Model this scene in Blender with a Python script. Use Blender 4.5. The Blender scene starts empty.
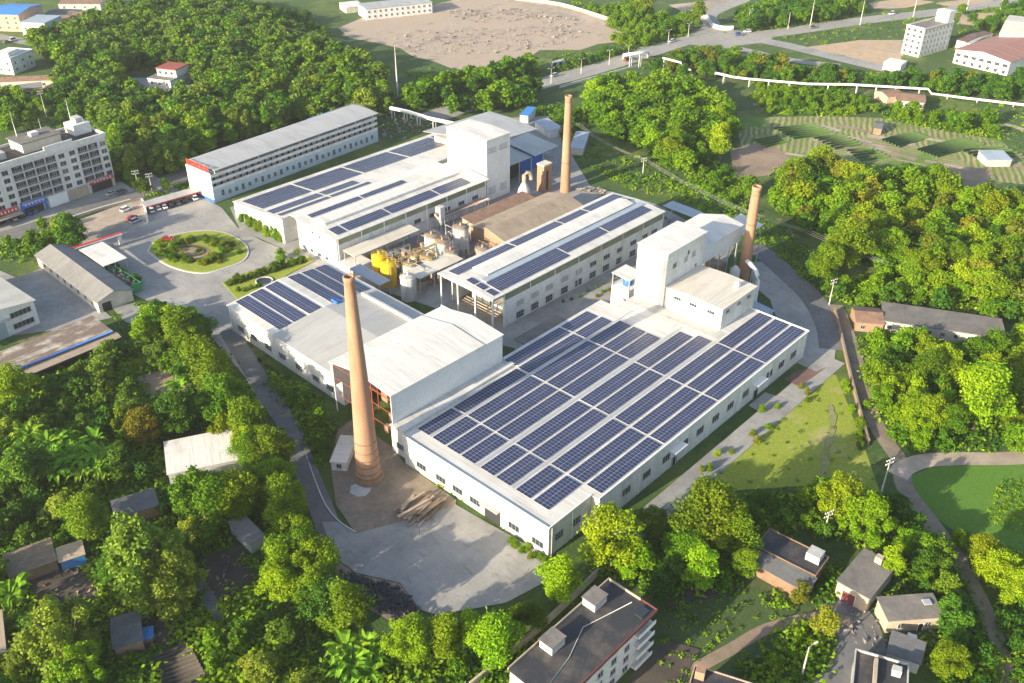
import bpy, math, random
import numpy as np
from mathutils import Vector, Matrix

random.seed(7)
rng = np.random.default_rng(11)
sc = bpy.context.scene
COL = sc.collection

# ------------------------------------------------------------------ camera
FPX, PIT, ROLL, YAW, CAMH = 935.5, math.radians(32.62), math.radians(.293), math.radians(46.48), 150.0
_F = np.array([0, math.cos(PIT), -math.sin(PIT)]); _R = np.array([1., 0, 0]); _U = np.cross(_R, _F)
_R, _U = math.cos(ROLL) * _R + math.sin(ROLL) * _U, -math.sin(ROLL) * _R + math.cos(ROLL) * _U
_c, _s = math.cos(-YAW), math.sin(-YAW)
_rot = np.array([[_c, -_s, 0], [_s, _c, 0], [0, 0, 1]])
_F, _R, _U = _rot @ _F, _rot @ _R, _rot @ _U
cam_data = bpy.data.cameras.new('camera'); cam = bpy.data.objects.new('camera', cam_data); COL.objects.link(cam)
cam_data.sensor_width = 36; cam_data.lens = FPX / 1024 * 36; cam_data.clip_start = 1; cam_data.clip_end = 12000
m = Matrix.Identity(4)
for i in range(3):
    m[i][0], m[i][1], m[i][2] = _R[i], _U[i], -_F[i]
m[2][3] = CAMH
cam.matrix_world = m
sc.camera = cam

# ------------------------------------------------------------------ light
SUN_DIR = Vector((0.951, -0.0985, -0.2903)).normalized()      # the way the light travels
w = bpy.data.worlds.new('World'); sc.world = w; w.use_nodes = True
nt = w.node_tree; nt.nodes.clear()
sky = nt.nodes.new('ShaderNodeTexSky'); sky.sky_type = 'NISHITA'; sky.sun_disc = False
sky.sun_elevation = math.asin(-SUN_DIR.z); sky.sun_rotation = math.atan2(-SUN_DIR.x, -SUN_DIR.y)
sky.air_density = 1.0; sky.dust_density = 1.5
bg = nt.nodes.new('ShaderNodeBackground'); bg.inputs[1].default_value = 0.13
wo = nt.nodes.new('ShaderNodeOutputWorld')
nt.links.new(sky.outputs[0], bg.inputs[0]); nt.links.new(bg.outputs[0], wo.inputs[0])
sd = bpy.data.lights.new('sun', 'SUN'); sd.energy = 5.0; sd.angle = math.radians(.5); sd.color = (1.0, .87, .65)
so = bpy.data.objects.new('sun', sd); COL.objects.link(so); so.rotation_euler = SUN_DIR.to_track_quat('-Z', 'Y').to_euler()
so.location = (-300, 100, 300)
sc.view_settings.view_transform = 'Standard'; sc.view_settings.look = 'None'
sc.view_settings.exposure = 1.22; sc.view_settings.gamma = 1.0
sc.cycles.max_bounces = 5; sc.cycles.diffuse_bounces = 3; sc.cycles.glossy_bounces = 2
sc.cycles.transmission_bounces = 3; sc.cycles.transparent_max_bounces = 4; sc.cycles.volume_bounces = 0
sc.cycles.use_denoising = True

# ------------------------------------------------------------------ helpers
def G(px, py, z=0.0):
    """a point of the surveyed site: where the sight line of the survey photo meets height z"""
    d = _F * FPX + _R * (px - 512) - _U * (py - 341.5)
    t = (z - CAMH) / d[2]
    return Vector((d[0] * t, d[1] * t, z))

def tag(o, label=None, cat=None, group=None, kind=None):
    if label: o['label'] = label
    if cat: o['category'] = cat
    if group: o['group'] = group
    if kind: o['kind'] = kind
    return o

LM = []           # landmarks for describing trees: (x, y, phrase)
EXCL = []         # polygons that stay free of trees
def thing(name, label, cat, loc=(0, 0, 0), rot=0, group=None, lm=None):
    o = bpy.data.objects.new(name, None); COL.objects.link(o)
    o.location = loc; o.rotation_euler = (0, 0, rot); o.empty_display_size = .5
    tag(o, label, cat, group)
    if lm: LM.append((loc[0], loc[1], lm))
    return o

class MB:
    def __init__(s): s.v = []; s.f = []; s.m = []; s.sm = []
    def add(s, vs, fs, m=0, sm=False):
        b = len(s.v); s.v += [tuple(p) for p in vs]
        for f in fs: s.f.append(tuple(b + i for i in f)); s.m.append(m); s.sm.append(sm)
        return s
    def box(s, a, b, m=0):
        x0, y0, z0 = a; x1, y1, z1 = b
        x0, x1 = min(x0, x1), max(x0, x1); y0, y1 = min(y0, y1), max(y0, y1); z0, z1 = min(z0, z1), max(z0, z1)
        return s.add([(x0, y0, z0), (x1, y0, z0), (x1, y1, z0), (x0, y1, z0), (x0, y0, z1), (x1, y0, z1), (x1, y1, z1), (x0, y1, z1)],
              [(3, 2, 1, 0), (4, 5, 6, 7), (0, 1, 5, 4), (1, 2, 6, 5), (2, 3, 7, 6), (3, 0, 4, 7)], m)
    def quad(s, a, b, c, d, m=0): return s.add([a, b, c, d], [(0, 1, 2, 3)], m)
    def prism(s, pts, z0, z1, m=0):
        n = len(pts)
        ar = sum(pts[i][0] * pts[(i + 1) % n][1] - pts[(i + 1) % n][0] * pts[i][1] for i in range(n))
        if ar < 0: pts = pts[::-1]
        vs = [(p[0], p[1], z0) for p in pts] + [(p[0], p[1], z1) for p in pts]
        return s.add(vs, [tuple(range(n - 1, -1, -1)), tuple(range(n, 2 * n))] + [(i, (i + 1) % n, n + (i + 1) % n, n + i) for i in range(n)], m)
    def profile(s, pts, a0, a1, axis='x', m=0):
        """extrude a section; axis x: pts are (y,z) ; axis y: pts are (x,z)"""
        n = len(pts)
        if axis == 'x': vs = [(a0, p[0], p[1]) for p in pts] + [(a1, p[0], p[1]) for p in pts]
        else: vs = [(p[0], a0, p[1]) for p in pts] + [(p[0], a1, p[1]) for p in pts]
        return s.add(vs, [tuple(range(n - 1, -1, -1)), tuple(range(n, 2 * n))] + [(i, (i + 1) % n, n + (i + 1) % n, n + i) for i in range(n)], m)
    def slab(s, pts, th, m=0):
        """thick sheet from a 3d outline, thickness downwards"""
        n = len(pts)
        vs = [tuple(p) for p in pts] + [(p[0], p[1], p[2] - th) for p in pts]
        return s.add(vs, [tuple(range(n)), tuple(range(2 * n - 1, n - 1, -1))] + [(i, n + i, n + (i + 1) % n, (i + 1) % n) for i in range(n)], m)
    def lathe(s, c, prof, n=16, m=0, cap=True, sm=True):
        vs = []; fs = []
        for r, z in prof:
            for k in range(n):
                a = 2 * math.pi * k / n; vs.append((c[0] + r * math.cos(a), c[1] + r * math.sin(a), c[2] + z))
        for j in range(len(prof) - 1):
            for k in range(n):
                fs.append((j * n + k, j * n + (k + 1) % n, (j + 1) * n + (k + 1) % n, (j + 1) * n + k))
        s.add(vs, fs, m, sm)
        if cap:
            s.add(vs[-n:], [tuple(range(n))], m); s.add(vs[:n], [tuple(range(n - 1, -1, -1))], m)
        return s
    def tube(s, pts, r, n=6, m=0, sm=True):
        pts = [Vector(p) for p in pts]; rr = r if isinstance(r, (list, tuple)) else [r] * len(pts)
        vs = []; fs = []
        for i, p in enumerate(pts):
            d = (pts[min(i + 1, len(pts) - 1)] - pts[max(i - 1, 0)]).normalized()
            u = d.cross(Vector((0, 0, 1)) if abs(d.z) < .9 else Vector((1, 0, 0))).normalized(); v = d.cross(u)
            for k in range(n):
                a = 2 * math.pi * k / n; vs.append(p + (u * math.cos(a) + v * math.sin(a)) * rr[i])
        for j in range(len(pts) - 1):
            for k in range(n):
                fs.append((j * n + k, j * n + (k + 1) % n, (j + 1) * n + (k + 1) % n, (j + 1) * n + k))
        L = (len(pts) - 1) * n
        fs += [tuple(range(n)), tuple(range(L + n - 1, L - 1, -1))]
        return s.add(vs, fs, m, sm)
    def mesh(s, name, mats):
        me = bpy.data.meshes.new(name); me.from_pydata(s.v, [], s.f); 
        for mt in (mats if isinstance(mats, (list, tuple)) else [mats]): me.materials.append(mt)
        me.polygons.foreach_set('material_index', s.m); me.polygons.foreach_set('use_smooth', s.sm)
        me.update()
        return me
    def build(s, name, mats, parent=None, loc=None, rot=None):
        o = bpy.data.objects.new(name, s.mesh(name, mats)); COL.objects.link(o)
        if parent: o.parent = parent
        if loc is not None: o.location = loc
        if rot is not None: o.rotation_euler = (0, 0, rot)
        return o

def inpoly(x, y, P):
    r = False; n = len(P); j = n - 1
    for i in range(n):
        if (P[i][1] > y) != (P[j][1] > y) and x < (P[j][0] - P[i][0]) * (y - P[i][1]) / (P[j][1] - P[i][1]) + P[i][0]: r = not r
        j = i
    return r

ORD = ['nearest', 'second nearest', 'third nearest', 'fourth nearest', 'fifth nearest', 'sixth nearest', 'seventh nearest', 'eighth nearest', 'ninth nearest', 'tenth nearest',
       'eleventh nearest', 'twelfth nearest', 'thirteenth nearest', 'fourteenth nearest', 'fifteenth nearest', 'sixteenth nearest', 'seventeenth nearest', 'eighteenth nearest',
       'nineteenth nearest', 'twentieth nearest']
ORD1 = ['first', 'second', 'third', 'fourth', 'fifth', 'sixth', 'seventh', 'eighth', 'ninth', 'tenth', 'eleventh', 'twelfth']

# ------------------------------------------------------------------ materials
def newmat(name):
    mt = bpy.data.materials.new(name); mt.use_nodes = True
    n = mt.node_tree; b = n.nodes['Principled BSDF']
    return mt, n, b
def N(n, t, **k):
    x = n.nodes.new(t)
    for a, v in k.items(): setattr(x, a, v)
    return x
def mixc(n, fac, a, b, mode='MIX'):
    x = N(n, 'ShaderNodeMix', data_type='RGBA', blend_type=mode)
    for i, v in ((0, fac), (6, a), (7, b)):
        if hasattr(v, 'is_output'): n.links.new(v, x.inputs[i])
        elif i == 0: x.inputs[0].default_value = v
        else: x.inputs[i].default_value = (*v, 1)
    return x.outputs[2]
def noise(n, scale, detail=4, rough=.6, coord='Object', stretch=None, dist=0):
    tc = N(n, 'ShaderNodeTexCoord') if coord == 'Object' else N(n, 'ShaderNodeNewGeometry')
    out = tc.outputs['Object'] if coord == 'Object' else tc.outputs['Position']
    if stretch:
        mp = N(n, 'ShaderNodeMapping'); mp.inputs['Scale'].default_value = stretch
        n.links.new(out, mp.inputs[0]); out = mp.outputs[0]
    t = N(n, 'ShaderNodeTexNoise'); t.inputs['Scale'].default_value = scale; t.inputs['Detail'].default_value = detail
    t.inputs['Roughness'].default_value = rough; t.inputs['Distortion'].default_value = dist
    n.links.new(out, t.inputs['Vector'])
    return t.outputs[0]
def ramp(n, x, lo, hi):
    r = N(n, 'ShaderNodeMapRange'); r.inputs[1].default_value = lo; r.inputs[2].default_value = hi
    n.links.new(x, r.inputs[0]); return r.outputs[0]
def bump(n, b, h, st, dist=.1):
    x = N(n, 'ShaderNodeBump'); x.inputs['Strength'].default_value = st; x.inputs['Distance'].default_value = dist
    n.links.new(h, x.inputs['Height']); n.links.new(x.outputs[0], b.inputs['Normal'])

def weathered(name, c, c2, scale=.5, lo=.4, hi=.7, rough=.7, stretch=None, fine=None, coord='Position', bs=0, metal=0):
    mt, n, b = newmat(name)
    f = ramp(n, noise(n, scale, 5, .65, coord, stretch), lo, hi)
    o = mixc(n, f, c, c2)
    if fine:
        f2 = ramp(n, noise(n, fine, 3, .7, coord), .35, .7)
        dk = tuple(x * .72 for x in c)
        o2 = mixc(n, f2, (1, 1, 1), (.78, .78, .78)); o = mixc(n, 1.0, o, o2, 'MULTIPLY')
    n.links.new(o, b.inputs['Base Color'])
    b.inputs['Roughness'].default_value = rough; b.inputs['Metallic'].default_value = metal
    if bs: bump(n, b, noise(n, fine or scale * 6, 4, .7, coord), bs)
    return mt

def seamed(name, c, c2, axis=0, pitch=1.0, rough=.45, lo=.45, hi=.75, depth=.12, spread=.35):
    """sheet metal roof: standing seams along one axis, dirt streaks"""
    mt, n, b = newmat(name)
    g = N(n, 'ShaderNodeTexCoord'); sp = N(n, 'ShaderNodeSeparateXYZ'); n.links.new(g.outputs['Object'], sp.inputs[0])
    st = (.12, .5, 1) if axis == 1 else (.5, .12, 1)
    f = ramp(n, noise(n, spread, 5, .65, 'Object', st), lo, hi)
    o = mixc(n, f, c, c2)
    sk = ramp(n, noise(n, 1.0, 5, .75, 'Object', (.06, 1.6, 1) if axis == 1 else (1.6, .06, 1)), .5, .8)
    o = mixc(n, sk, o, tuple(x * .72 for x in c2))
    pt = ramp(n, noise(n, .11, 6, .7, 'Object'), .57, .72); pm = N(n, 'ShaderNodeMath', operation='MULTIPLY'); n.links.new(pt, pm.inputs[0]); pm.inputs[1].default_value = .55
    o = mixc(n, pm.outputs[0], o, (c2[0] * .82, c2[1] * .76, c2[2] * .68))
    mm = N(n, 'ShaderNodeMath', operation='MULTIPLY'); n.links.new(sp.outputs[axis], mm.inputs[0]); mm.inputs[1].default_value = 1 / pitch
    fr = N(n, 'ShaderNodeMath', operation='FRACT'); n.links.new(mm.outputs[0], fr.inputs[0])
    lt = N(n, 'ShaderNodeMath', operation='LESS_THAN'); n.links.new(fr.outputs[0], lt.inputs[0]); lt.inputs[1].default_value = .14
    ml = N(n, 'ShaderNodeMath', operation='MULTIPLY'); n.links.new(lt.outputs[0], ml.inputs[0]); ml.inputs[1].default_value = depth
    o = mixc(n, ml.outputs[0], o, tuple(x * .55 for x in c))
    n.links.new(o, b.inputs['Base Color']); b.inputs['Roughness'].default_value = rough
    bump(n, b, lt.outputs[0], .4, .05)
    return mt

def plain(name, c, rough=.6, metal=0, var=.12):
    mt, n, b = newmat(name)
    f = noise(n, .8, 4, .7, 'Position')
    o = mixc(n, f, tuple(x * (1 - var) for x in c), tuple(min(1, x * (1 + var)) for x in c))
    n.links.new(o, b.inputs['Base Color']); b.inputs['Roughness'].default_value = rough; b.inputs['Metallic'].default_value = metal
    return mt

def foliage(name, dark, mid, light, trans=.25):
    mt, n, b = newmat(name)
    g = N(n, 'ShaderNodeNewGeometry'); oi = N(n, 'ShaderNodeObjectInfo')
    o = mixc(n, g.outputs['Random Per Island'], dark, mid)
    pos = noise(n, .055, 3, .6, 'Position'); f = ramp(n, pos, .36, .68)
    o = mixc(n, f, o, light)
    hs = N(n, 'ShaderNodeHueSaturation'); n.links.new(o, hs.inputs['Color'])
    r1 = ramp(n, oi.outputs['Random'], 0, 1)
    mr = N(n, 'ShaderNodeMapRange'); mr.inputs[3].default_value = .488; mr.inputs[4].default_value = .528; n.links.new(oi.outputs['Random'], mr.inputs[0])
    mv = N(n, 'ShaderNodeMapRange'); mv.inputs[3].default_value = .72; mv.inputs[4].default_value = 1.3
    ml = N(n, 'ShaderNodeMath', operation='MULTIPLY'); ml.inputs[1].default_value = 7.31; n.links.new(oi.outputs['Random'], ml.inputs[0])
    fr = N(n, 'ShaderNodeMath', operation='FRACT'); n.links.new(ml.outputs[0], fr.inputs[0]); n.links.new(fr.outputs[0], mv.inputs[0])
    n.links.new(mr.outputs[0], hs.inputs['Hue']); n.links.new(mv.outputs[0], hs.inputs['Value'])
    n.links.new(hs.outputs[0], b.inputs['Base Color']); b.inputs['Roughness'].default_value = .55
    b.inputs['Specular IOR Level'].default_value = .12
    tr = N(n, 'ShaderNodeBsdfTranslucent'); n.links.new(hs.outputs[0], tr.inputs[0])
    mx = N(n, 'ShaderNodeMixShader'); mx.inputs[0].default_value = trans
    out = n.nodes['Material Output']
    n.links.new(b.outputs[0], mx.inputs[1]); n.links.new(tr.outputs[0], mx.inputs[2]); n.links.new(mx.outputs[0], out.inputs[0])
    return mt

M = {}
M['wall'] = weathered('white_render', (.74, .73, .70), (.52, .50, .45), .25, .45, .8, .75, (1, 1, .25), 1.2)
M['wall_grey'] = weathered('grey_render', (.50, .50, .48), (.36, .36, .35), .3, .4, .75, .8, (1, 1, .3), 1.5)
M['wall_lilac'] = weathered('lilac_grey_render', (.68, .67, .68), (.57, .56, .57), .3, .4, .75, .8, (1, 1, .3), 1.5)
M['wall_cream'] = weathered('cream_render', (.68, .62, .52), (.50, .44, .36), .3, .4, .75, .8, (1, 1, .3), 1.5)
M['wall_pink'] = weathered('salmon_render', (.55, .36, .28), (.45, .30, .24), .3, .4, .75, .8, None, 1.5)
M['wall_blue'] = weathered('pale_blue_render', (.50, .60, .68), (.42, .52, .60), .3, .4, .75, .8, None, 1.5)
M['sheet'] = seamed('white_sheet_wall', (.76, .76, .75), (.66, .67, .67), 0, 1.1, .5)
M['roof'] = seamed('white_sheet_roof', (.64, .62, .58), (.44, .42, .385), 0, 1.2, .5)
M['roof_y'] = seamed('white_sheet_roof_cross', (.64, .62, .58), (.44, .42, .385), 1, 1.2, .5)
M['roof_bright'] = seamed('clean_white_roof', (.69, .67, .63), (.54, .52, .485), 0, 1.5, .5, depth=.06)
M['roof_grey'] = seamed('grey_sheet_roof', (.42, .42, .42), (.30, .30, .30), 0, 1.0, .55)
M['roof_cream'] = seamed('cream_sheet_roof', (.66, .61, .52), (.50, .46, .38), 1, 1.3, .5)
M['roof_brown'] = seamed('brown_fibre_cement_roof', (.36, .29, .21), (.25, .20, .15), 0, 1.0, .8)
M['roof_red'] = seamed('rust_red_ribbed_roof', (.36, .17, .12), (.28, .14, .11), 1, 6.0, .6, depth=.8)
M['roof_tile'] = weathered('old_clay_tile', (.30, .18, .12), (.17, .11, .085), .4, .35, .7, .85, None, 2.0, bs=.5)
M['roof_dark'] = weathered('dark_bitumen', (.034, .036, .043), (.14, .115, .10), .16, .46, .74, .8, None, .9, bs=.3)
M['roof_slab'] = weathered('stained_concrete_slab', (.22, .20, .18), (.13, .12, .115), .22, .35, .7, .9, None, 1.0, bs=.3)
M['roof_rust'] = weathered('rusty_pale_sheet', (.20, .15, .115), (.52, .47, .40), .16, .48, .66, .8, (1, 2.2, 1), .9, bs=.3)
M['roof_bluegrey'] = seamed('blue_grey_sheet', (.34, .40, .47), (.28, .33, .39), 0, 1.0, .5)
M['fibre'] = weathered('grey_fibre_cement', (.27, .26, .245), (.19, .185, .18), .25, .35, .7, .85, (.4, 1.5, 1), 1.2)
M['fibre_dark'] = weathered('dark_fibre_cement', (.15, .155, .16), (.11, .11, .115), .25, .35, .7, .85, (.4, 1.5, 1), 1.2)
M['concrete'] = weathered('concrete_paving', (.36, .35, .33), (.24, .235, .23), .06, .38, .66, .85, None, .45, bs=.15)
def mk_slabs(name, c, c2, joint=5.0):
    mt, n, b = newmat(name); g = N(n, 'ShaderNodeNewGeometry')
    o = mixc(n, ramp(n, noise(n, .045, 6, .7, 'Position'), .40, .66), c, c2)
    o = mixc(n, ramp(n, noise(n, .5, 4, .75, 'Position', (1, .35, 1)), .55, .8), o, tuple(x * .72 for x in c2))
    br = N(n, 'ShaderNodeTexBrick'); n.links.new(g.outputs['Position'], br.inputs[0]); br.inputs['Scale'].default_value = 1 / joint; br.offset = 0
    br.inputs['Brick Width'].default_value = 1; br.inputs['Row Height'].default_value = 1; br.inputs['Mortar Size'].default_value = .012
    br.inputs['Color1'].default_value = (1, 1, 1, 1); br.inputs['Color2'].default_value = (.93, .93, .93, 1); br.inputs['Mortar'].default_value = (.82, .82, .81, 1)
    o = mixc(n, 1.0, o, br.outputs[0], 'MULTIPLY')
    n.links.new(o, b.inputs['Base Color']); b.inputs['Roughness'].default_value = .85
    bump(n, b, noise(n, .6, 5, .7, 'Position'), .15); return mt
M['yard'] = mk_slabs('worn_yard_concrete', (.37, .355, .33), (.225, .22, .215))
M['asphalt'] = weathered('grey_asphalt', (.14, .14, .145), (.20, .195, .19), .08, .4, .7, .85, None, .5, bs=.15)
M['highway'] = weathered('pale_road', (.36, .34, .31), (.28, .27, .25), .03, .4, .7, .85, None, .3)
M['dirt'] = weathered('bare_earth', (.34, .25, .175), (.22, .165, .12), .07, .4, .65, .95, None, .6, bs=.4)
M['dirt_pale'] = weathered('pale_cleared_earth', (.47, .38, .30), (.30, .25, .20), .025, .38, .66, .95, None, .2, bs=.4)
M['dirt_orange'] = weathered('orange_earth', (.52, .36, .22), (.42, .33, .25), .03, .38, .66, .95, None, .2, bs=.3)
M['dirt_dark'] = weathered('dark_damp_earth', (.10, .080, .062), (.055, .047, .040), .12, .38, .66, .95, None, .8, bs=.5)
M['track'] = weathered('track_earth', (.30, .24, .175), (.19, .155, .12), .12, .35, .65, .95, None, .8, bs=.3)
M['red_earth'] = weathered('maroon_earth', (.20, .12, .10), (.14, .085, .075), .2, .35, .65, .95, None, .8, bs=.4)
M['kerb'] = plain('kerb_stone', (.52, .50, .46), .85)
M['steel'] = plain('galvanised_steel', (.45, .46, .47), .5, .3)
M['white_metal'] = plain('white_paint', (.78, .78, .76), .45)
M['red_steel'] = plain('red_oxide_steel', (.30, .065, .04), .6)
M['red_paint'] = plain('red_paint', (.55, .04, .03), .5)
M['blue_paint'] = plain('blue_paint', (.03, .14, .50), .5)
M['blue_tarp'] = plain('blue_tarpaulin', (.05, .22, .55), .5)
M['green_paint'] = plain('green_paint', (.03, .27, .09), .5)
M['yellow'] = weathered('yellow_tank_paint', (.78, .50, .01), (.70, .42, .01), .6, .4, .7, .45)
M['tank'] = weathered('pale_tank_paint', (.60, .60, .59), (.42, .35, .29), .35, .5, .7, .6, (1, 1, .4), 1.4)
M['rust'] = weathered('rusted_steel', (.26, .18, .125), (.38, .33, .28), .6, .35, .7, .85, None, 2.0, bs=.3)
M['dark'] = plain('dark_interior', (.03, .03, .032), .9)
M['black'] = plain('black_rubber', (.02, .02, .02), .8)
M['timber'] = weathered('weathered_timber', (.32, .23, .15), (.19, .14, .10), .8, .3, .7, .85, None, 2.5)
M['timber_pale'] = weathered('pale_timber', (.48, .38, .28), (.36, .28, .21), .8, .3, .7, .85, None, 2.5)
M['bark'] = plain('bark', (.13, .095, .065), .9, 0, .3)
M['pole'] = plain('pole_concrete', (.52, .50, .46), .85)
M['brickwall'] = weathered('old_brick_wall', (.40, .24, .15), (.30, .20, .14), .4, .35, .7, .9, None, 2.0, bs=.3)
M['stone_wall'] = weathered('pale_garden_wall', (.55, .46, .34), (.38, .31, .23), .4, .35, .7, .9, None, 2.0, bs=.3)
M['earth_wall'] = weathered('weathered_earth_brick', (.36, .26, .18), (.24, .18, .13), .4, .35, .7, .9, None, 2.0, bs=.3)
M['rubble'] = weathered('rubble', (.34, .30, .26), (.18, .16, .145), .6, .35, .7, .95, None, 2.0, bs=.6)
M['rubble_dark'] = weathered('dark_rubble', (.085, .085, .09), (.04, .04, .045), .6, .35, .7, .95, None, 2.0, bs=.6)
M['trodden'] = weathered('trodden_grass', (.31, .28, .14), (.20, .22, .05), .35, .4, .65, .95, None, 1.5)
M['maroon'] = plain('maroon_paint', (.17, .045, .045), .6)
M['crops'] = weathered('crop_leaves', (.07, .13, .03), (.05, .095, .025), .6, .3, .7, .9)
M['cable'] = plain('cable_grey', (.05, .05, .05), .7)
M['cable_light'] = plain('bare_aluminium_cable', (.42, .42, .40), .5)
M['skin'] = plain('skin', (.45, .28, .2), .6)
M['cloth_dark'] = plain('dark_cloth', (.05, .05, .07), .9)
M['cloth_blue'] = plain('blue_cloth', (.08, .13, .3), .9)

def mk_glass():
    mt, n, b = newmat('window_glass'); b.inputs['Base Color'].default_value = (.035, .045, .055, 1)
    b.inputs['Roughness'].default_value = .12; return mt
M['glass'] = mk_glass()
def mk_greenglass():
    mt, n, b = newmat('green_tinted_translucent_sheet')
    o = mixc(n, ramp(n, noise(n, .25, 3, .6, 'Position', (1, 1, .2)), .4, .7), (.17, .20, .13), (.26, .27, .17))
    n.links.new(o, b.inputs['Base Color']); b.inputs['Roughness'].default_value = .35; return mt
M['greenglass'] = mk_greenglass()
def mk_panel():
    mt, n, b = newmat('solar_cell_glass')
    g = N(n, 'ShaderNodeNewGeometry')
    o = mixc(n, g.outputs['Random Per Island'], (.020, .029, .082), (.030, .041, .100))
    d = ramp(n, noise(n, .12, 3, .6, 'Position'), .45, .75)
    o = mixc(n, d, o, (.044, .049, .108))
    n.links.new(o, b.inputs['Base Color']); b.inputs['Roughness'].default_value = .35; b.inputs['Specular IOR Level'].default_value = .3
    return mt
M['panel'] = mk_panel()
M['panel_frame'] = plain('aluminium_frame', (.62, .63, .64), .4, .2)

def mk_brick():
    mt, n, b = newmat('chimney_brick')
    tc = N(n, 'ShaderNodeTexCoord'); sp = N(n, 'ShaderNodeSeparateXYZ'); n.links.new(tc.outputs['Object'], sp.inputs[0])
    at = N(n, 'ShaderNodeMath', operation='ARCTAN2'); n.links.new(sp.outputs[1], at.inputs[0]); n.links.new(sp.outputs[0], at.inputs[1])
    ml = N(n, 'ShaderNodeMath', operation='MULTIPLY'); n.links.new(at.outputs[0], ml.inputs[0]); ml.inputs[1].default_value = 6.0
    cb = N(n, 'ShaderNodeCombineXYZ'); n.links.new(ml.outputs[0], cb.inputs[0]); n.links.new(sp.outputs[2], cb.inputs[1])
    br = N(n, 'ShaderNodeTexBrick'); n.links.new(cb.outputs[0], br.inputs[0])
    br.inputs['Scale'].default_value = 1.6; br.inputs['Color1'].default_value = (.38, .20, .115, 1); br.inputs['Color2'].default_value = (.30, .14, .08, 1)
    br.inputs['Mortar'].default_value = (.36, .24, .165, 1); br.inputs['Mortar Size'].default_value = .025
    f = ramp(n, noise(n, .18, 5, .7, 'Object', (1, 1, .3)), .4, .75)
    o = mixc(n, f, br.outputs[0], (.43, .27, .17))
    sp2 = ramp(n, noise(n, .9, 4, .7, 'Object', (1, 1, .12)), .5, .75); o = mixc(n, sp2, o, (.27, .15, .10))
    n.links.new(o, b.inputs['Base Color']); b.inputs['Roughness'].default_value = .9
    return mt
M['brick'] = mk_brick()
M['brick_dark'] = weathered('dark_brick_and_shade', (.22, .13, .085), (.30, .19, .12), .5, .35, .7, .9, None, 1.5)  # dark brick of bands and plinth; also carries shade painted into house walls

M['leaf_a'] = foliage('broadleaf_green', (.060, .135, .006), (.140, .240, .006), (.215, .300, .006))
M['leaf_b'] = foliage('yellow_green_leaves', (.130, .235, .005), (.215, .320, .005), (.265, .340, .005))
M['leaf_c'] = foliage('dark_green_leaves', (.036, .095, .010), (.080, .165, .012), (.130, .215, .012))
M['leaf_d'] = foliage('pale_bamboo_leaves', (.130, .200, .018), (.205, .280, .026), (.250, .300, .024))
M['leaf_e'] = foliage('autumn_olive_leaves', (.150, .170, .012), (.220, .225, .012), (.250, .240, .014))
M['banana'] = foliage('banana_leaf', (.13, .27, .015), (.22, .37, .02), (.25, .39, .02), .35)
M['scrub'] = foliage('scrub_leaves', (.046, .112, .007), (.115, .200, .008), (.190, .260, .009))  # darkened so its colour deepens the shade in gaps between trees

def mk_ground():
    mt, n, b = newmat('rough_green_ground')
    o = mixc(n, ramp(n, noise(n, .5, 5, .7, 'Position'), .35, .7), (.032, .075, .012), (.070, .130, .017))
    o = mixc(n, ramp(n, noise(n, .03, 5, .65, 'Position'), .52, .66), o, (.12, .165, .026))
    o = mixc(n, ramp(n, noise(n, .05, 6, .7, 'Position', (1, 1.3, 1)), .60, .68), o, (.24, .19, .12))
    n.links.new(o, b.inputs['Base Color']); b.inputs['Roughness'].default_value = .95
    bump(n, b, noise(n, 1.6, 4, .8, 'Position'), .9, .5)
    return mt
M['ground'] = mk_ground()
def mk_grass(name, a, bb, c, thr=.55):
    mt, n, b = newmat(name)
    o = mixc(n, ramp(n, noise(n, 1.1, 5, .75, 'Position'), .35, .68), a, bb)
    o = mixc(n, ramp(n, noise(n, .06, 5, .65, 'Position'), thr, thr + .12), o, c)
    n.links.new(o, b.inputs['Base Color']); b.inputs['Roughness'].default_value = .95
    bump(n, b, noise(n, 2.5, 4, .8, 'Position'), .8, .4)
    return mt
M['lawn'] = mk_grass('meadow_grass', (.20, .26, .02), (.31, .35, .04), (.36, .33, .13), .55)
M['lawn_bright'] = mk_grass('bright_lawn', (.07, .175, .014), (.11, .225, .016), (.18, .28, .02))
M['lawn_dark'] = mk_grass('dark_grass', (.045, .085, .022), (.075, .115, .030), (.14, .125, .07), .6)
M['lot'] = mk_grass('cleared_ground_with_weeds', (.48, .38, .29), (.31, .25, .20), (.17, .20, .06), .60)
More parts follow.
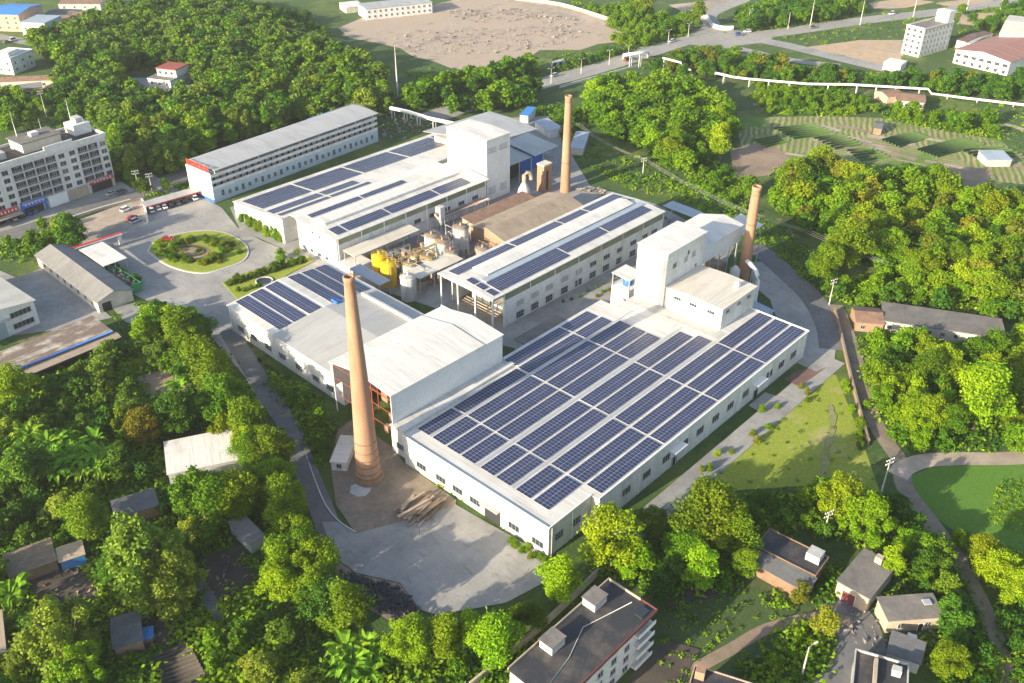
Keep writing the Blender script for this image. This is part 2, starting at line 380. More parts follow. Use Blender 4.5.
def mk_farm():
    mt, n, b = newmat('striped_farm_plots'); g = N(n, 'ShaderNodeNewGeometry')
    def stripes(rot, sc_):
        mp = N(n, 'ShaderNodeMapping'); mp.inputs['Rotation'].default_value = (0, 0, rot); n.links.new(g.outputs['Position'], mp.inputs[0])
        wv = N(n, 'ShaderNodeTexWave'); wv.inputs['Scale'].default_value = sc_; wv.inputs['Distortion'].default_value = 5.0; wv.inputs['Detail'].default_value = 3; wv.inputs['Detail Scale'].default_value = .6
        n.links.new(mp.outputs[0], wv.inputs[0]); return ramp(n, wv.outputs[1], .3, .7)
    soil = mixc(n, ramp(n, noise(n, .08, 4, .6, 'Position'), .35, .7), (.40, .31, .19), (.25, .19, .11)); leaf = mixc(n, ramp(n, noise(n, .2, 4, .7, 'Position'), .3, .7), (.07, .16, .015), (.15, .25, .025))
    m1 = mixc(n, stripes(1.1, .12), soil, leaf); m2 = mixc(n, stripes(-.25, .15), soil, leaf)
    o = mixc(n, ramp(n, noise(n, .018, 2, .5, 'Position'), .47, .53), m1, m2)
    o = mixc(n, ramp(n, noise(n, .03, 4, .6, 'Position', (1, 1.6, 1)), .54, .62), o, leaf)
    n.links.new(o, b.inputs['Base Color']); b.inputs['Roughness'].default_value = .95; bump(n, b, noise(n, 1.2, 4, .8, 'Position'), .8, .4); return mt
M['farm'] = mk_farm()
M['farm_old'] = mk_grass('farm_soil', (.17, .19, .06), (.27, .23, .12), (.12, .22, .02), .42)

# ------------------------------------------------------------------ ground sheets
def structure(o): return tag(o, kind='structure')
g = MB(); S = 2600
g.quad((-S, -S, 0), (S, -S, 0), (S, S, 0), (-S, S, 0))
structure(g.build('ground', M['ground']))
_z = [0.0]
def sheet(name, pts, mat, excl=False, world=False, kind='structure'):
    _z[0] += .002
    P = [Vector((p[0], p[1], 0)) for p in pts] if world else [G(*p) for p in pts]
    n = len(P); ar = sum(P[i].x * P[(i + 1) % n].y - P[(i + 1) % n].x * P[i].y for i in range(n))
    if ar < 0: P = P[::-1]
    b = MB(); b.add([(p.x, p.y, _z[0]) for p in P], [tuple(range(n))])
    o = b.build(name, mat); structure(o)
    if excl: EXCL.append([(p.x, p.y) for p in P])
    return o
def smooth(P, k=5):
    Q = []
    for i in range(len(P) - 1):
        p0, p1, p2, p3 = P[max(i - 1, 0)], P[i], P[i + 1], P[min(i + 2, len(P) - 1)]
        for t in np.linspace(0, 1, k, endpoint=False):
            Q.append(.5 * ((2 * p1) + (p2 - p0) * t + (2 * p0 - 5 * p1 + 4 * p2 - p3) * t * t + (3 * p1 - p0 - 3 * p2 + p3) * t ** 3))
    Q.append(P[-1]); return Q
def ribbon_pts(P, wd):
    L, Rr = [], []
    for i, p in enumerate(P):
        d = (P[min(i + 1, len(P) - 1)] - P[max(i - 1, 0)]); d.z = 0; d.normalize(); nn = Vector((-d.y, d.x, 0))
        ww = wd[i] if isinstance(wd, list) else wd
        L.append(p + nn * ww / 2); Rr.append(p - nn * ww / 2)
    return L, Rr
def ribbon(name, px, wd, mat, excl=True, kind='structure'):
    _z[0] += .002
    P = smooth([G(*p) for p in px]); L, Rr = ribbon_pts(P, wd); n = len(P)
    b = MB(); b.add([(p.x, p.y, _z[0]) for p in L + Rr], [(i, n + i, n + i + 1, i + 1) for i in range(n - 1)])
    o = b.build(name, mat); tag(o, kind=kind)
    if excl:
        for i in range(0, n - 1): EXCL.append([(q.x, q.y) for q in (L[i], L[i + 1], Rr[i + 1], Rr[i])])
    return P

# fields and bare ground
sheet('meadow', [(655, 500), (690, 478), (770, 420), (815, 372), (836, 375), (850, 410), (866, 452), (880, 492), (866, 490), (800, 486), (740, 490), (690, 495)], M['lawn'], True)
sheet('bright_field', [(905, 478), (930, 468), (975, 462), (1040, 462), (1060, 560), (1010, 553), (960, 535), (925, 510)], M['lawn_bright'], True)
sheet('dark_meadow', [(640, 640), (655, 590), (700, 580), (745, 560), (800, 575), (830, 600), (840, 640), (800, 700), (640, 700)], M['lawn_dark'])
sheet('garden_soil', [(664, 600), (676, 588), (735, 580), (742, 588), (690, 606), (672, 612)], M['dirt_dark'])
sheet('house_yard_soil', [(640, 660), (655, 645), (690, 650), (672, 700), (620, 700)], M['dirt_dark'])
sheet('cleared_lot', [(338, 28), (362, 18), (372, 10), (420, 8), (470, -4), (530, -2), (566, 6), (590, 20), (628, 34), (618, 42), (598, 44), (580, 50), (540, 50), (528, 58), (500, 60), (478, 72), (450, 68), (436, 62), (412, 56), (400, 48), (372, 42), (350, 38)], M['lot'], True)
sheet('bare_lane', [(508, 2), (520, -4), (612, 18), (608, 26), (580, 22)], M['dirt_pale'], True)
sheet('earth_shoulder', [(838, 60), (870, 42), (905, 45), (900, 62), (880, 66)], M['dirt_orange'], True)
sheet('earth_bank', [(800, 48), (860, 40), (905, 40), (903, 56), (860, 58)], M['dirt_orange'], True)
sheet('quarry_bank', [(868, 3), (905, -2), (935, 2), (905, 8), (875, 9)], M['dirt_orange'], True)
sheet('clay_bank', [(935, 3), (985, -3), (1000, 3), (955, 9)], M['dirt_orange'], True)
sheet('orange_slope', [(962, 14), (1000, 12), (1012, 18), (980, 26), (958, 24)], M['dirt_orange'], True)
sheet('earth_clearing', [(668, 5), (745, -4), (742, 4), (720, 12), (688, 14)], M['dirt_pale'], True)
ribbon('lot_track', [(345, 34), (400, 44), (450, 40), (520, 28), (600, 34), (640, 48)], 6, M['dirt_pale'], False)
ribbon('lot_spur', [(430, 44), (460, 20), (500, 4)], 5, M['dirt_pale'], False)
# farm plots between the woods
sheet('farm_ground', [(735, 118), (820, 116), (880, 118), (940, 130), (1000, 140), (1030, 165), (1030, 185), (960, 178), (900, 165), (820, 160), (770, 170), (745, 165)], M['farm'], True)
sheet('bare_plot', [(730, 150), (770, 140), (790, 160), (770, 175), (735, 180)], M['dirt'], True)
sheet('dark_plot', [(950, 165), (990, 170), (985, 205), (955, 200)], M['dirt'], True)
sheet('green_plot', [(718, 90), (742, 92), (756, 108), (735, 112)], M['lawn_dark'], True)
random.seed(3)
crop_rows = MB()
for k, (P, n) in enumerate([([(772, 128), (812, 124), (838, 134), (795, 140)], 6), ([(812, 138), (840, 134), (862, 145), (836, 150)], 6), ([(915, 150), (960, 138), (985, 145), (938, 158)], 7),
                 ([(880, 140), (912, 132), (930, 138), (900, 148)], 6), ([(845, 150), (870, 148), (890, 158), (862, 162)], 5), ([(960, 150), (1000, 146), (1024, 156), (985, 162)], 5), ([(752, 140), (775, 136), (790, 142), (768, 148)], 4)]):
    a, b_, c_, d_ = [G(*p) for p in P]
    sheet('vegetable_plot', P, M['lawn_bright'] if k % 2 == 0 else M['lawn_dark'])
    for i in range(n):
        t = (i + .5) / n
        p = a.lerp(d_, t); q = b_.lerp(c_, t)
        crop_rows.tube([p + Vector((0, 0, .35)), p.lerp(q, .5) + Vector((0, 0, .45)), q + Vector((0, 0, .35))], .55, 5)
tag(crop_rows.build('vegetation_rows', M['crops']), 'low green vegetable rows in the plots between the woods', 'crops', kind='stuff')

random.seed(23)
for k in range(22):
    x, y = random.uniform(760, 1000), random.uniform(122, 162); L_ = random.uniform(18, 50)
    ribbon('field_path', [(x, y), (x + L_ * .5, y + L_ * .07 + random.uniform(-1, 1)), (x + L_, y + L_ * .2)], random.uniform(1.6, 4.5), M['dirt_pale'] if k % 3 else M['dirt'], False)
# roads, yards, tracks
HW = ribbon('main_road', [(430, 118), (500, 95), (540, 84), (605, 66), (655, 50), (700, 38), (768, 34), (868, 20), (955, 10), (1060, -6)], 15, M['highway'])
ribbon('side_road', [(690, 40), (735, 48), (790, 60), (840, 66)], 8, M['highway'])
ribbon('branch_road', [(735, 36), (780, 44), (830, 56), (890, 70), (905, 72)], 12, M['concrete'])
ribbon('hill_road', [(700, 36), (712, 26), (708, 16), (722, 8), (742, 0), (752, -8)], 11, M['highway'])
sheet('road_junction', [(672, 42), (700, 30), (730, 30), (775, 34), (770, 42), (735, 46), (700, 46)], M['highway'])
sheet('factory_apron', [(230, 208), (245, 200), (470, 120), (548, 116), (590, 186), (655, 204), (735, 246), (690, 330), (560, 360), (520, 350), (480, 340), (440, 310), (350, 280), (300, 262), (290, 252), (240, 230)], M['concrete'], True)
sheet('courtyard_pavement', [(95, 228), (140, 204), (160, 199), (196, 190), (206, 199), (222, 208), (238, 228), (262, 241), (290, 252), (312, 252), (330, 262), (318, 278), (240, 310), (236, 345), (262, 375), (276, 405), (262, 410), (246, 378), (222, 350), (196, 318), (160, 305), (140, 298), (112, 282)], M['yard'], True)
ribbon('factory_lane', [(228, 330), (248, 362), (270, 398), (288, 425), (302, 460), (318, 500), (336, 540), (368, 566)], 5.5, M['asphalt'])
sheet('loading_yard', [(322, 522), (340, 522), (356, 534), (404, 520), (456, 505), (500, 530), (549, 557), (556, 562), (542, 584), (506, 603), (473, 609), (436, 615), (420, 610), (400, 583), (356, 573), (336, 559)], M['yard'], True)
sheet('chimney_yard', [(330, 462), (338, 430), (352, 420), (393, 448), (404, 463), (456, 500), (456, 506), (404, 521), (356, 534), (336, 505)], M['track'], True)
sheet('spilled_lime', [(351, 486), (360, 482), (370, 484), (371, 490), (366, 496), (357, 497), (350, 493)], M['wall_grey'])
sheet('rubble_ground', [(336, 560), (356, 574), (400, 584), (420, 611), (398, 625), (350, 600), (335, 575)], M['dirt'], True)
sheet('side_path', [(126, 83.2), (228, 84.4), (228, 90.6), (200, 90.4), (199.5, 93.5), (191, 93.5), (190.5, 90.3), (126, 89.6)], M['concrete'], True, True)
sheet('maroon_verge', [(784, 380), (797, 371), (822, 366), (834, 362), (800, 387)], M['red_earth'], True)
sheet('rear_yard', [(752, 262), (778, 262), (800, 285), (828, 318), (836, 345), (834, 364), (816, 372), (790, 360), (770, 300), (752, 285)], M['yard'], True)
ribbon('perimeter_lane', [(752, 246), (765, 255), (788, 275), (812, 298), (828, 325), (833, 350)], 8, M['asphalt'])
ribbon('earth_track', [(836, 305), (846, 330), (856, 362), (866, 400), (880, 432), (900, 462), (905, 488), (930, 522), (958, 562), (980, 600), (1000, 650), (1012, 700)], [4.4] * 41 + [3.4] * 40, M['track'])
ribbon('field_lane', [(897, 476), (905, 468), (925, 461), (960, 459), (1000, 459), (1050, 456)], 5, M['dirt_pale'])
ribbon('cottage_lane', [(838, 600), (856, 625), (862, 650), (848, 680), (830, 700)], 9, M['asphalt'])
ribbon('earth_footpath', [(690, 672), (730, 650), (770, 628), (820, 617), (850, 622)], 2.6, M['dirt'])
ribbon('trodden_path', [(830, 405), (833, 425), (826, 450), (824, 470), (814, 488)], [1.0, 1.8, 1.3, 2.4, 1.6] * 5, M['trodden'], False)
sheet('left_yard', [(-20, 262), (17, 278), (60, 262), (92, 300), (112, 318), (60, 330), (-20, 340)], M['concrete'], True)
sheet('paved_pad', [(112, 308), (135, 303), (150, 318), (138, 326), (125, 322)], M['concrete'], True)
ribbon('shop_street', [(-40, 250), (20, 233), (75, 212), (130, 196), (200, 168), (230, 150)], 12, M['asphalt'])
ribbon('forecourt', [(-40, 236), (30, 216), (80, 200), (128, 186)], 13, M['concrete'])
sheet('car_park', [(60, 228), (96, 214), (140, 198), (152, 206), (134, 220), (104, 238), (78, 246)], M['dirt_pale'], True)
ribbon('back_lane', [(135, 165), (150, 178), (165, 188), (176, 192)], 5, M['concrete'])
sheet('village_yard', [(-20, 30), (20, 38), (50, 45), (40, 48), (0, 40)], M['concrete'], True)
sheet('village_lane', [(-20, 80), (40, 78), (62, 74), (62, 84), (30, 88), (-20, 92)], M['dirt'], True)
sheet('villa_yard', [(128, 78), (148, 78), (150, 92), (165, 104), (140, 105), (128, 98)], M['concrete'], True)
sheet('hut_yard', [(30, 575), (60, 560), (90, 575), (104, 600), (80, 610), (30, 600)], M['dirt_dark'], True)
sheet('terrace_plot', [(128, 622), (165, 612), (182, 638), (140, 655)], M['dirt_dark'], True)
sheet('terraced_bed', [(150, 658), (190, 640), (206, 676), (190, 690), (165, 690)], M['dirt_dark'], True)
sheet('kitchen_garden', [(196, 560), (240, 545), (252, 580), (225, 605), (196, 590)], M['dirt_dark'], True)
ribbon('garden_path', [(192, 578), (205, 595), (222, 618)], 3.0, M['asphalt'])
sheet('brown_clearing', [(135, 378), (160, 370), (190, 380), (188, 392), (150, 398)], M['dirt'], True)
sheet('cottage_yard', [(668, 640), (700, 650), (680, 690), (640, 690)], M['dirt_dark'])

# roundabout island with kerb
isl = [G(*p) for p in [(147, 252), (153, 243), (170, 236), (200, 231), (225, 233), (243, 242), (249, 252), (243, 262), (225, 269), (205, 274), (185, 272), (165, 265)]]
isl = smooth(isl + isl[:1], 4)[:-1]
b = MB(); b.prism([(p.x, p.y) for p in isl], 0, _z[0] + .14); structure(b.build('kerb', M['kerb']))
cen = sum(isl, Vector()) / len(isl)
b = MB(); b.prism([(cen.x + (p.x - cen.x) * .96, cen.y + (p.y - cen.y) * .96) for p in isl], .1, _z[0] + .2); structure(b.build('island_lawn', M['lawn']))
EXCL.append([(p.x, p.y) for p in isl])
bed = [G(*p) for p in [(168, 252), (180, 246), (200, 246), (210, 252), (200, 259), (180, 260)]]
b = MB(); b.prism([(p.x, p.y) for p in smooth(bed + bed[:1], 4)[:-1]], .15, _z[0] + .26); structure(b.build('flower_bed_ground', M['dirt']))
bed2 = [G(*p) for p in [(222, 283), (250, 272), (285, 262), (308, 256), (314, 262), (290, 274), (262, 292), (238, 300)]]
b = MB(); b.prism([(p.x, p.y) for p in bed2], 0, _z[0] + .16); structure(b.build('bed_kerb_ground', M['lawn']))
EXCL.append([(p.x, p.y) for p in bed2])

# ------------------------------------------------------------------ building helpers
_wc = {}
def window(parent, x, y, z, rot=0, w=1.5, h=1.4, nx=2, ny=1, frame='steel', pane='glass', name='window'):
    """rot 0 faces -y, 90 faces +x, -90 faces -x, 180 faces +y; z is the centre"""
    key = (w, h, nx, ny, frame, pane, name)
    if key not in _wc:
        p = MB(); p.box((-w / 2, -.06, -h / 2), (w / 2, .05, h / 2))
        f = MB(); t = .07
        for a in np.linspace(-w / 2, w / 2, nx + 1): f.box((a - t / 2, -.13, -h / 2 - t / 2), (a + t / 2, -.03, h / 2 + t / 2))
        for i in range(nx):
            a0, a1 = -w / 2 + i * w / nx + t / 2, -w / 2 + (i + 1) * w / nx - t / 2
            for c in np.linspace(-h / 2, h / 2, ny + 1): f.box((a0, -.128, c - t / 2), (a1, -.032, c + t / 2))
        f.box((-w / 2 - .12, -.22, -h / 2 - .15), (w / 2 + .12, -.01, -h / 2 - t / 2 - .002))
        _wc[key] = (p.mesh(name, M[pane]), f.mesh(name + '_frame', M[frame]))
    pm, fm = _wc[key]
    o = bpy.data.objects.new(name, pm); COL.objects.link(o); o.parent = parent; o.location = (x, y, z); o.rotation_euler = (0, 0, math.radians(rot))
    q = bpy.data.objects.new(name + '_frame' if name != 'window' else 'window_frame', fm); COL.objects.link(q); q.parent = o
    return o
def panel_part(parent, name, x, y, z, rot, w, h, mat, th=.12, mats=None):
    """a door, shutter or sign board: z is its lower edge, rot as for window"""
    b = MB(); b.box((-w / 2, -th, 0), (w / 2, .02, h))
    if name in ('door', 'roller_shutter', 'gate_leaf'):
        for a in ((-w / 2, -w / 2 + .12), (w / 2 - .12, w / 2)): b.box((a[0], -th - .06, 0), (a[1], -th - .002, h + .12), 1)
        b.box((-w / 2 + .12, -th - .06, h), (w / 2 - .12, -th - .002, h + .12), 1)
        if name == 'roller_shutter':
            for k in range(1, int(h / .4)): b.box((-w / 2 + .14, -th - .03, k * .4), (w / 2 - .14, -th - .002, k * .4 + .08))
    return b.build(name, mats or [M[mat], M['white_metal']], parent, (x, y, z), math.radians(rot))

def rect_px(p0, p1, p2, z):
    a, b, c = G(*p0, z), G(*p1, z), G(*p2, z)
    d = b - a; W = math.hypot(d.x, d.y); r = math.atan2(d.y, d.x)
    D = (c.x - b.x) * -math.sin(r) + (c.y - b.y) * math.cos(r)
    if D < 0: a, b = b, a; r += math.pi; D = -D
    return (a.x, a.y), r, W, D
def footprint(o, W, D, pad=1.5):
    c, s = math.cos(o.rotation_euler.z), math.sin(o.rotation_euler.z)
    EXCL.append([(o.location.x + x * c - y * s, o.location.y + x * s + y * c) for x, y in ((-pad, -pad), (W + pad, -pad), (W + pad, D + pad), (-pad, D + pad))])
def shell(o, W, D, h, wall, roof, kind='flat', rise=1.5, ov=.4, axis='x', par=0, parmat=None):
    b = MB(); r = MB()
    if kind == 'flat':
        b.box((0, 0, 0), (W, D, h)); r.box((-ov, -ov, h), (W + ov, D + ov, h + .28))
        if par:
            p = MB(); t = .22
            p.box((-ov, -ov, h + .283), (W + ov, -ov + t, h + par)); p.box((-ov, D + ov - t, h + .283), (W + ov, D + ov, h + par))
            p.box((-ov, -ov + t, h + .283), (-ov + t, D + ov - t, h + par)); p.box((W + ov - t, -ov + t, h + .283), (W + ov, D + ov - t, h + par))
            p.build('parapet', M[parmat or wall], o)
    elif kind == 'gable':
        th = .16
        if axis == 'x':
            b.profile([(0, 0), (D, 0), (D, h), (D / 2, h + rise), (0, h)], 0, W, 'x'); sl = rise / (D / 2)
            r.slab([(-ov, -ov, h - ov * sl + th), (W + ov, -ov, h - ov * sl + th), (W + ov, D / 2, h + rise + th), (-ov, D / 2, h + rise + th)], th - .01)
            r.slab([(-ov, D / 2, h + rise + th), (W + ov, D / 2, h + rise + th), (W + ov, D + ov, h - ov * sl + th), (-ov, D + ov, h - ov * sl + th)], th - .01)
        else:
            b.profile([(0, 0), (W, 0), (W, h), (W / 2, h + rise), (0, h)], D, 0, 'y'); sl = rise / (W / 2)
            r.slab([(-ov, -ov, h - ov * sl + th), (W / 2, -ov, h + rise + th), (W / 2, D + ov, h + rise + th), (-ov, D + ov, h - ov * sl + th)], th - .01)
            r.slab([(W / 2, -ov, h + rise + th), (W + ov, -ov, h - ov * sl + th), (W + ov, D + ov, h - ov * sl + th), (W / 2, D + ov, h + rise + th)], th - .01)
    elif kind == 'shed':       # falls towards -y
        b.profile([(0, 0), (D, 0), (D, h + rise), (0, h)], 0, W, 'x'); sl = rise / D
        r.slab([(-ov, -ov, h - ov * sl + .16), (W + ov, -ov, h - ov * sl + .16), (W + ov, D + ov, h + rise + ov * sl + .16), (-ov, D + ov, h + rise + ov * sl + .16)], .15)
    wo = b.build('wall', M[wall], o); ro = r.build('roof', M[roof], o)
    return wo, ro
def open_shed(o, W, D, h, roof, posts=4, rise=0, ov=.4, rows=2, post='steel', th=.16):
    r = MB(); r.slab([(-ov, -ov, h + th), (W + ov, -ov, h + th), (W + ov, D + ov, h + rise + th), (-ov, D + ov, h + rise + th)], th)
    r.build('roof', M[roof], o)
    for i in range(posts):
        for j in range(rows):
            x = W * i / (posts - 1); y = D * j / max(rows - 1, 1)
            MB().box((x - .12, y - .12, 0), (x + .12, y + .12, h + rise * (y / D) - .003)).build('post', M[post], o)

def array(parent_loc, rot, x0, x1, y0, y1, z, label, group, along='x', dz=(0, 0)):
    """one block of solar modules: frames and cells; dz: slope over x and over y"""
    o = thing('solar_array', label, 'solar panels', parent_loc, rot, group)
    W, D = x1 - x0, y1 - y0
    nl = max(1, round((W if along == 'x' else D) / 1.06)); na = max(1, round((D if along == 'x' else W) / 2.17)) * 2
    nx, ny = (nl, na) if along == 'x' else (na, nl)
    f = lambda x, y: z + dz[0] * (x - x0) + dz[1] * (y - y0)
    b = MB(); b.slab([(x0, y0, f(x0, y0) + .2), (x1, y0, f(x1, y0) + .2), (x1, y1, f(x1, y1) + .2), (x0, y1, f(x0, y1) + .2)], .06)
    b.build('module_frame', M['panel_frame'], o)
    c = MB()
    gx, gy = W / nx, D / ny
    for i in range(nx):
        for j in range(ny):
            if along == 'x': ax, bx = .032, .032; ay = .035 if j % 2 == 0 else .02; by = .02 if j % 2 == 0 else .035
            else: ay, by = .032, .032; ax = .035 if i % 2 == 0 else .02; bx = .02 if i % 2 == 0 else .035
            a0, a1, c0, c1 = x0 + i * gx + ax, x0 + (i + 1) * gx - bx, y0 + j * gy + ay, y0 + (j + 1) * gy - by
            c.quad((a0, c0, f(a0, c0) + .212), (a1, c0, f(a1, c0) + .212), (a1, c1, f(a1, c1) + .212), (a0, c1, f(a0, c1) + .212))
    c.build('module_glass', M['panel'], o)
    return o

# ------------------------------------------------------------------ large solar hall (front right)
HL, HR = (112.0, 95.2, 0), math.radians(.9)
hall = thing('solar_hall', 'large low white factory hall whose flat roof carries the most solar panels', 'factory hall', HL, HR, lm='the large solar hall')
EXCL.append([(108, 90), (228, 91), (228, 152), (108, 150)])
HZ = 8.6
b = MB()
b.box((0, 0, 0), (14.6, 46.5, HZ)); b.box((14.6, -2.1, 0), (110.6, 46.5, HZ)); b.box((1.2, 46.5, 0), (41, 52.6, HZ - .5)); b.box((41, 46.5, 0), (84, 52.0, HZ))
b.build('wall', M['wall'], hall)
b = MB(); z0, z1 = HZ + .003, HZ + .22
b.prism([(-.3, -.3), (14.3, -.3), (14.3, -2.4), (110.9, -2.4), (110.9, 46.5), (84.3, 46.5), (84.3, 52.3), (41, 52.3), (41, 46.5), (-.3, 46.5)], z0, z1)
b.build('roof', M['roof'], hall)
b = MB(); b.box((.9, 46.52, HZ - .49), (40.98, 52.7, HZ - .2)); b.build('side_roof', M['roof'], hall)
b = MB(); b.box((.9, 47.6, HZ - .19), (40.9, 49.2, HZ + .55)); b.build('ridge_cap', M['roof_bright'], hall)
for x0, x1, y, wd in ((4, 88, 25.5, .9), (4, 88, 14.4, .7), (4, 110, 41.4, .35)):
    MB().box((x0, y - wd / 2, z1 + .002), (x1, y + wd / 2, z1 + .07)).build('roof_gutter', M['steel'], hall)
b = MB()
for x0, x1, y0, y1 in ((-.3, 14.3, -.3, -.05), (-.3, -.05, -.05, 46.5), (14.3, 110.9, -2.4, -2.15), (110.65, 110.9, -2.15, 46.5)): b.box((x0, y0, z1 + .002), (x1, y1, z1 + .3))
b.build('parapet', M['white_metal'], hall)
MB().box((89, 14.3, z1 + .001), (93.5, 46.3, z1 + .05)).build('roof_walkway', M['wall_grey'], hall)
MB().box((86, 27.3, z1 + .001), (110, 27.7, z1 + .06)).build('roof_gutter', M['steel'], hall)
for yw in (40.5, 33.7, 28.0, 22.3, 10.1, 3.0): window(hall, -.0, yw, 2.6, -90, 3.2, 1.7, 3, 1)
b = MB(); b.box((-.08, 14.3, 0), (.02, 19.2, 4.6)); b.build('door', M['dark'], hall)
panel_part(hall, 'door', -.02, 12.9, 0, -90, 1.1, 2.3, 'wall_grey')
MB().box((-1.6, 13.9, 4.75), (-.01, 19.6, 4.95)).build('door_canopy', M['wall_grey'], hall)
window(hall, 1.19, 49.6, 3.0, -90, 2.6, 1.5, 4, 2)
for xw in (103.3, 96.6, 90.1, 77.7, 70, 63, 55.8, 48.8, 41, 33, 25): window(hall, xw, -2.1, 4.4, 0, 3.0, 2.1, 3, 1)
for xw in (3.5, 9.5): window(hall, xw, 0, 4.4, 0, 2.6, 1.9, 3, 2)
for xw in (83.5, 45): 
    panel_part(hall, 'door', xw, -2.1, 0, 0, 2.4, 2.8, 'dark')
    MB().box((xw - 2.6, -3.9, 5.6), (xw + 2.6, -2.11, 5.8)).build('door_canopy', M['white_metal'], hall)
for xw in (1, 8, 14.75, 30, 45.5, 60, 75, 90, 106): 
    yy = -.01 if xw < 14 else -2.11
    MB().box((xw - .09, yy - .18, .1), (xw + .09, yy, HZ - .1)).build('downpipe', M['white_metal'], hall)

rows = [(-1.5, 2.8), (3.6, 8.1), (9.0, 13.4), (15.1, 19.5), (20.2, 24.5), (26.4, 30.8), (31.4, 35.7), (36.4, 40.7), (41.9, 45.8), (46.8, 51.0)]
cols = [(4, 15.4), (16.1, 39.5), (40.3, 63.4), (64.1, 87.0), (87.7, 110)]
for r, (y0, y1) in enumerate(rows):
    k = 0
    for c, (x0, x1) in enumerate(cols):
        if r == 0 and c == 0: continue
        if r == 9 and c < 2: continue
        if c == 4 and r > 2: continue
        if c == 3 and r in (9, 8): x1 = 75.8 if r == 9 else 76.3
        if c == 3 and r in (5, 6, 7): x1 = 78.3
        if c == 3 and r == 4: x1 = 85.2
        k += 1
        array(HL, HR, x0, x1, y0, y1, z1, f'solar panels on largest hall roof, {ORD1[r]} row from grass side, {ORD1[k-1]} from yard', 'solar panels on the large hall roof')

# tower block on the hall roof
tw = thing('rooftop_tower', 'tall blank white tower block rising from the back of the largest solar hall', 'tower', (205, 132.9, 0), HR)
b = MB(); b.box((0, 0, HZ + .23), (20.3, 10.6, 26.2)); b.build('wall', M['wall'], tw)
b = MB(); b.slab([(-.25, -.25, 26.38), (20.5, -.25, 26.38), (20.5, 5.3, 26.75), (-.25, 5.3, 26.75)], .17); b.slab([(-.25, 5.3, 26.75), (20.5, 5.3, 26.75), (20.5, 10.9, 26.38), (-.25, 10.9, 26.38)], .17)
b.build('roof', M['roof_bright'], tw)
for x, z in ((4, 21.2), (9.9, 21.1), (14, 21.3)): window(tw, x, 0, z, 0, 1.7, 1.5, 2, 1, pane='wall_grey' if x > 5 else 'glass')
window(tw, 11, 0, 22.9, 0, .8, 1.3, 1, 1); window(tw, 15.9, 0, 16.8, 0, .8, .8, 1, 1)
EXCL.append([(200, 108), (232, 108), (232, 150), (200, 150)])
bx = thing('rooftop_workshop', 'low white box workshop at the foot of the tower on the solar hall roof', 'workshop', (205.7, 113.4, 0), HR)
b = MB(); b.box((0, 0, HZ + .23), (18.3, 19.3, 15.5)); b.build('wall', M['wall'], bx)
b = MB(); b.slab([(-.3, -.3, 15.7), (18.6, -.3, 15.7), (18.6, 9.6, 16.1), (-.3, 9.6, 16.1)], .18); b.slab([(-.3, 9.6, 16.1), (18.6, 9.6, 16.1), (18.6, 19.4, 15.7), (-.3, 19.4, 15.7)], .18)
b.build('roof', M['roof_cream'], bx)
for y in (15, 9.6, 3.6): window(bx, 0, y, 13.3, -90, 2.4, .9, 3, 1)
for x in (2.8, 8.9, 14.3): window(bx, x, 0, 13.9, 0, 1.8, .9, 3, 1)
b = MB(); b.box((13.2, 3.2, 15.9), (14.6, 4.6, 17)); b.lathe((13.9, 3.9, 17), [(.5, 0), (.8, .2), (.1, .6)], 10); b.build('roof_vent', M['white_metal'], bx)

# gallery behind the tower, open below
gl = thing('kiln_gallery', 'white gabled gallery on steel posts between the rooftop tower and third chimney', 'gallery', (225.6, 134.6, 0), HR)
EXCL.append([(222, 118), (266, 122), (266, 156), (222, 156)])
b = MB(); b.box((0, 0, 14), (24, .25, 19.6)); b.build('wall', M['sheet'], gl); MB().box((0, 15.5, 12), (24, 15.75, 18)).build('back_wall', M['sheet'], gl)
b = MB(); b.slab([(0, -.4, 19.75), (24.4, -.4, 19.75), (24.4, 7, 21), (0, 7, 21)], .14); b.slab([(0, 7, 21), (24.4, 7, 21), (24.4, 16.2, 18.4), (0, 16.2, 18.4)], .14); b.build('roof', M['roof_bright'], gl)
for x in (1, 6.5, 12, 17.5, 23): 
    for y in (.1, 8, 15.6): MB().box((x - .15, y - .1, 0), (x + .15, y + .13, 13.99 if y < 1 else 12)).build('post', M['steel'], gl)
b = MB()
for k in range(3): b.box((3 + k * 6.5, 2, 0), (7 + k * 6.5, 9, 5 + k)); b.lathe((5 + k * 6.5, 11, 0), [(1.6, 0), (1.6, 6), (.5, 8)], 12)
b.build('kiln', M['rust'], gl)
ls = thing('lean_to', 'small white lean-to roof on posts just right of the third chimney', 'lean-to', (251.5, 134.5, 0), HR)
open_shed(ls, 10.5, 8, 15.5, 'roof_bright', 3, 1.2)

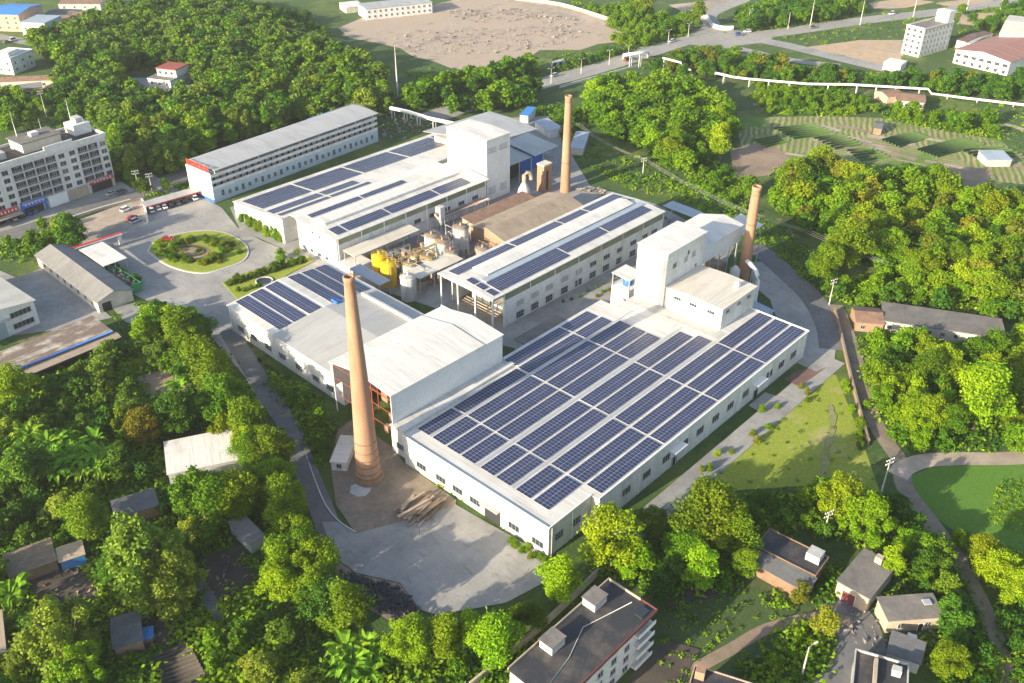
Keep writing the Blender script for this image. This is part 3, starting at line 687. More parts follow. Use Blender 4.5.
# ------------------------------------------------------------------ chimneys
def chimney(loc, h, r0, r1, label, bands, lm, mat='brick', base=None):
    o = thing('brick_chimney', label, 'chimney', loc, 0, None, lm)
    b = MB(); n = 40
    prof = [(r0 + (r1 - r0) * (t ** .92), h * t) for t in np.linspace(0, 1, 14)]
    prof = prof[:-1] + [(r1 * 1.02, h - 1.2), (r1 * 1.14, h - 1.0), (r1 * 1.14, h), (r1 * .78, h), (r1 * .7, h - 3)]
    b.lathe((0, 0, 0), prof, n, cap=False); b.build('shaft', M[mat], o)
    MB().lathe((0, 0, 0), [(r1 * .71, h - 3.0), (.01, h - 3.0)], n, cap=False).build('flue', M['dark'], o)
    for z in bands:
        t = z / h; r = r0 + (r1 - r0) * (t ** .92)
        MB().lathe((0, 0, z), [(r - .05, -.18), (r + .10, -.16), (r + .10, .16), (r - .05, .18)], n, cap=False).build('band', M['brick_dark'], o)
    if base: MB().lathe((0, 0, 0), [(r0 + .5, 0), (r0 + .5, base), (r0 + .1, base + .3)], n).build('plinth', M['brick_dark'], o)
    b = MB()
    for z in np.arange(3, h - 1, .8):
        t = z / h; r = r0 + (r1 - r0) * (t ** .92) + .12
        b.tube([(-.2, r, z), (.2, r, z)], .035, 4)
    for x in (-.2, .2): b.tube([(x, r0 + (r1 - r0) * ((z / h) ** .92) + .12, z) for z in np.linspace(2.5, h - 1, 8)], .035, 4)
    b.build('ladder', M['steel'], o)
    return o
chimney((101.6, 143.9, 0), 55.5, 3.05, 1.12, 'tallest tapering brick chimney standing in front of the open white shed', [1.8, 3.2, 5.2, 7.2, 9.4, 12.0], 'the tallest brick chimney', base=1.2)
chimney((264.6, 222.6, 0), 38.7, 2.05, 1.25, 'slim brick chimney behind the brown-roofed shed, farthest of three chimneys', [12.5, 36.5], 'the farthest brick chimney')
chimney((248.2, 131.2, 0), 34.6, 2.0, 1.35, 'shorter leaning-looking brick chimney beside the rooftop tower and white gallery', [22, 32], 'the brick chimney beside the tower')

# flue ducts and scrubber by the third chimney
d = thing('flue_duct', 'white bent flue duct leading from the third chimney down past the workshop', 'duct', (240, 121.5, 0))
b = MB(); b.tube([(6.4, 8.2, 9.6), (4.5, 5.8, 10.2), (1.6, 2.2, 10.2), (.3, .6, 9.6), (-.1, .1, 8.2), (-.1, .1, 0)], .72, 10); b.build('pipe', M['white_metal'], d)
MB().box((3.2, 4.2, 0), (3.5, 4.5, 9.5)).build('support', M['steel'], d)
d = thing('scrubber_tank', 'grey dust scrubber with conical hopper between gallery and third chimney', 'scrubber', (240, 130, 0))
b = MB(); b.lathe((0, 0, 0), [(1.6, 3), (1.6, 9), (.4, 10.4)], 16); b.lathe((0, 0, 0), [(.3, 1), (1.6, 3)], 16, cap=False); b.build('tank', M['tank'], d)
for a in range(4): MB().box((1.4 * math.cos(a * 1.571 + .785) - .1, 1.4 * math.sin(a * 1.571 + .785) - .1, 0), (1.4 * math.cos(a * 1.571 + .785) + .1, 1.4 * math.sin(a * 1.571 + .785) + .1, 4)).build('leg', M['steel'], d)
d = thing('pump_house', 'low pale blue pump house at the back corner of the solar hall', 'outbuilding', (226.5, 112, 0), HR)
shell(d, 8, 7, 3.4, 'wall_blue', 'roof_bluegrey', 'shed', .6); panel_part(d, 'door', 4, 0, 0, 0, 1.2, 2.2, 'steel')

# ------------------------------------------------------------------ tall white shed, open to the front
sh = thing('tall_shed', 'tall white metal shed with open dark front behind the tallest chimney', 'shed', (112.6, 147.3, 0), lm='the open white shed')
EXCL.append([(108, 144), (158, 144), (158, 176), (108, 176)])
b = MB(); b.box((0, 0, 8.0), (38.8, .2, 17)); b.box((0, 24, 8), (38.8, 24.2, 15.6)); b.box((38.6, .2, 0), (38.8, 24, 16.5)); b.build('wall', M['sheet'], sh)
b = MB(); b.box((0, -.02, 0), (38.8, .18, 7.99)); b.build('lower_wall', M['wall'], sh)
b = MB(); b.slab([(-.3, -.3, 17.15), (31.8, -.3, 17.15), (31.8, 12, 18.2), (-.3, 12, 18.2)], .16); b.slab([(-.3, 12, 18.2), (31.8, 12, 18.2), (31.8, 24.6, 15.7), (-.3, 24.6, 15.7)], .16); b.build('roof', M['roof_bright'], sh)
b = MB(); b.slab([(32.1, -.3, 17.0), (39.1, -.3, 17.0), (39.1, 12, 18.0), (32.1, 12, 18.0)], .16); b.slab([(32.1, 12, 18.0), (39.1, 12, 18.0), (39.1, 24.6, 15.5), (32.1, 24.6, 15.5)], .16); b.build('rear_roof', M['roof_bright'], sh)
for y in (.2, 8, 16, 23.8):
    zt = 16.9 if y < 1 else 17.5 if y < 20 else 15.4
    for x in (.2, 8, 16): MB().box((x, y - .16, 0), (x + .22, y + .05, zt)).build('post', M['red_steel'] if 1 < y < 23 else M['white_metal'], sh)
b = MB()
for x in (.25, 8.1): 
    for z in (6, 11, 15): b.box((x, .3, z), (x + .12, 23.6, z + .14))
b.tube([(.3, 8, 11), (.3, 16, 6)], .06, 5)
b.build('frame', M['red_steel'], sh)
b = MB(); b.box((20, .3, .01), (20.2, 23.8, 15.2)); b.build('back_partition', M['brick_dark'], sh)
random.seed(5)
b = MB()
for k in range(14):
    x, y = random.uniform(3, 17), random.uniform(2, 22); s = random.uniform(.8, 2.2); b.box((x, y, 0), (x + s, y + s * 1.3, s * random.uniform(.6, 2)))
b.build('stored_brick', M['brickwall'], sh)

# ------------------------------------------------------------------ front hall with grey roof
fh = thing('front_hall', 'white hall by the lane with six solar rows and a plain grey roof section', 'factory hall', (115.6, 171.6, 0), lm='the front hall')
EXCL.append([(112, 171), (158, 171), (158, 230), (112, 230)])
WF, DF = 36.6, 54.6
b = MB(); b.profile([(0, 0), (WF, 0), (WF, 8.9), (WF / 2, 10.3), (0, 8.9)], DF, 0, 'y'); b.build('wall', M['wall'], fh)
b = MB()
for a0, a1 in ((31, DF + .3),):
    b.slab([(-.4, a0, 9.05), (WF / 2, a0, 10.48), (WF / 2, a1, 10.48), (-.4, a1, 9.05)], .15); b.slab([(WF / 2, a0, 10.48), (WF + .4, a0, 9.05), (WF + .4, a1, 9.05), (WF / 2, a1, 10.48)], .15)
b.build('roof', M['roof_y'], fh)
b = MB(); a0, a1 = -.2, 30.97
b.slab([(-.4, a0, 9.05), (WF / 2, a0, 10.48), (WF / 2, a1, 10.48), (-.4, a1, 9.05)], .15); b.slab([(WF / 2, a0, 10.48), (WF + .4, a0, 9.05), (WF + .4, a1, 9.05), (WF / 2, a1, 10.48)], .15)
MAT = seamed('light_grey_roof', (.44, .43, .41), (.36, .35, .335), 1, 1.4, .55, depth=.05); b.build('grey_roof', MAT, fh)
for y in (5.8, 12.2, 19.9, 28, 35, 42.4, 49.2): window(fh, 0, y, 3.0, -90, 3.0, 1.7, 4, 2)
for y in (1, 9, 16, 24, 31.5, 39, 46, 54): MB().box((-.2, y - .08, .1), (-.005, y + .08, 8.8)).build('downpipe', M['white_metal'], fh)
b = MB(); b.tube([(22, 30, 10.4), (22, 33, 10.4)], .5, 8); b.tube([(23.2, 30, 10.2), (23.2, 33, 10.2)], .5, 8); b.build('water_tube', M['blue_paint'], fh)
MB().box((30.6, 2, 9.6), (31.4, 30, 10.6)).build('roof_duct', M['wall_grey'], fh)
sl = 1.43 / (WF / 2 + .4)
for k, x0 in enumerate((2.2, 7.2, 12.6, 20.8, 26.0, 30.9)):
    left = x0 < WF / 2
    za = 9.05 + (x0 + .4) * sl if left else 9.05 + (WF + .4 - x0) * sl
    array((115.6, 171.6, 0), 0, x0, x0 + 4.35, 31.4, 54, za, f'solar panels on the front hall, {ORD1[k]} row from the lane', 'solar panels on the front hall roof', 'y', (sl if left else -sl, 0))

# ------------------------------------------------------------------ middle solar hall
mh = thing('middle_hall', 'long white hall with raised roof monitor between tank yard and large solar hall', 'factory hall', (169, 168.6, 0), lm='the middle solar hall')
EXCL.append([(164, 164), (260, 164), (260, 236), (164, 236)])
WM, DM, HM = 85.5, 23, 11.8
MB().box((5, 0, 0), (WM, .3, 9.2)).build('front_wall', M['wall'], mh)
MB().box((5, DM - .3, 0), (WM, DM, 11)).build('back_wall', M['wall'], mh)
MB().box((WM - .3, .3, 0), (WM, DM - .3, 11)).build('end_wall', M['wall'], mh)
MB().box((22, .3, 0), (22.3, DM - .3, 11)).build('inner_wall', M['wall_grey'], mh)
MB().box((5, .05, 9.203), (WM, .25, 11.5)).build('clerestory', M['greenglass'], mh)
for k in range(8): MB().box((5 + k * 11.45, -.12, 0), (5.3 + k * 11.45, .04, 11.6)).build('pier', M['wall'], mh)
b = MB(); z1 = HM + .25; zr = z1 + .9
b.slab([(-.4, -.5, z1), (WM + .4, -.5, z1), (WM + .4, DM / 2, zr), (-.4, DM / 2, zr)], .3); b.slab([(-.4, DM / 2, zr), (WM + .4, DM / 2, zr), (WM + .4, DM + .5, z1), (-.4, DM + .5, z1)], .3); b.build('roof', M['roof'], mh)
b = MB(); b.slab([(8, 9.9, zr + .45), (81, 9.9, zr + .45), (81, 13.2, zr + 1.1), (8, 13.2, zr + 1.1)], .2); b.slab([(8, 13.2, zr + 1.1), (81, 13.2, zr + 1.1), (81, 16.6, zr + .45), (8, 16.6, zr + .45)], .2); b.build('roof_monitor', M['roof_bright'], mh)
MB().box((8.2, 10.1, zr - .3), (80.8, 16.4, zr + .24)).build('monitor_wall', M['wall_grey'], mh)
MB().box((5, 7.45, z1 + .45), (84, 9.85, z1 + .92)).build('roof_gutter', M['roof_bluegrey'], mh)
for y in (.3, 7.6, 15.2, DM - .3): MB().box((.2, y - .25, 0), (.7, y + .25, 11.85)).build('post', M['wall'], mh)
MB().box((.15, .3, 11.2), (.75, DM - .3, 11.9)).build('beam', M['wall'], mh)
for k, x in enumerate((12, 18.7, 25.4, 32.8, 39.8, 47, 54, 61.2, 68.5, 75, 80.5)):
    window(mh, x, 0, 1.9 if k else 1.9, 0, 3.2, 2.2, 4, 2); 
    window(mh, x, 0, 6.0, 0, 3.2, 1.6, 3, 1, pane='wall_grey' if k in (0, 1, 2, 3, 4) else 'glass')
b = MB()
for k in range(4): b.tube([(4 + k * .9, 3, 2.2 + .3 * k), (4 + k * .9, 18, 2.2 + .3 * k)], .22, 6)
b.tube([(3, 5, .3), (3, 5, 6), (12, 5, 6)], .25, 6); b.build('pipework', M['timber_pale'], mh)
b = MB(); b.box((9, 3, 0), (18, 9, 3.5)); b.box((10, 11, 0), (17, 19, 4.5)); b.lathe((14, 6, 3.5), [(1.5, 0), (1.5, 2.2), (.3, 3)], 12); b.build('machine', M['wall_grey'], mh)
sl = .9 / (DM / 2 + .5)
gm = 'solar panels on the middle hall roof'
for k, (x0, x1) in enumerate(((2.3, 28.5), (29.3, 52), (52.7, 65.6), (66.3, 84.2))):
    array((169, 168.6, 0), 0, x0, x1, 17.2, 21.5, z1 + (DM + .5 - 17.2) * sl, f'solar panels along the left eave of the middle hall, {ORD1[k]} from open end', gm, 'x', (0, -sl))
for k, (x0, x1, y0, y1) in enumerate(((4.6, 36.5, 1.2, 7.2), (37.2, 58, 3.1, 7.2), (58.7, 82.5, 3.1, 7.2))):
    array((169, 168.6, 0), 0, x0, x1, y0, y1, z1 + (y0 + .5) * sl, f'solar panels right of the middle hall roof monitor, {ORD1[k]} from open end', gm, 'x', (0, sl))
for k, y0 in enumerate((.7, 5.0, 9.0)):
    array((169, 168.6, 0), 0, 1.2, 3.7, y0, y0 + 3.4, z1 + (y0 + .5) * sl, f'small solar panel patch at the open end of middle hall, {ORD1[k]} from the alley', gm, 'y', (0, sl))
array((169, 168.6, 0), 0, 80, 83.6, 13, 16.4, z1 + (DM + .5 - 13) * sl, 'small square solar panel patch behind the roof monitor of the middle hall', gm, 'x', (0, -sl))

# alley: kiosk between hall and middle hall, blue tank shelter
k_ = thing('alley_store', 'small flat-roofed store in the alley beside the large solar hall', 'outbuilding', (164.5, 148.8, 0), HR)
shell(k_, 18, 6.2, 6.0, 'wall_grey', 'roof_slab', 'flat', ov=.3)
k_ = thing('tank_shelter', 'small white shelter roof over a blue tank beside the rooftop tower', 'shelter', (205.5, 146, 0), HR)
open_shed(k_, 6.5, 6.2, 12.4, 'roof_bright', 2, .5)
b = MB(); b.box((-.2, -.2, 0), (6.7, 6.4, 8.7)); b.build('base', M['wall'], k_)
b = MB(); b.lathe((3.4, 3, 8.71), [(1.5, 0), (1.5, 3.2), (.2, 3.8)], 16); b.build('tank', M['blue_paint'], k_)
k_ = thing('open_canopy', 'flat pale blue canopy over stacked goods behind the middle hall', 'canopy', (270.8, 166.5, 0)); open_shed(k_, 5.4, 13, 5, 'roof_bluegrey', 2, .3)
random.seed(9)
b = MB()
for q in range(26):
    x, y = random.uniform(-9, 5), random.uniform(-1, 14); s = random.uniform(.5, 1.4); b.box((x, y, 0), (x + s, y + s, random.uniform(.5, 1.6)))
tag(b.build('debris', M['rubble'], None, (270, 165, 0)), 'jumble of grey scrap under and beside the pale blue canopy', 'debris', kind='stuff')

# ------------------------------------------------------------------ rear factory complex
rc = thing('rear_factory', 'wide white rear factory with stepped roofs and solar rows beside the roundabout', 'factory hall', (160.5, 235, 0), lm='the rear factory')
EXCL.append([(156, 230), (290, 230), (290, 300), (156, 300)])
# left wing, rises towards the middle
b = MB(); b.profile([(28.5, 0), (60, 0), (60, 6.3), (28.5, 9.6)], 0, 101, 'x'); b.build('wall', M['wall'], rc)
s2 = 3.3 / 31.5
b = MB(); b.slab([(-.3, 28.5, 9.8), (101.3, 28.5, 9.8), (101.3, 60.4, 9.8 - 31.9 * s2), (-.3, 60.4, 9.8 - 31.9 * s2)], .18); b.build('roof', M['roof'], rc)
# right wing
b = MB(); b.box((2, .3, 0), (72, 22.4, 8.3)); b.box((2, 21, 8.301), (72, 22.4, 10.6)); b.box((2, .3, 8.301), (2.4, 20.99, 10.6)); b.build('wing_wall', M['wall'], rc)
MB().box((2.42, .36, 8.302), (72, .6, 10.6)).build('clerestory', M['greenglass'], rc)
for k in range(8): MB().box((2.6 + k * 9.9, .1, .1), (2.9 + k * 9.9, .33, 10.6)).build('pier', M['white_metal'], rc)
b = MB(); b.slab([(1.6, -.4, 10.8), (74, -.4, 10.8), (74, 11, 11.5), (1.6, 11, 11.5)], .19); b.slab([(1.6, 11, 11.5), (74, 11, 11.5), (74, 22.7, 11.2), (1.6, 22.7, 11.2)], .19); b.build('wing_roof', M['roof'], rc)
b = MB(); b.profile([(10.2, 11.45), (16.6, 11.3), (16.6, 11.9), (13.6, 12.9), (10.2, 12.3)], 5.2, 68, 'x'); b.build('roof_monitor', M['roof_bright'], rc)
b = MB(); b.box((3, 22.9, 10.2), (72, 28.3, 10.6)); b.build('valley_roof', M['roof_bright'], rc)
MB().box((9, 22.9, 0), (9.3, 28.4, 10.2)).build('passage_wall', M['wall_grey'], rc)
for y, z in ((13.5, 8.9), (9.7, 8.5)): window(rc, 2.0, y, z, -90, .9, .9, 1, 1)
for y in (19.5, 15, 10.7, 6.5): window(rc, 2.0, y, 1.5, -90, 1.6, 1.1, 2, 1)
for y in (33, 39, 46, 53): window(rc, 0, y, 3.2, -90, 2.2, 1.3, 3, 1)
for k in range(9): window(rc, 9 + k * 7.2, .3, 5.4, 0, 3.0, 1.5, 3, 1)
MB().box((4, .2, 4.0), (70, .28, 4.3)).build('string_course', M['steel'], rc)
gr = 'solar panels on the rear factory roof'
for r, (y0, y1) in enumerate(((52.6, 56.9), (47.8, 52.1), (43.1, 47.3))):
    for k, (x0, x1) in enumerate(((1.5, 23), (24, 47), (48, 70.5), (71.5, 94), (94.7, 100))):
        if r == 2 and k == 4: continue
        array((160.5, 235, 0), 0, x0, x1, y0, y1, 9.8 - (y0 - 28.5) * s2, f'solar panels on rear factory left wing, {ORD1[r]} row from dormitory, {ORD1[k]} from roundabout', gr, 'x', (0, -s2))
for k, (x0, x1, y0, y1, nm) in enumerate(((.8, 22.8, 35.2, 39.6, 'wider middle row block'), (23.6, 39.5, 35.2, 39.6, 'wider middle row block'), (1.0, 22.8, 31, 33.2, 'narrow middle row block'), (23.6, 42, 31, 33.2, 'narrow middle row block'))):
    array((160.5, 235, 0), 0, x0, x1, y0, y1, 9.8 - (y0 - 28.5) * s2, f'{nm} of solar panels on rear factory left wing, {ORD1[k % 2]} from roundabout', gr, 'x', (0, -s2))
for k, (x0, x1) in enumerate(((5.8, 28), (28.8, 49))):
    array((160.5, 235, 0), 0, x0, x1, 18.6, 21.6, 11.26, f'solar panels left of the rear factory monitor, {ORD1[k]} from the roundabout end', gr, 'x')
for k, (x0, x1) in enumerate(((4, 8), (8.8, 27), (27.8, 50), (50.8, 66))):
    array((160.5, 235, 0), 0, x0, x1, 2.0, 7.2, 10.8 + 2.4 * .0614, f'solar panels along rear factory eave above the tank yard, {ORD1[k]} from roundabout', gr, 'x', (0, .0614))
c = thing('side_canopy', 'white canopy roof on posts along the tank yard side of rear factory', 'canopy', (164.4, 228.2, 0))
open_shed(c, 28, 5.6, 6.2, 'roof_cream', 5, .3)
MB().box((-2.4, -1.4, 0), (6, 6.2, 3.0)).build('plinth', M['wall'], c)
d = thing('dust_collector', 'small white dust collector with round hatch on rear factory wall', 'dust collector', (205, 230.5, 0))
b = MB(); b.box((0, 0, 5), (2.4, 2.6, 9.6)); b.lathe((1.2, 1.3, 3), [(.3, 0), (1.1, 2)], 12, cap=False); b.build('casing', M['tank'], d); MB().tube([(-.2, 1.3, 7), (-1.2, 1.3, 7)], .8, 10).build('hatch', M['rust'], d)
for x in (.2, 2.2):
    for y in (.2, 2.4): MB().box((x - .1, y - .1, 0), (x + .1, y + .1, 5)).build('leg', M['steel'], d)

rt = thing('spray_tower', 'large blank white metal tower block at the back of the rear factory', 'tower', (235.8, 237.6, 0), lm='the rear white tower')
b = MB(); b.box((0, 0, 0), (12.6, 21.8, 24.6)); b.build('wall', M['sheet'], rt)
b = MB(); b.slab([(-.2, -.2, 24.75), (12.8, -.2, 24.75), (12.8, 11, 25.2), (-.2, 11, 25.2)], .14); b.slab([(-.2, 11, 25.2), (12.8, 11, 25.2), (12.8, 22, 24.75), (-.2, 22, 24.75)], .14); b.build('roof', M['roof_bright'], rt)
for x in (2.9, 9.0): 
    window(rt, x, 0, 20.4, 0, 4.2, 1.9, 5, 1, pane='wall_lilac'); window(rt, x, 0, 4.2, 0, 3.6, 2.6, 4, 2, pane='wall_lilac')
for y in (3.5, 10.5, 17.5): window(rt, 0, y, 20.6, -90, 3.6, 1.4, 4, 1, pane='wall_lilac')
for x in (0, 6, 12.5): MB().box((x - .06, -.08, .2), (x + .1, -.005, 24.4)).build('downpipe', M['white_metal'], rt)
o1 = thing('rear_shed', 'grey-roofed open shed farthest back, behind the rear white tower', 'shed', (252, 259, 0))
b = MB(); b.slab([(-3, -2, 13.2), (34, -2, 11.6), (34, 15, 12.6), (-3, 15, 14.2)], .2); b.slab([(-3, 15, 14.2), (34, 15, 12.6), (37, 30, 11), (-3, 30, 12)], .2); b.build('roof', M['roof_grey'], o1)
MB().box((0, 0, 0), (30, 26, 10.5)).build('wall', M['wall_cream'], o1)
o2 = thing('kiln_shed', 'grey-roofed open kiln shed on tall posts right of the rear white tower', 'shed', (250.5, 238.5, 0))
b = MB(); b.slab([(0, 2, 9.6), (14, 2, 9.6), (14, 19, 11.2), (0, 19, 11.2)], .2); b.slab([(14.1, .4, 10.4), (29, 1.0, 10.4), (29, 18, 11.6), (14.1, 19, 11.9)], .2); b.build('roof', M['roof_grey'], o2)
for x in (.5, 7, 14, 21, 28):
    for y in (2.4, 17): MB().box((x - .18, y - .18, 0), (x + .18, y + .18, 9.5)).build('post', M['steel'], o2)
b = MB(); b.box((15, 9, 0), (28, 16, 9)); b.build('back_wall', M['blue_paint'], o2); b = MB(); b.box((1, 8, 0), (12, 16, 7)); b.build('kiln', M['dark'], o2)
st = thing('brick_stack', 'squat square brick stack with white top between kiln shed and farthest chimney', 'stack', (257.2, 227.5, 0))
b = MB(); b.box((0, 0, 0), (4.6, 3.6, 11)); b.build('shaft', M['brickwall'], st); MB().box((-.15, -.15, 11.003), (4.75, 3.75, 11.6)).build('cap', M['wall_cream'], st)
MB().box((1.4, -.06, 1), (2.6, 0.02, 9)).build('recess', M['dark'], st)
cy = thing('cyclone', 'rust-topped white cyclone separator beside the squat brick stack', 'cyclone', (247.5, 229, 0))
MB().lathe((0, 0, 0), [(2.2, 0), (2.6, 2.5), (2.2, 4.5), (.9, 7)], 16).build('hopper', M['tank'], cy)
MB().tube([(0, 0, 6.8), (0, 0, 10), (.8, -.4, 11.2), (2.2, -1, 11), (2.6, -1.2, 8)], .85, 10).build('duct', M['rust'], cy)

# brown roofed shed in the middle
bs = thing('brown_shed', 'large old shed with brown fibre cement gable roof between tank yard and chimney', 'shed', (208, 200.5, 0), lm='the brown-roofed shed')
shell(bs, 41, 17.5, 5.6, 'brickwall', 'roof_brown', 'gable', 2.2, ov=.6)
for x in range(3, 40, 4): window(bs, x, 0, 3.2, 0, 2.4, 2.2, 2, 2, frame='timber', pane='dark')
b2 = thing('salmon_lean_to', 'low cluttered lean-to with pinkish stained roof left of the brown shed', 'lean-to', (212, 219, 0)); shell(b2, 32, 7.5, 4.2, 'wall_pink', 'roof_tile', 'shed', .8)
b3 = thing('pipe_rack', 'steel pipe rack with rusty pipes along the rear factory wall', 'pipe rack', (206, 231, 0))
b = MB()
for k in range(5): b.box((k * 6, 0, 0), (k * 6 + .2, .2, 4.6)); b.box((k * 6, 2.6, 0), (k * 6 + .2, 2.8, 4.6)); b.box((k * 6, .2, 4.3), (k * 6 + .2, 2.6, 4.55))
b.build('frame', M['steel'], b3)
for k, mt in enumerate(('rust', 'tank', 'rust', 'red_steel')): MB().tube([(-1, .4 + k * .65, 4.75), (25, .4 + k * .65, 4.75)], .18, 6).build('pipe', M[mt], b3)

# ------------------------------------------------------------------ tank yard
def tank(x, y, r, h, body, label, roofm='rust', group='tanks in the tank yard', rail='yellow'):
    o = thing('storage_tank', label, 'tank', (x, y, 0), random.uniform(0, 6), group)
    MB().lathe((0, 0, 0), [(r, 0), (r, h)], 24).build('body', M[body], o)
    MB().lathe((0, 0, h + .002), [(r + .12, 0), (r + .12, .15), (r * .5, .5), (.25, .7)], 24).build('top', M[roofm], o)
    b = MB()
    for zz in (.55, 1.1):
        b.tube([((r - .05) * math.cos(a), (r - .05) * math.sin(a), h + zz) for a in np.linspace(0, 2 * math.pi, 21)], .05, 4)
    for a in np.linspace(0, 2 * math.pi, 11)[:-1]: b.tube([((r - .05) * math.cos(a), (r - .05) * math.sin(a), h), ((r - .05) * math.cos(a), (r - .05) * math.sin(a), h + 1.1)], .05, 4)
    b.build('railing', M[rail], o)
    b = MB()
    for yy in (-.3, .3): b.tube([(r + .15, yy, 0), (r + .15, yy, h + 1)], .05, 4)
    for zz in np.arange(.5, h, .5): b.tube([(r + .15, -.3, zz), (r + .15, .3, zz)], .035, 4)
    b.build('ladder', M['steel'], o)
    MB().lathe((0, 0, h + .7), [(.35, 0), (.35, .9), (.1, 1.1)], 10).build('hatch', M[roofm], o)
    return o
random.seed(21)
tank(168.6, 220.6, 2.5, 7.6, 'yellow', 'bright yellow storage tank, left of the two yellow ones', 'yellow', 'yellow tanks')
tank(167.1, 214.2, 2.6, 7.6, 'yellow', 'bright yellow storage tank nearest the white tank, right of yellow pair', 'yellow', 'yellow tanks')
tank(165.6, 202.8, 2.5, 7.8, 'tank', 'large plain white tank standing in front of the cream canopy', 'tank', rail='rust')
tank(173.2, 211.0, 2.6, 6.6, 'tank', 'pale tank with rusty top directly behind the right yellow tank', 'rust')
tank(180.4, 209.9, 2.6, 6.6, 'tank', 'white tank with rusty top behind the cream canopy', 'rust')
tank(190, 218.6, 2.5, 8.2, 'tank', 'tall stained tank nearest the rear factory wall, farther back', 'rust', rail='rust')
tank(190.2, 213.4, 2.5, 7.6, 'tank', 'stained pale tank in the middle of the far trio', 'rust', rail='rust')
tank(188.6, 207.6, 2.4, 6.6, 'tank', 'short stained tank nearest the middle hall in the far trio', 'rust', rail='rust')
tank(200.2, 214.8, 2.8, 9.2, 'tank', 'largest stained tank at the foot of the brown-roofed shed', 'rust', rail='rust')
tank(199.5, 203.5, 2.6, 5.0, 'rust', 'low rusty tank between the brown shed and middle hall', 'rust', rail='rust')
tank(174.5, 219.0, 2.0, 4.6, 'rust', 'low rusty tank behind the left yellow tank', 'rust')
tank(181.0, 217.2, 2.2, 4.8, 'tank', 'low pale tank in the centre of the tank yard', 'rust')
pw = thing('walkway_platform', 'rusty steel walkway with yellow rails across the tank tops', 'walkway', (172, 213.5, 0))
b = MB(); b.box((0, 0, 7.4), (18, 1.2, 7.55)); b.box((5, 1.2, 7.4), (6.2, 6, 7.55)); b.build('deck', M['rust'], pw)
b = MB()
for y in (0, 1.2):
    b.tube([(0, y, 8.5), (18, y, 8.5)], .05, 4)
    for x in range(0, 19, 2): b.tube([(x, y, 7.5), (x, y, 8.5)], .05, 4)
b.build('railing', M['yellow'], pw)
for x in (1, 9, 17): MB().box((x, .5, 0), (x + .2, .7, 7.4)).build('post', M['steel'], pw)
random.seed(33)
for k in range(18):
    x, y = random.uniform(170, 205), random.uniform(203, 226)
    o = thing('process_pipe', f'rusty bent pipe run through the tank yard, {ORD[k]} to the yellow tanks' if False else 'rusty bent process pipe among the tanks in the tank yard', 'pipe', (x, y, 0), random.choice((0, 1.571)), 'pipes among the tanks')
    kh = 4 + (k % 7) * .5; MB().tube([(0, 0, 0), (0, 0, kh), (5 + k % 6, 0, kh), (5 + k % 6, 0, 1)], .16, 6).build('pipe', M[random.choice(('rust', 'tank', 'steel', 'steel'))], o)
    MB().lathe((0, 0, 0), [(.35, 0), (.35, .2)], 8).build('flange', M['rust'], o)
b = MB()
for k in range(120):
    x, y = random.uniform(171, 207), random.uniform(201, 228); s = random.uniform(.4, 1.6); b.box((x, y, 0), (x + s, y + s * random.uniform(.5, 1.5), random.uniform(.5, 3.2)))
tag(b.build('debris', M['rust']), 'rusty machinery and scrap clutter between the storage tanks', 'scrap', kind='stuff')
c = thing('cream_canopy', 'cream sheet roof on posts between tank yard and middle hall front', 'canopy', (169.6, 201.8, 0)); open_shed(c, 18.5, 6.2, 6, 'roof_cream', 4, .2)
c = thing('blue_canopy', 'grey-blue sheet canopy in front of the yellow tanks', 'canopy', (158.4, 208.3, 0)); open_shed(c, 4, 14.6, 5.6, 'roof_bluegrey', 2, .2)

# ------------------------------------------------------------------ dormitory with red rooftop sign
DR = math.radians(4.4)
dm = thing('dormitory_block', 'long white dormitory with grey vaulted roof, balcony bands and red rooftop sign', 'dormitory', (162.1, 312, 0), DR, lm='the long dormitory')
WD, DD = 86.5, 15.6; footprint(dm, WD, DD)
MB().box((0, .02, 0), (WD, DD, 5.2)).build('ground_storey', M['wall_blue'], dm)
MB().box((0, 1.8, 5.21), (WD, DD, 11.4)).build('upper_storeys', M['wall_grey'], dm)
MB().box((-.25, -.1, 5.23), (.05, DD, 12.0)).build('gable_wall', M['wall'], dm)
MB().box((-.26, .05, .003), (-.03, DD, 5.2)).build('gable_base', M['wall'], dm)
MB().box((-.3, -.05, 0), (-.27, DD, 1.3)).build('blue_plinth', M['blue_paint'], dm)
for z0, z1 in ((5.22, 6.45), (7.75, 8.95), (10.2, 11.45)):
    MB().box((.06, -.12, z0), (WD, .1, z1)).build('balcony_parapet', M['wall'], dm)
for z in (5.24, 7.8, 10.3): MB().box((.06, .1, z), (WD, 1.79, z + .15)).build('balcony_floor', M['wall_grey'], dm)
random.seed(2)
for fl, z in enumerate((7.0, 9.5)):
    for k in range(28):
        x = 2.2 + k * 3.02
        panel_part(dm, 'door', x, 1.8, z - 1.6, 0, 1.5, 2.5, 'red_steel' if random.random() < .2 else 'dark')
for k in range(26): window(dm, 4 + k * 3.15, 0, 2.6 + (.5 if k % 5 == 0 else 0), 0, 1.2, 2.3 if k % 3 == 0 else 1.6, 2, 2)
b = MB(); n = 10; pts = []
for i in range(n + 1):
    t = i / n; pts.append((-.7 + t * (DD + 1.2), 12.9 + .75 * math.sin(math.pi * min(1, t * .85))))
prof = pts + [(p[0], p[1] - .22) for p in pts[::-1]]
b.profile(prof, 1.5, WD + .6, 'x'); b.build('roof', M['roof_grey'], dm)
for k in range(9): 
    for y in (.2, DD - .3): MB().box((2 + k * 10.3, y - .12, 11.45), (2.25 + k * 10.3, y + .12, 12.85)).build('roof_post', M['white_metal'], dm)
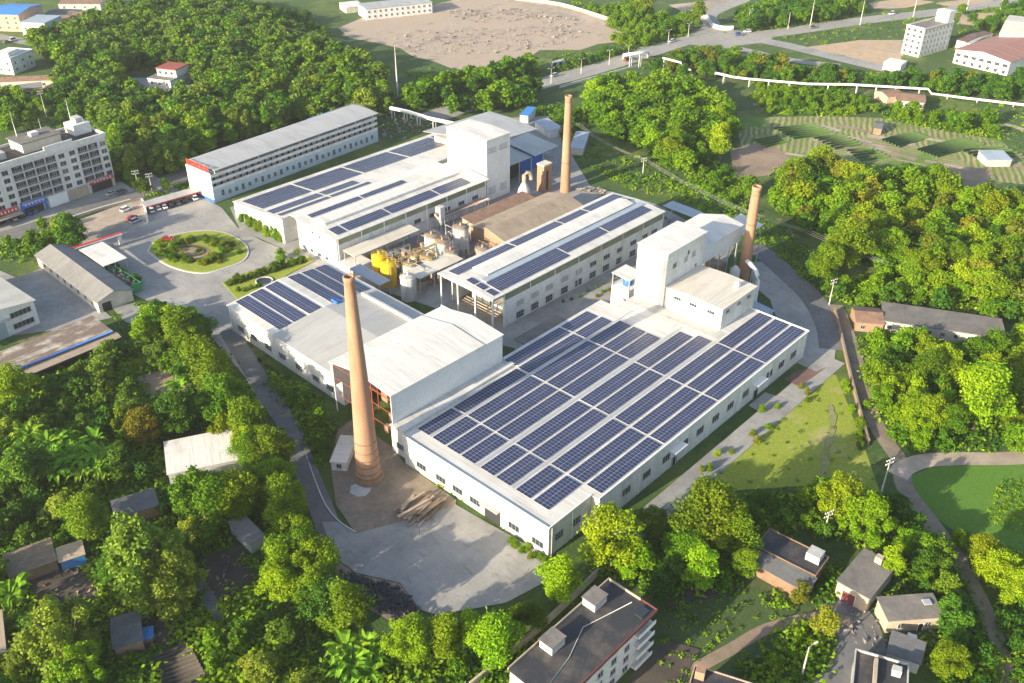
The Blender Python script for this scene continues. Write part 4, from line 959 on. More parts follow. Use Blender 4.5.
# rooftop sign: red character-like boards that cannot be read in the photo
sg = thing('rooftop_sign', 'row of red sign characters on the end edge of the dormitory roof', 'sign', (162.1, 312, 0), DR)
random.seed(4)
for k in range(5):
    b = MB(); y0 = 1.0 + k * 2.9
    for q in range(3): b.box((-.15, y0, 12.35 + q * .85), (.05, y0 + 2.2, 12.68 + q * .85))
    for q in (.1, 1.0, 1.9): b.box((-.17, y0 + q, 12.3), (-.151, y0 + q + .34, 14.5))
    b.build('character', M['red_paint'], sg)
MB().box((.06, .8, 12.1), (.2, 15.2, 12.4)).build('rail', M['red_paint'], sg)
for q in range(6): MB().box((.06, .9 + q * 2.8, 11.9), (.16, 1.0 + q * 2.8, 14.3)).build('sign_post', M['steel'], sg)
random.seed(6)
for r in range(2):
    for k in range(4):
        b = MB(); y0, z0 = 2.6 + k * 2.9, 9.3 - r * 2.0
        for q in range(3): b.box((-.30, y0, z0 - .6 + q * .55), (-.252, y0 + 1.3, z0 - .45 + q * .55))
        b.box((-.32, y0 + .55, z0 - .7), (-.301, y0 + .75, z0 + .75)); b.build('wall_character', M['wall_lilac'], dm)
bt = thing('blue_roof_shed', 'small shed with bright blue roof behind the far end of dormitory', 'shed', (232, 341, 0), DR); shell(bt, 14, 6, 6.5, 'wall_grey', 'blue_tarp', 'shed', .8)
bt = thing('grey_annex', 'grey-roofed annex behind the far end of the long dormitory', 'outbuilding', (246, 335, 0), DR); shell(bt, 12, 10, 8, 'wall_grey', 'roof_slab', 'shed', .8)

# ------------------------------------------------------------------ corner apartment building (left)
AR = math.radians(5.1); AW, AD, AH = 62.0, 17.0, 21.0
ap = thing('apartment_building', 'five-storey lilac-grey apartment block with balconies above street shops', 'apartment building', (143.6 - AW * math.cos(AR), 355.2 - AW * math.sin(AR), 0), AR, lm='the apartment block with shops')
footprint(ap, AW, AD, 3)
MB().box((0, 0, 4.2), (AW, AD, AH)).build('wall', M['wall_lilac'], ap)
MB().box((0, .3, 0), (AW, AD, 4.19)).build('ground_storey', M['wall_cream'], ap)
MB().box((.3, .3, AH + .003), (AW - .3, AD - .3, AH + .15)).build('roof', M['roof_dark'], ap)
b = MB()
for a, c in (((-.3, -.5, AH - .6), (AW + .3, .25, AH + 1.1)), ((-.3, AD - .25, AH + .003), (AW + .3, AD + .3, AH + 1.1)), ((AW - .25, .26, AH + .004), (AW + .3, AD - .26, AH + 1.1))): b.box(a, c)
b.build('parapet', M['wall'], ap)
b = MB(); b.profile([(AW - 24.5, AH - 1.2), (AW - 24.5, AH + 2.4), (AW - 13.2, AH + 2.4), (AW - 13.2, AH - 1.2), (AW - 14.5, AH - .2), (AW - 17, AH + .5), (AW - 20.5, AH + .5), (AW - 23, AH - .2)], -.55, -.02, 'y'); b.build('pediment', M['wall'], ap)
hs = MB(); hs.box((AW - 30, 4.0, AH + .16), (AW - 15, 14, AH + 4.0)); hs.build('stair_house', M['wall_cream'], ap)
MB().box((AW - 30.6, 3.5, AH + 4.003), (AW - 14.5, 14.6, AH + 4.3)).build('stair_house_roof', M['roof_slab'], ap)
MB().box((AW - 24, 8, AH + 4.31), (AW - 21, 10.4, AH + 5.6)).build('roof_hatch', M['wall'], ap)
MB().box((AW - 8, 7, AH + .16), (AW - 1, 14, AH + 4.2)).build('lift_house', M['wall'], ap)
MB().box((AW - 5.5, 9, AH + 4.21), (AW - 2.5, 13, AH + 6)).build('water_tank', M['wall_grey'], ap)
MB().box((AW - 50, 5, AH + .16), (AW - 36, 13, AH + 2.6)).build('low_roof_room', M['wall_grey'], ap)
cols_w, cols_b = (1.6, 14.3, 18.6, 40.3, 44.8, 49.5), (5.7, 10.0, 22.9, 27.2, 31.5, 35.8, 54)
for fl in range(5):
    z = 6.1 + fl * 3.0
    for u in cols_w:
        window(ap, AW - u, 0, z, 0, 2.3, 1.7, 2, 1)
        MB().box((AW - u - 1.7, -.05, z - 1.5), (AW - u + 1.7, -.001, z + 1.49)).build('window_bay', M['wall'], ap) if fl < 4 else None
    for u in cols_b:
        o = MB().box((AW - u - 1.85, -.09, z - 1.15), (AW - u + 1.85, -.001, z + 1.15)).build('balcony', M['dark'], ap)  # flat dark box: the shade of the balcony recess is in its colour
        MB().box((AW - u - 2.0, -.75, z - 1.4), (AW - u + 2.0, -.095, z - 1.17)).build('balcony_slab', M['wall_lilac'], o)
        b = MB(); b.box((AW - u - 1.9, -.74, z - .3), (AW - u + 1.9, -.68, z - .22)); 
        for q in np.linspace(-1.85, 1.85, 10): b.box((AW - u + q - .03, -.73, z - 1.16), (AW - u + q + .03, -.69, z - .3))
        b.build('balcony_rail', M['steel'], o)
        window(o, AW - u, -.1, z - .05, 0, 1.5, 1.9, 2, 1, 'steel')
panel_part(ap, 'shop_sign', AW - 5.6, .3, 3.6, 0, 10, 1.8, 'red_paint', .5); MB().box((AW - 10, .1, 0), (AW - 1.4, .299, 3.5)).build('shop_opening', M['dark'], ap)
panel_part(ap, 'roller_shutter', AW - 15.5, .3, 0, 0, 8.2, 4.6, 'stone_wall', .3); panel_part(ap, 'roller_shutter', AW - 24, .3, 0, 0, 7.6, 4.9, 'white_metal', .5)
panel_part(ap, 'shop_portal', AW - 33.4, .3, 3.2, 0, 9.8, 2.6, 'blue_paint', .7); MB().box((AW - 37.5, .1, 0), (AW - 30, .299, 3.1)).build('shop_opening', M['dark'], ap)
for q in (38.0, 28.9): panel_part(ap, 'portal_leg', AW - q, .3, 0, 0, .7, 3.2, 'blue_paint', .7)
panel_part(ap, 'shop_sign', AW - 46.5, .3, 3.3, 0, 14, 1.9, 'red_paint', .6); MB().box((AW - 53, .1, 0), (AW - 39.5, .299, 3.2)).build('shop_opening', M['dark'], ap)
MB().box((AW - 54, -3.6, 2.9), (AW - 39.2, .28, 3.05)).build('awning', M['stone_wall'], ap)
random.seed(8)
for (u0, u1, zz) in ((1.5, 9.6, 4.1), (29.5, 37.5, 4.1), (40, 53, 3.85)):      # unreadable sign writing
    b = MB(); u = u0
    while u < u1 - .8:
        b.box((AW - u - .7, -.53 if zz == 4.1 and u < 12 else -.63, zz), (AW - u, -.2, zz + .14)); b.box((AW - u - .42, -.54 if zz == 4.1 and u < 12 else -.64, zz - .1), (AW - u - .28, -.201, zz + .8)); b.box((AW - u - .7, -.53 if zz == 4.1 and u < 12 else -.63, zz + .55), (AW - u, -.2, zz + .66)); u += 1.35
    b.build('sign_writing', M['white_metal'], ap)
for k, (x, y, h) in enumerate(((AW - 27, 13, 9.5), (AW - 17, 14, 8), (AW - 5, 13.6, 9), (AW - 3, 8, 6), (AW - 39, 12, 8), (AW - 2, 13, 6))):
    a = thing('roof_mast', 'thin white lightning mast on the apartment block roof', 'mast', ap.matrix_world @ Vector((0, 0, 0)), 0, 'masts on the apartment roof')
    p = Matrix.Translation(ap.location) @ Matrix.Rotation(AR, 4, 'Z') @ Vector((x, y, AH + (4.2 if k in (0, 2) else .2)))
    a.location = p; MB().tube([(0, 0, 0), (0, 0, h)], [.14, .06], 6).build('pole', M['white_metal'], a); MB().lathe((0, 0, 0), [(.4, 0), (.4, .15)], 8).build('foot', M['steel'], a)

# ------------------------------------------------------------------ buildings left of the entrance
o = thing('long_grey_shed', 'long low shed with grey fibre cement gable roof beside the entrance road', 'shed', (92.6, 264.5, 0), math.radians(-.4), lm='the long grey shed')
footprint(o, 11.4, 45); shell(o, 11.2, 45, 4, 'wall_cream', 'fibre', 'gable', 1.9, .5, 'y')
for y in range(4, 44, 5): window(o, 0, y, 2.3, -90, 1.4, 1.2, 2, 1)
MB().box((1.2, -.12, 0), (4, .05, 3)).build('door', M['dark'], o)
o = thing('left_workshop', 'white gabled workshop with roller shutter cut by the left picture edge', 'workshop', (44, 269.5, 0), math.radians(4), lm='the white workshop at the left')
footprint(o, 33.5, 36); shell(o, 33.2, 36, 8.2, 'wall', 'roof_cream', 'gable', 2.2, .6, 'y')
for z in (2.4, 6.1): window(o, 28.7, 0, z, 0, 6.2, 1.7, 5, 1)
panel_part(o, 'roller_shutter', 20.5, 0, 0, 0, 6.5, 5.4, 'roof_bluegrey'); panel_part(o, 'roller_shutter', 10, 0, 0, 0, 6, 5, 'roof_bluegrey')
MB().box((14, -1.4, 5.7), (25, -.01, 5.9)).build('door_canopy', M['wall_grey'], o)
o = thing('rusty_roof_shed', 'low shed with blotchy rusted roof and blue gutter below the white workshop', 'shed', (38, 245.6, 0), math.radians(.6), lm='the rusty-roofed shed')
footprint(o, 50, 11); shell(o, 49.4, 11, 4, 'wall_grey', 'roof_rust', 'flat', ov=.5)
MB().tube([(-.5, -.75, 4.0), (50, -.75, 4.0)], .26, 8).build('gutter', M['blue_paint'], o)
b = MB(); b.slab([(0, -3.6, 2.7), (51, -3.6, 2.7), (51, -.52, 3.4), (0, -.52, 3.4)], .1); b.build('awning', M['timber_pale'], o)
for x in range(2, 50, 6): MB().box((x, -3.4, 0), (x + .15, -3.25, 2.64)).build('post', M['timber'], o)
for x in range(4, 48, 5): window(o, x, 0, 1.7, 0, 2.2, 1.2, 3, 1, frame='blue_paint')
o = thing('entrance_canopy', 'bright white canopy roof beside the entrance road, behind green skip', 'canopy', (104.9, 285, 0), math.radians(1)); footprint(o, 8, 16)
open_shed(o, 7.6, 16, 4.4, 'roof_bright', 3, .3)
# green skip with load
o = thing('green_skip', 'green ribbed open container heaped with brown scrap beside the entrance canopy', 'skip', (105.4, 268.4, 0), math.radians(1)); footprint(o, 4, 16)
b = MB(); L_, W_, H_ = 15.5, 3.6, 3.0
b.box((0, 0, .4), (.12, L_, H_)); b.box((W_ - .12, 0, .4), (W_, L_, H_)); b.box((.121, 0, .4), (W_ - .121, .12, H_)); b.box((.121, L_ - .12, .4), (W_ - .121, L_, H_)); b.box((.121, .121, .4), (W_ - .121, L_ - .121, .55)); b.build('container', M['green_paint'], o)
for k in range(13): MB().box((-.14, .4 + k * 1.2, .4), (-.003, .62 + k * 1.2, H_ + .02)).build('rib', M['green_paint'], o)
MB().box((-.2, -.1, H_ + .003), (W_ + .2, .3, H_ + .2)).build('rim', M['green_paint'], o)
random.seed(12); b = MB()
for k in range(40):
    x, y = random.uniform(.3, 2.6), random.uniform(.3, 14); s = random.uniform(.4, 1.1); b.box((x, y, .6), (x + s * .7, y + s, random.uniform(2.2, 3.3)))
b.build('load', M['rust'], o)
# gate
o = thing('factory_gate', 'entrance gate with long red and white roof beam on posts', 'gate', (107.8, 304, 0), math.radians(-2), lm='the factory gate')
MB().box((-5, 0, 3.9), (13, 1.6, 4.3)).build('beam', M['white_metal'], o); MB().box((-5, .3, 4.303), (13, 1.3, 4.55)).build('beam_top', M['red_paint'], o)
for x in (-4, 3, 11.5): MB().box((x, .4, 0), (x + 1, 1.4, 3.89)).build('post', M['red_paint'] if x < 0 else M['wall'], o)
b = MB()
for k in range(12): b.box((4 + k * .6, .8, .1), (4.1 + k * .6, .95, 1.5))
b.box((4, .82, 1.5), (11.3, .93, 1.6)); b.build('sliding_barrier', M['steel'], o)
MB().box((-9, -1, 0), (-5.2, 3, 3)).build('guard_room', M['wall'], o)
# carport
o = thing('carport', 'long low grey carport with red edge along the parking bays', 'carport', (132, 320, 0), math.radians(-1)); a, b2 = G(146, 207, 2.8), G(200, 191.5, 2.8)
o.location = (a.x, a.y, 0); o.rotation_euler.z = math.atan2((b2 - a).y, (b2 - a).x); L_ = (b2 - a).length; footprint(o, L_, 6)
MB().box((0, 0, 2.7), (L_, 5.5, 2.85)).build('roof', M['roof_grey'], o); MB().box((0, -.15, 2.5), (L_, -.01, 2.9)).build('fascia', M['red_paint'], o)
for k in range(7): MB().box((k * L_ / 6 - .08 if k else .05, 5, 0), (k * L_ / 6 + .08 if k < 6 else L_ - .05, 5.2, 2.69)).build('post', M['steel'], o)
CP = o

# ------------------------------------------------------------------ vehicles
def car_mesh(L=4.4, W=1.8, H=1.5, kind='car'):
    b = MB(); w_ = W / 2
    secs = [(-L / 2, .45, .75, .80), (-L / 2 + .12, .30, .88, .92), (-L * .28, .28, .95, .98), (L * .2, .28, .92, .98), (L / 2 - .2, .30, .78, .94), (L / 2, .42, .66, .80)]
    vs = []
    for x, z0, z1, f in secs:
        for y, z in ((-w_ * f, z0), (-w_ * f, (z0 + z1) / 2), (-w_ * f * .93, z1), (w_ * f * .93, z1), (w_ * f, (z0 + z1) / 2), (w_ * f, z0)): vs.append((x, y, z))
    fs = []
    for i in range(len(secs) - 1):
        for k in range(6): fs.append((i * 6 + k, i * 6 + (k + 1) % 6, (i + 1) * 6 + (k + 1) % 6, (i + 1) * 6 + k))
    fs += [tuple(range(5, -1, -1)), tuple(range(len(vs) - 6, len(vs)))]
    b.add(vs, [f[::-1] for f in fs])
    c = MB(); x0, x1, x2, x3 = -L * .44 if kind != 'car' else -L * .36, -L * .36 if kind != 'car' else -L * .24, L * .10, L * .24
    lo = [(x0, -w_ * .86, .9), (x3, -w_ * .86, .9), (x3, w_ * .86, .9), (x0, w_ * .86, .9)]; hi = [(x1, -w_ * .7, H), (x2, -w_ * .7, H), (x2, w_ * .7, H), (x1, w_ * .7, H)]
    c.add(lo + hi, [(0, 1, 5, 4), (1, 2, 6, 5), (2, 3, 7, 6), (3, 0, 4, 7)])
    r = MB(); r.slab([(x1 - .05, -w_ * .72, H + .05), (x2 + .05, -w_ * .72, H + .05), (x2 + .05, w_ * .72, H + .05), (x1 - .05, w_ * .72, H + .05)], .07)
    wh = MB(); wh.tube([(0, -.11, 0), (0, .11, 0)], .32, 14); hub = MB(); hub.tube([(0, -.125, 0), (0, .125, 0)], .19, 10)
    hl = MB(); hl.box((-.05, -.18, -.08), (.05, .18, .08))
    return b.mesh('body', M['white_metal']), c.mesh('windows', M['glass']), r.mesh('roof', M['white_metal']), wh.mesh('wheel', M['black']), hub.mesh('rim', M['steel']), hl.mesh('headlight', M['white_metal'])
CARM = {k: car_mesh(*v) for k, v in {'car': (4.4, 1.8, 1.45, 'car'), 'suv': (4.7, 1.9, 1.75, 'suv'), 'van': (5.0, 1.95, 2.05, 'suv')}.items()}
PAINT = {c: plain('car_paint_' + c, v, .25, 0, .03) for c, v in dict(white=(.8, .8, .8), silver=(.45, .46, .48), black=(.02, .02, .022), red=(.45, .02, .02), blue=(.04, .10, .3), grey=(.16, .16, .17)).items()}
def car(x, y, rot, label, colour='white', kind='car', group='parked cars', z=.2):
    o = thing('parked_' + ('van' if kind == 'van' else 'car'), label, 'van' if kind == 'van' else 'car', (x, y, z + .08), rot, group)
    L = {'car': 4.4, 'suv': 4.7, 'van': 5.0}[kind]; W = {'car': 1.8, 'suv': 1.9, 'van': 1.95}[kind]
    bm, cm, rm, wm, hm, lm = CARM[kind]
    def put(me, nm, loc=(0, 0, 0), par=o, mat=None):
        q = bpy.data.objects.new(nm, me); COL.objects.link(q); q.parent = par; q.location = loc
        if mat: q.material_slots[0].link = 'OBJECT'; q.material_slots[0].material = mat
        return q
    put(bm, 'body', mat=PAINT[colour]); put(cm, 'windows'); put(rm, 'roof', mat=PAINT[colour])
    for sx in (-.31, .30):
        for sy in (-1, 1): wq = put(wm, 'wheel', (L * sx, sy * (W / 2 - .1), .24)); put(hm, 'rim', (0, 0, 0), wq)
    for sy in (-1, 1): put(lm, 'headlight', (L / 2 - .06, sy * W * .32, .66))
    return o
pr = CP.rotation_euler.z
for k, (px, py, c, kd, lb) in enumerate(((151.5, 212, 'white', 'suv', 'white car at the near end of the grey carport'), (158, 210, 'white', 'car', 'white car second from the near end under carport'), (164.5, 208.5, 'white', 'car', 'white car third from the near end under carport'),
        (171, 206.5, 'black', 'suv', 'black car in the middle under the carport'), (177.5, 204.5, 'grey', 'car', 'dark grey car toward the far end under the carport'), (184, 202.5, 'black', 'car', 'black car second from far end under carport'), (194.5, 199.5, 'white', 'suv', 'white car at the far end of the carport'))):
    p = G(px, py); car(p.x, p.y, pr + math.pi / 2 - .1, lb, c, kd)
for px, py, a, c, kd, lb in ((126.5, 211, .25, 'white', 'suv', 'white car alone on the pale car park by the street'), (132.5, 219.5, .2, 'red', 'car', 'dark red car beside the gate on the car park'), (136, 222.5, .2, 'silver', 'suv', 'silver car just below the dark red car near gate'), (167.5, 240.5, -.5, 'red', 'car', 'bright red car at the edge of the roundabout island'),
        (112, 195, .2, 'silver', 'car', 'silver car outside the right end of the shops'), (122, 193.5, .2, 'grey', 'suv', 'grey car parked past the end of the shops'), (8, 222, 1.4, 'blue', 'suv', 'blue car among those parked outside left shops'), (15, 220, 1.4, 'silver', 'car', 'silver car among those parked outside left shops'),
        (22, 217, 1.4, 'black', 'suv', 'black car outside the left shops under awning'), (30, 214.5, 1.3, 'blue', 'car', 'dark blue car beside the blue shop portal'), (36, 212, 1.3, 'grey', 'car', 'grey car right of the blue shop portal car'),
        (910, 646, .3, 'white', 'van', 'white van between the pale cottage and dark roofed house'), (14, 41, .3, 'white', 'van', 'white van in the village yard at top left'), (7, 43, .3, 'grey', 'car', 'grey car next to the white van in village yard')):
    p = G(px, py); car(p.x, p.y, a, lb, c, kd)
HP = [G(*p) for p in [(505, 93), (545, 82), (608, 64.5), (655, 49), (705, 36), (768, 33), (868, 19), (955, 9)]]
random.seed(14)
for k, t in enumerate((.3, 1.2, 2.3, 3.4, 4.5, 4.7, 5.4, 6.3)):
    i = int(t); p = HP[i].lerp(HP[i + 1], t - i); d = (HP[i + 1] - HP[i]).normalized(); n_ = Vector((-d.y, d.x, 0)) * (3.2 if k % 2 else -3.2)
    col = ('white', 'silver', 'red', 'white', 'blue', 'white', 'grey', 'white')[k]
    car(p.x + n_.x, p.y + n_.y, math.atan2(d.y, d.x) + (math.pi if k % 2 else 0), f'small {col} vehicle on the highway, {ORD1[k]} from its left end', col, 'van' if k in (4, 7) else 'suv', 'vehicles on the highway')

# ------------------------------------------------------------------ small houses and huts
def simple(name, label, cat, p0, p1, p2, z, wall, roof, kind='flat', rise=1, ov=.3, axis='x', par=0, wins=(), door=None, lm=None, parmat=None, rw=1.2, rh=1.2):
    (x, y), r, W, D = rect_px(p0, p1, p2, z)
    o = thing(name, label, cat, (x, y, 0), r, None, lm); footprint(o, W, D, 1)
    shell(o, W, D, z - (.28 if kind == 'flat' else 0), wall, roof, kind, rise, ov, axis, par, parmat)
    for side, zs, n in wins:
        Ln = W if side in 'fb' else D
        for zz in zs:
            for k in range(n):
                u = (k + .5) * Ln / n
                pos = {'f': (u, 0, 0), 'b': (u, D, 180), 'l': (0, u, -90), 'r': (W, u, 90)}[side]
                window(o, pos[0], pos[1], zz, pos[2], rw, rh, 2, 1)
    if door:
        side, u, w_, h_, mt = door; pos = {'f': (u * W, 0, 0), 'l': (0, u * D, -90), 'r': (W, u * D, 90), 'b': (u * W, D, 180)}[side]
        panel_part(o, 'door', pos[0], pos[1], 0, pos[2], w_, h_, mt)
    o['dims'] = (W, D); return o, W, D
# bottom apartment block, seen from above
o = thing('four_storey_block', 'four-storey white block with dark flat roof and maroon eave at bottom centre', 'apartment building', (78.5, 63.9, 0), math.radians(.8), lm='the dark-roofed four-storey block')
WB, DB = 28.4, 10.6; footprint(o, WB, DB, 2)
MB().box((0, .3, 0), (WB, DB, 11.7)).build('wall', M['wall'], o); MB().box((-.3, -.5, 11.703), (WB + .3, DB + .3, 12.0)).build('roof', M['roof_dark'], o)
b = MB(); b.box((-.32, -.7, 11.45), (WB + .5, -.51, 12.25)); b.box((WB + .31, -.505, 11.45), (WB + .5, 3, 12.25)); b.build('eave_band', M['maroon'], o)
b = MB(); b.box((-.3, DB + .1, 12.003), (WB + .3, DB + .3, 12.5)); b.box((WB + .1, 3.1, 12.003), (WB + .3, DB + .09, 12.5)); b.build('parapet', M['stone_wall'], o)
for x, y in ((7.2, 7.0), (20.2, 7.6)):
    q = MB().box((x, y, 12.003), (x + 3.6, y + 3.0, 14.0)).build('stair_house', M['wall_grey'], o); MB().box((x - .2, y - .2, 14.003), (x + 3.8, y + 3.2, 14.2)).build('stair_house_roof', M['roof_slab'], q)
MB().box((WB - 3.4, .2, 12.01), (WB - .8, 2.0, 12.3)).build('skylight', M['glass'], o)
MB().tube([(0, 3, 12.1), (9, 4.5, 12.1), (16, 7, 12.1), (27, 4, 12.1)], .09, 5).build('roof_pipe', M['wall_grey'], o)
for fl in range(4):
    z = 1.5 + fl * 2.95
    for x in (2, 5.5, 9, 13, 17, 21): window(o, x, .3, z, 0, 1.5, 1.4, 2, 1)
    q = MB().box((WB - 5.4, -1.0, z - 1.3), (WB - .2, .29, z - 1.1)).build('balcony', M['wall'], o); MB().box((WB - 5.4, -1.05, z - 1.097), (WB - .2, -.9, z - .2)).build('balcony_rail', M['white_metal'], q)
    window(o, WB - 2.6, .3, z, 0, 2.6, 1.7, 3, 1); window(o, WB, 5, z, 90, 1.4, 1.4, 2, 1)
o, W, D = simple('stone_cottage', 'pale rendered cottage with grey roof slab, dark red doors and roof box', 'cottage', (838.2, 580.3), (869.5, 597.7), (891, 563), 4.6, 'stone_wall', 'roof_slab', wins=[('r', (2.6,), 2)], door=('f', .42, 3.0, 3.0, 'maroon'), lm='the cottage with red doors')
MB().box((W * .45, D - 2.2, 4.63), (W * .45 + 1.5, D - .8, 6.2)).build('roof_box', M['stone_wall'], o)
o, W, D = simple('low_cottage', 'low pale cottage with wide grey roof and skylight, right of red doors', 'cottage', (889, 620.5), (943.7, 616.5), (920.4, 597), 3.6, 'stone_wall', 'roof_slab', 'shed', .5, wins=[('f', (1.7,), 2)], door=('f', .62, 1.2, 2.2, 'dark'), lm='the low cottage')
MB().box((W * .75, D * .5, 4.15), (W * .75 + 1.6, D * .5 + 1.4, 4.45)).build('skylight', M['steel'], o)
o, W, D = simple('dark_roof_house', 'flat dark-roofed house with pale roof walls cut by the bottom edge', 'house', (852, 700), (905, 716), (928, 672), 4.5, 'wall_grey', 'roof_dark', par=.8, lm='the dark-roofed house')
MB().box((W * .35, D * .35, 4.6), (W * .42, D * .9, 5.6)).build('roof_wall', M['stone_wall'], o); MB().box((W * .7, D * .7, 4.6), (W * .7 + 1.6, D * .7 + 1.4, 6.2)).build('roof_box', M['wall_grey'], o)
o, W, D = simple('slate_lean_to', 'blue-grey lean-to roof between the low cottage and dark-roofed house', 'lean-to', (888, 652), (920, 664), (932, 648), 3, 'wall_grey', 'fibre_dark', 'shed', .5)
o, W, D = simple('long_dark_house', 'long dark-roofed house with pale box room on its roof end', 'house', (757, 546), (815, 575), (828, 558), 4.2, 'brick_dark', 'roof_dark', par=.5, wins=[('f', (2.0,), 5)], lm='the long dark-roofed house', parmat='brick_dark')  # dark wall colour stands in for the shade lying over this house
MB().box((W - 3.6, D - 3.4, 4.2), (W - .6, D - .5, 6.2)).build('stair_house', M['wall_grey'], o)
o, W, D = simple('dark_lean_to', 'dark rusty lean-to roof in front of the long dark-roofed house', 'lean-to', (752, 562), (806, 592), (813, 580), 3.2, 'brick_dark', 'fibre_dark', 'shed', .6)
o, W, D = simple('terracotta_house', 'small house with terracotta edged dark roof cut by the bottom edge', 'house', (686, 700), (752, 722), (768, 690), 7, 'wall_pink', 'roof_dark', par=.5, parmat='wall_pink', wins=[('l', (2, 5), 2)], lm='the terracotta-edged house')
MB().box((.3, D - 2.6, 7), (2.0, D - .6, 9)).build('chimney', M['brickwall'], o)
o, W, D = simple('old_strip_building', 'long ruined building with cracked pale grey roof slab beside the earth track', 'building', (884, 320), (1006, 338), (1010, 320), 4, 'wall_grey', 'roof_slab', wins=[('f', (2,), 9)], lm='the long ruined building')
o, W, D = simple('tiled_hut', 'small dark tiled hut beside the earth track, left of ruined building', 'hut', (857, 322), (884, 324), (884, 309), 3.2, 'brickwall', 'roof_tile', 'gable', 1.2, wins=[('f', (1.6,), 2)], lm='the small tiled hut')
o, W, D = simple('white_roof_shed', 'shed with plain white roof almost buried in the trees, lower left', 'shed', (168, 474), (243, 458), (235, 431), 3.8, 'wall_grey', 'roof_bright', 'shed', .8, lm='the white-roofed shed in the trees')
o, W, D = simple('brown_hut', 'brown board-roofed hut beside blue sheeting at far lower left', 'hut', (10, 577), (56, 560), (52, 541), 3, 'timber', 'timber', 'shed', .7, lm='the brown board-roofed hut')
o, W, D = simple('blue_sheet_hut', 'small hut with pale brown roof and blue sheeting beside the bananas', 'hut', (60, 562), (84, 554), (80, 543), 2.8, 'blue_tarp', 'timber_pale', 'shed', .4)
o, W, D = simple('grey_board_hut', 'grey board hut cut by the left picture edge near bottom', 'hut', (-18, 660), (5, 652), (3, 612), 2.8, 'timber', 'timber_pale', 'shed', .4)
o, W, D = simple('garden_hut', 'dark grey roofed hut beside the ploughed terrace, bottom left', 'hut', (114, 648), (142, 640), (136, 612), 2.8, 'brickwall', 'fibre_dark', 'gable', .9, lm='the dark garden hut')
o, W, D = simple('dark_long_hut', 'long dark-roofed hut under trees below the white-roofed shed', 'hut', (116, 518), (158, 505), (154, 491), 3, 'brickwall', 'fibre_dark', 'shed', .6)
o, W, D = simple('lane_hut', 'small grey-roofed hut at the lane side among dense trees', 'hut', (250, 544), (264, 536), (262, 506), 3, 'wall_grey', 'fibre', 'shed', .5)
o, W, D = simple('chimney_shed', 'small white flat-roofed shed at the foot of the tallest chimney', 'outbuilding', (331, 461), (346, 462), (347, 436), 3, 'wall', 'roof_cream', wins=[('f', (1.6,), 1)])
o, W, D = simple('blue_sheet_cover', 'small blue sheet cover on poles beside the dark garden hut', 'shelter', (138, 640), (152, 637), (148, 629), 1.6, 'timber', 'blue_tarp', 'shed', .2)
# top left village
o, W, D = simple('forest_villa', 'two-storey white villa with red roof edge alone in the forest', 'villa', (147.5, 78.5), (170, 81), (182, 71), 7, 'wall', 'roof_slab', par=.5, wins=[('f', (2.2, 5.2), 3), ('r', (4,), 2)], lm='the white villa in the forest')
MB().box((W * .15, D * .35, 7.0), (W * 1.0, D * 1.0, 10.6)).build('upper_floor', M['wall'], o); MB().box((W * .12, D * .32, 10.603), (W * 1.03, D * 1.03, 11.1)).build('upper_roof', M['red_steel'], o)
for u in (.3, .55, .8): window(o, W * u, D * .35, 8.9, 0, 1.4, 1.4, 2, 1)
o, W, D = simple('villa_annex', 'low grey-roofed annex right of the white forest villa', 'outbuilding', (168, 94), (189, 94), (192, 85), 3.6, 'wall_grey', 'roof_slab'); 
o, W, D = simple('villa_store', 'small grey-roofed store left of the white forest villa', 'outbuilding', (124, 92), (146, 88), (144, 80), 3, 'wall_grey', 'fibre_dark', 'shed', .5)
o, W, D = simple('village_house', 'white village house with grey roof terrace at the left picture edge', 'house', (-14, 57), (10, 59), (32, 50), 8.5, 'wall', 'roof_bluegrey', par=.8, wins=[('f', (2.4, 5.8), 3), ('r', (2.4, 5.8), 3)], lm='the white village house')
MB().box((W * .3, D * .2, 8.3), (W * .75, D * .7, 10.6)).build('roof_room', M['wall'], o)
o, W, D = simple('blue_sided_house', 'cream house with sky-blue side wall and pale metal roof, top left', 'house', (20, 22), (44, 23), (50, 15), 9, 'wall_cream', 'roof_bluegrey', wins=[('f', (2.2, 5.4), 3), ('r', (5,), 2)], lm='the blue-sided house')
MB().box((W + .003, .2, .3), (W + .12, D - .2, 8.6)).build('side_cladding', M['wall_blue'], o)
o, W, D = simple('salmon_house', 'salmon-coloured house with blue roof at the top left corner', 'house', (-16, 14), (18, 15), (22, 4), 10, 'wall_pink', 'blue_tarp', 'gable', 1.5, wins=[('f', (2.2, 5.2, 8), 4), ('r', (3, 6), 2)], lm='the salmon house')
for k, (p0, p1, p2, lb, rf) in enumerate((((42, 16), (66, 17), (66, 9), 'dark tiled row house behind the blue-sided house', 'fibre_dark'), ((66, 16), (102, 18), (102, 12), 'long brown tiled row house at the forest edge, top left', 'roof_tile'), ((58, 4), (100, 4), (100, -2), 'tiled row house at the very top left of forest', 'roof_tile'),
        ((50, 19), (66, 20), (66, 15), 'small salmon roofed hut between the row houses', 'roof_tile'), ((0, 82), (68, 79), (67, 75), 'long brown tiled row beside the village lane', 'roof_tile'), ((18, 90), (42, 87), (41, 82), 'small hut with grey roof and orange front by village lane', 'fibre'), ((68, 86), (90, 84), (89, 80), 'small white-walled hut at the end of village lane', 'fibre'))):
    simple('row_house', lb, 'house', p0, p1, p2, 4, 'wall_pink' if k in (3, 5) else 'wall_cream', rf, 'gable', 1.3, wins=[('f', (2,), 4)])
o, W, D = simple('long_white_hall', 'long white building with small windows at the top edge beyond the cleared lot', 'building', (366, 9), (432, 2), (430, -4), 7, 'wall', 'roof_grey', wins=[('f', (2, 5), 12)], lm='the long white building at the top')
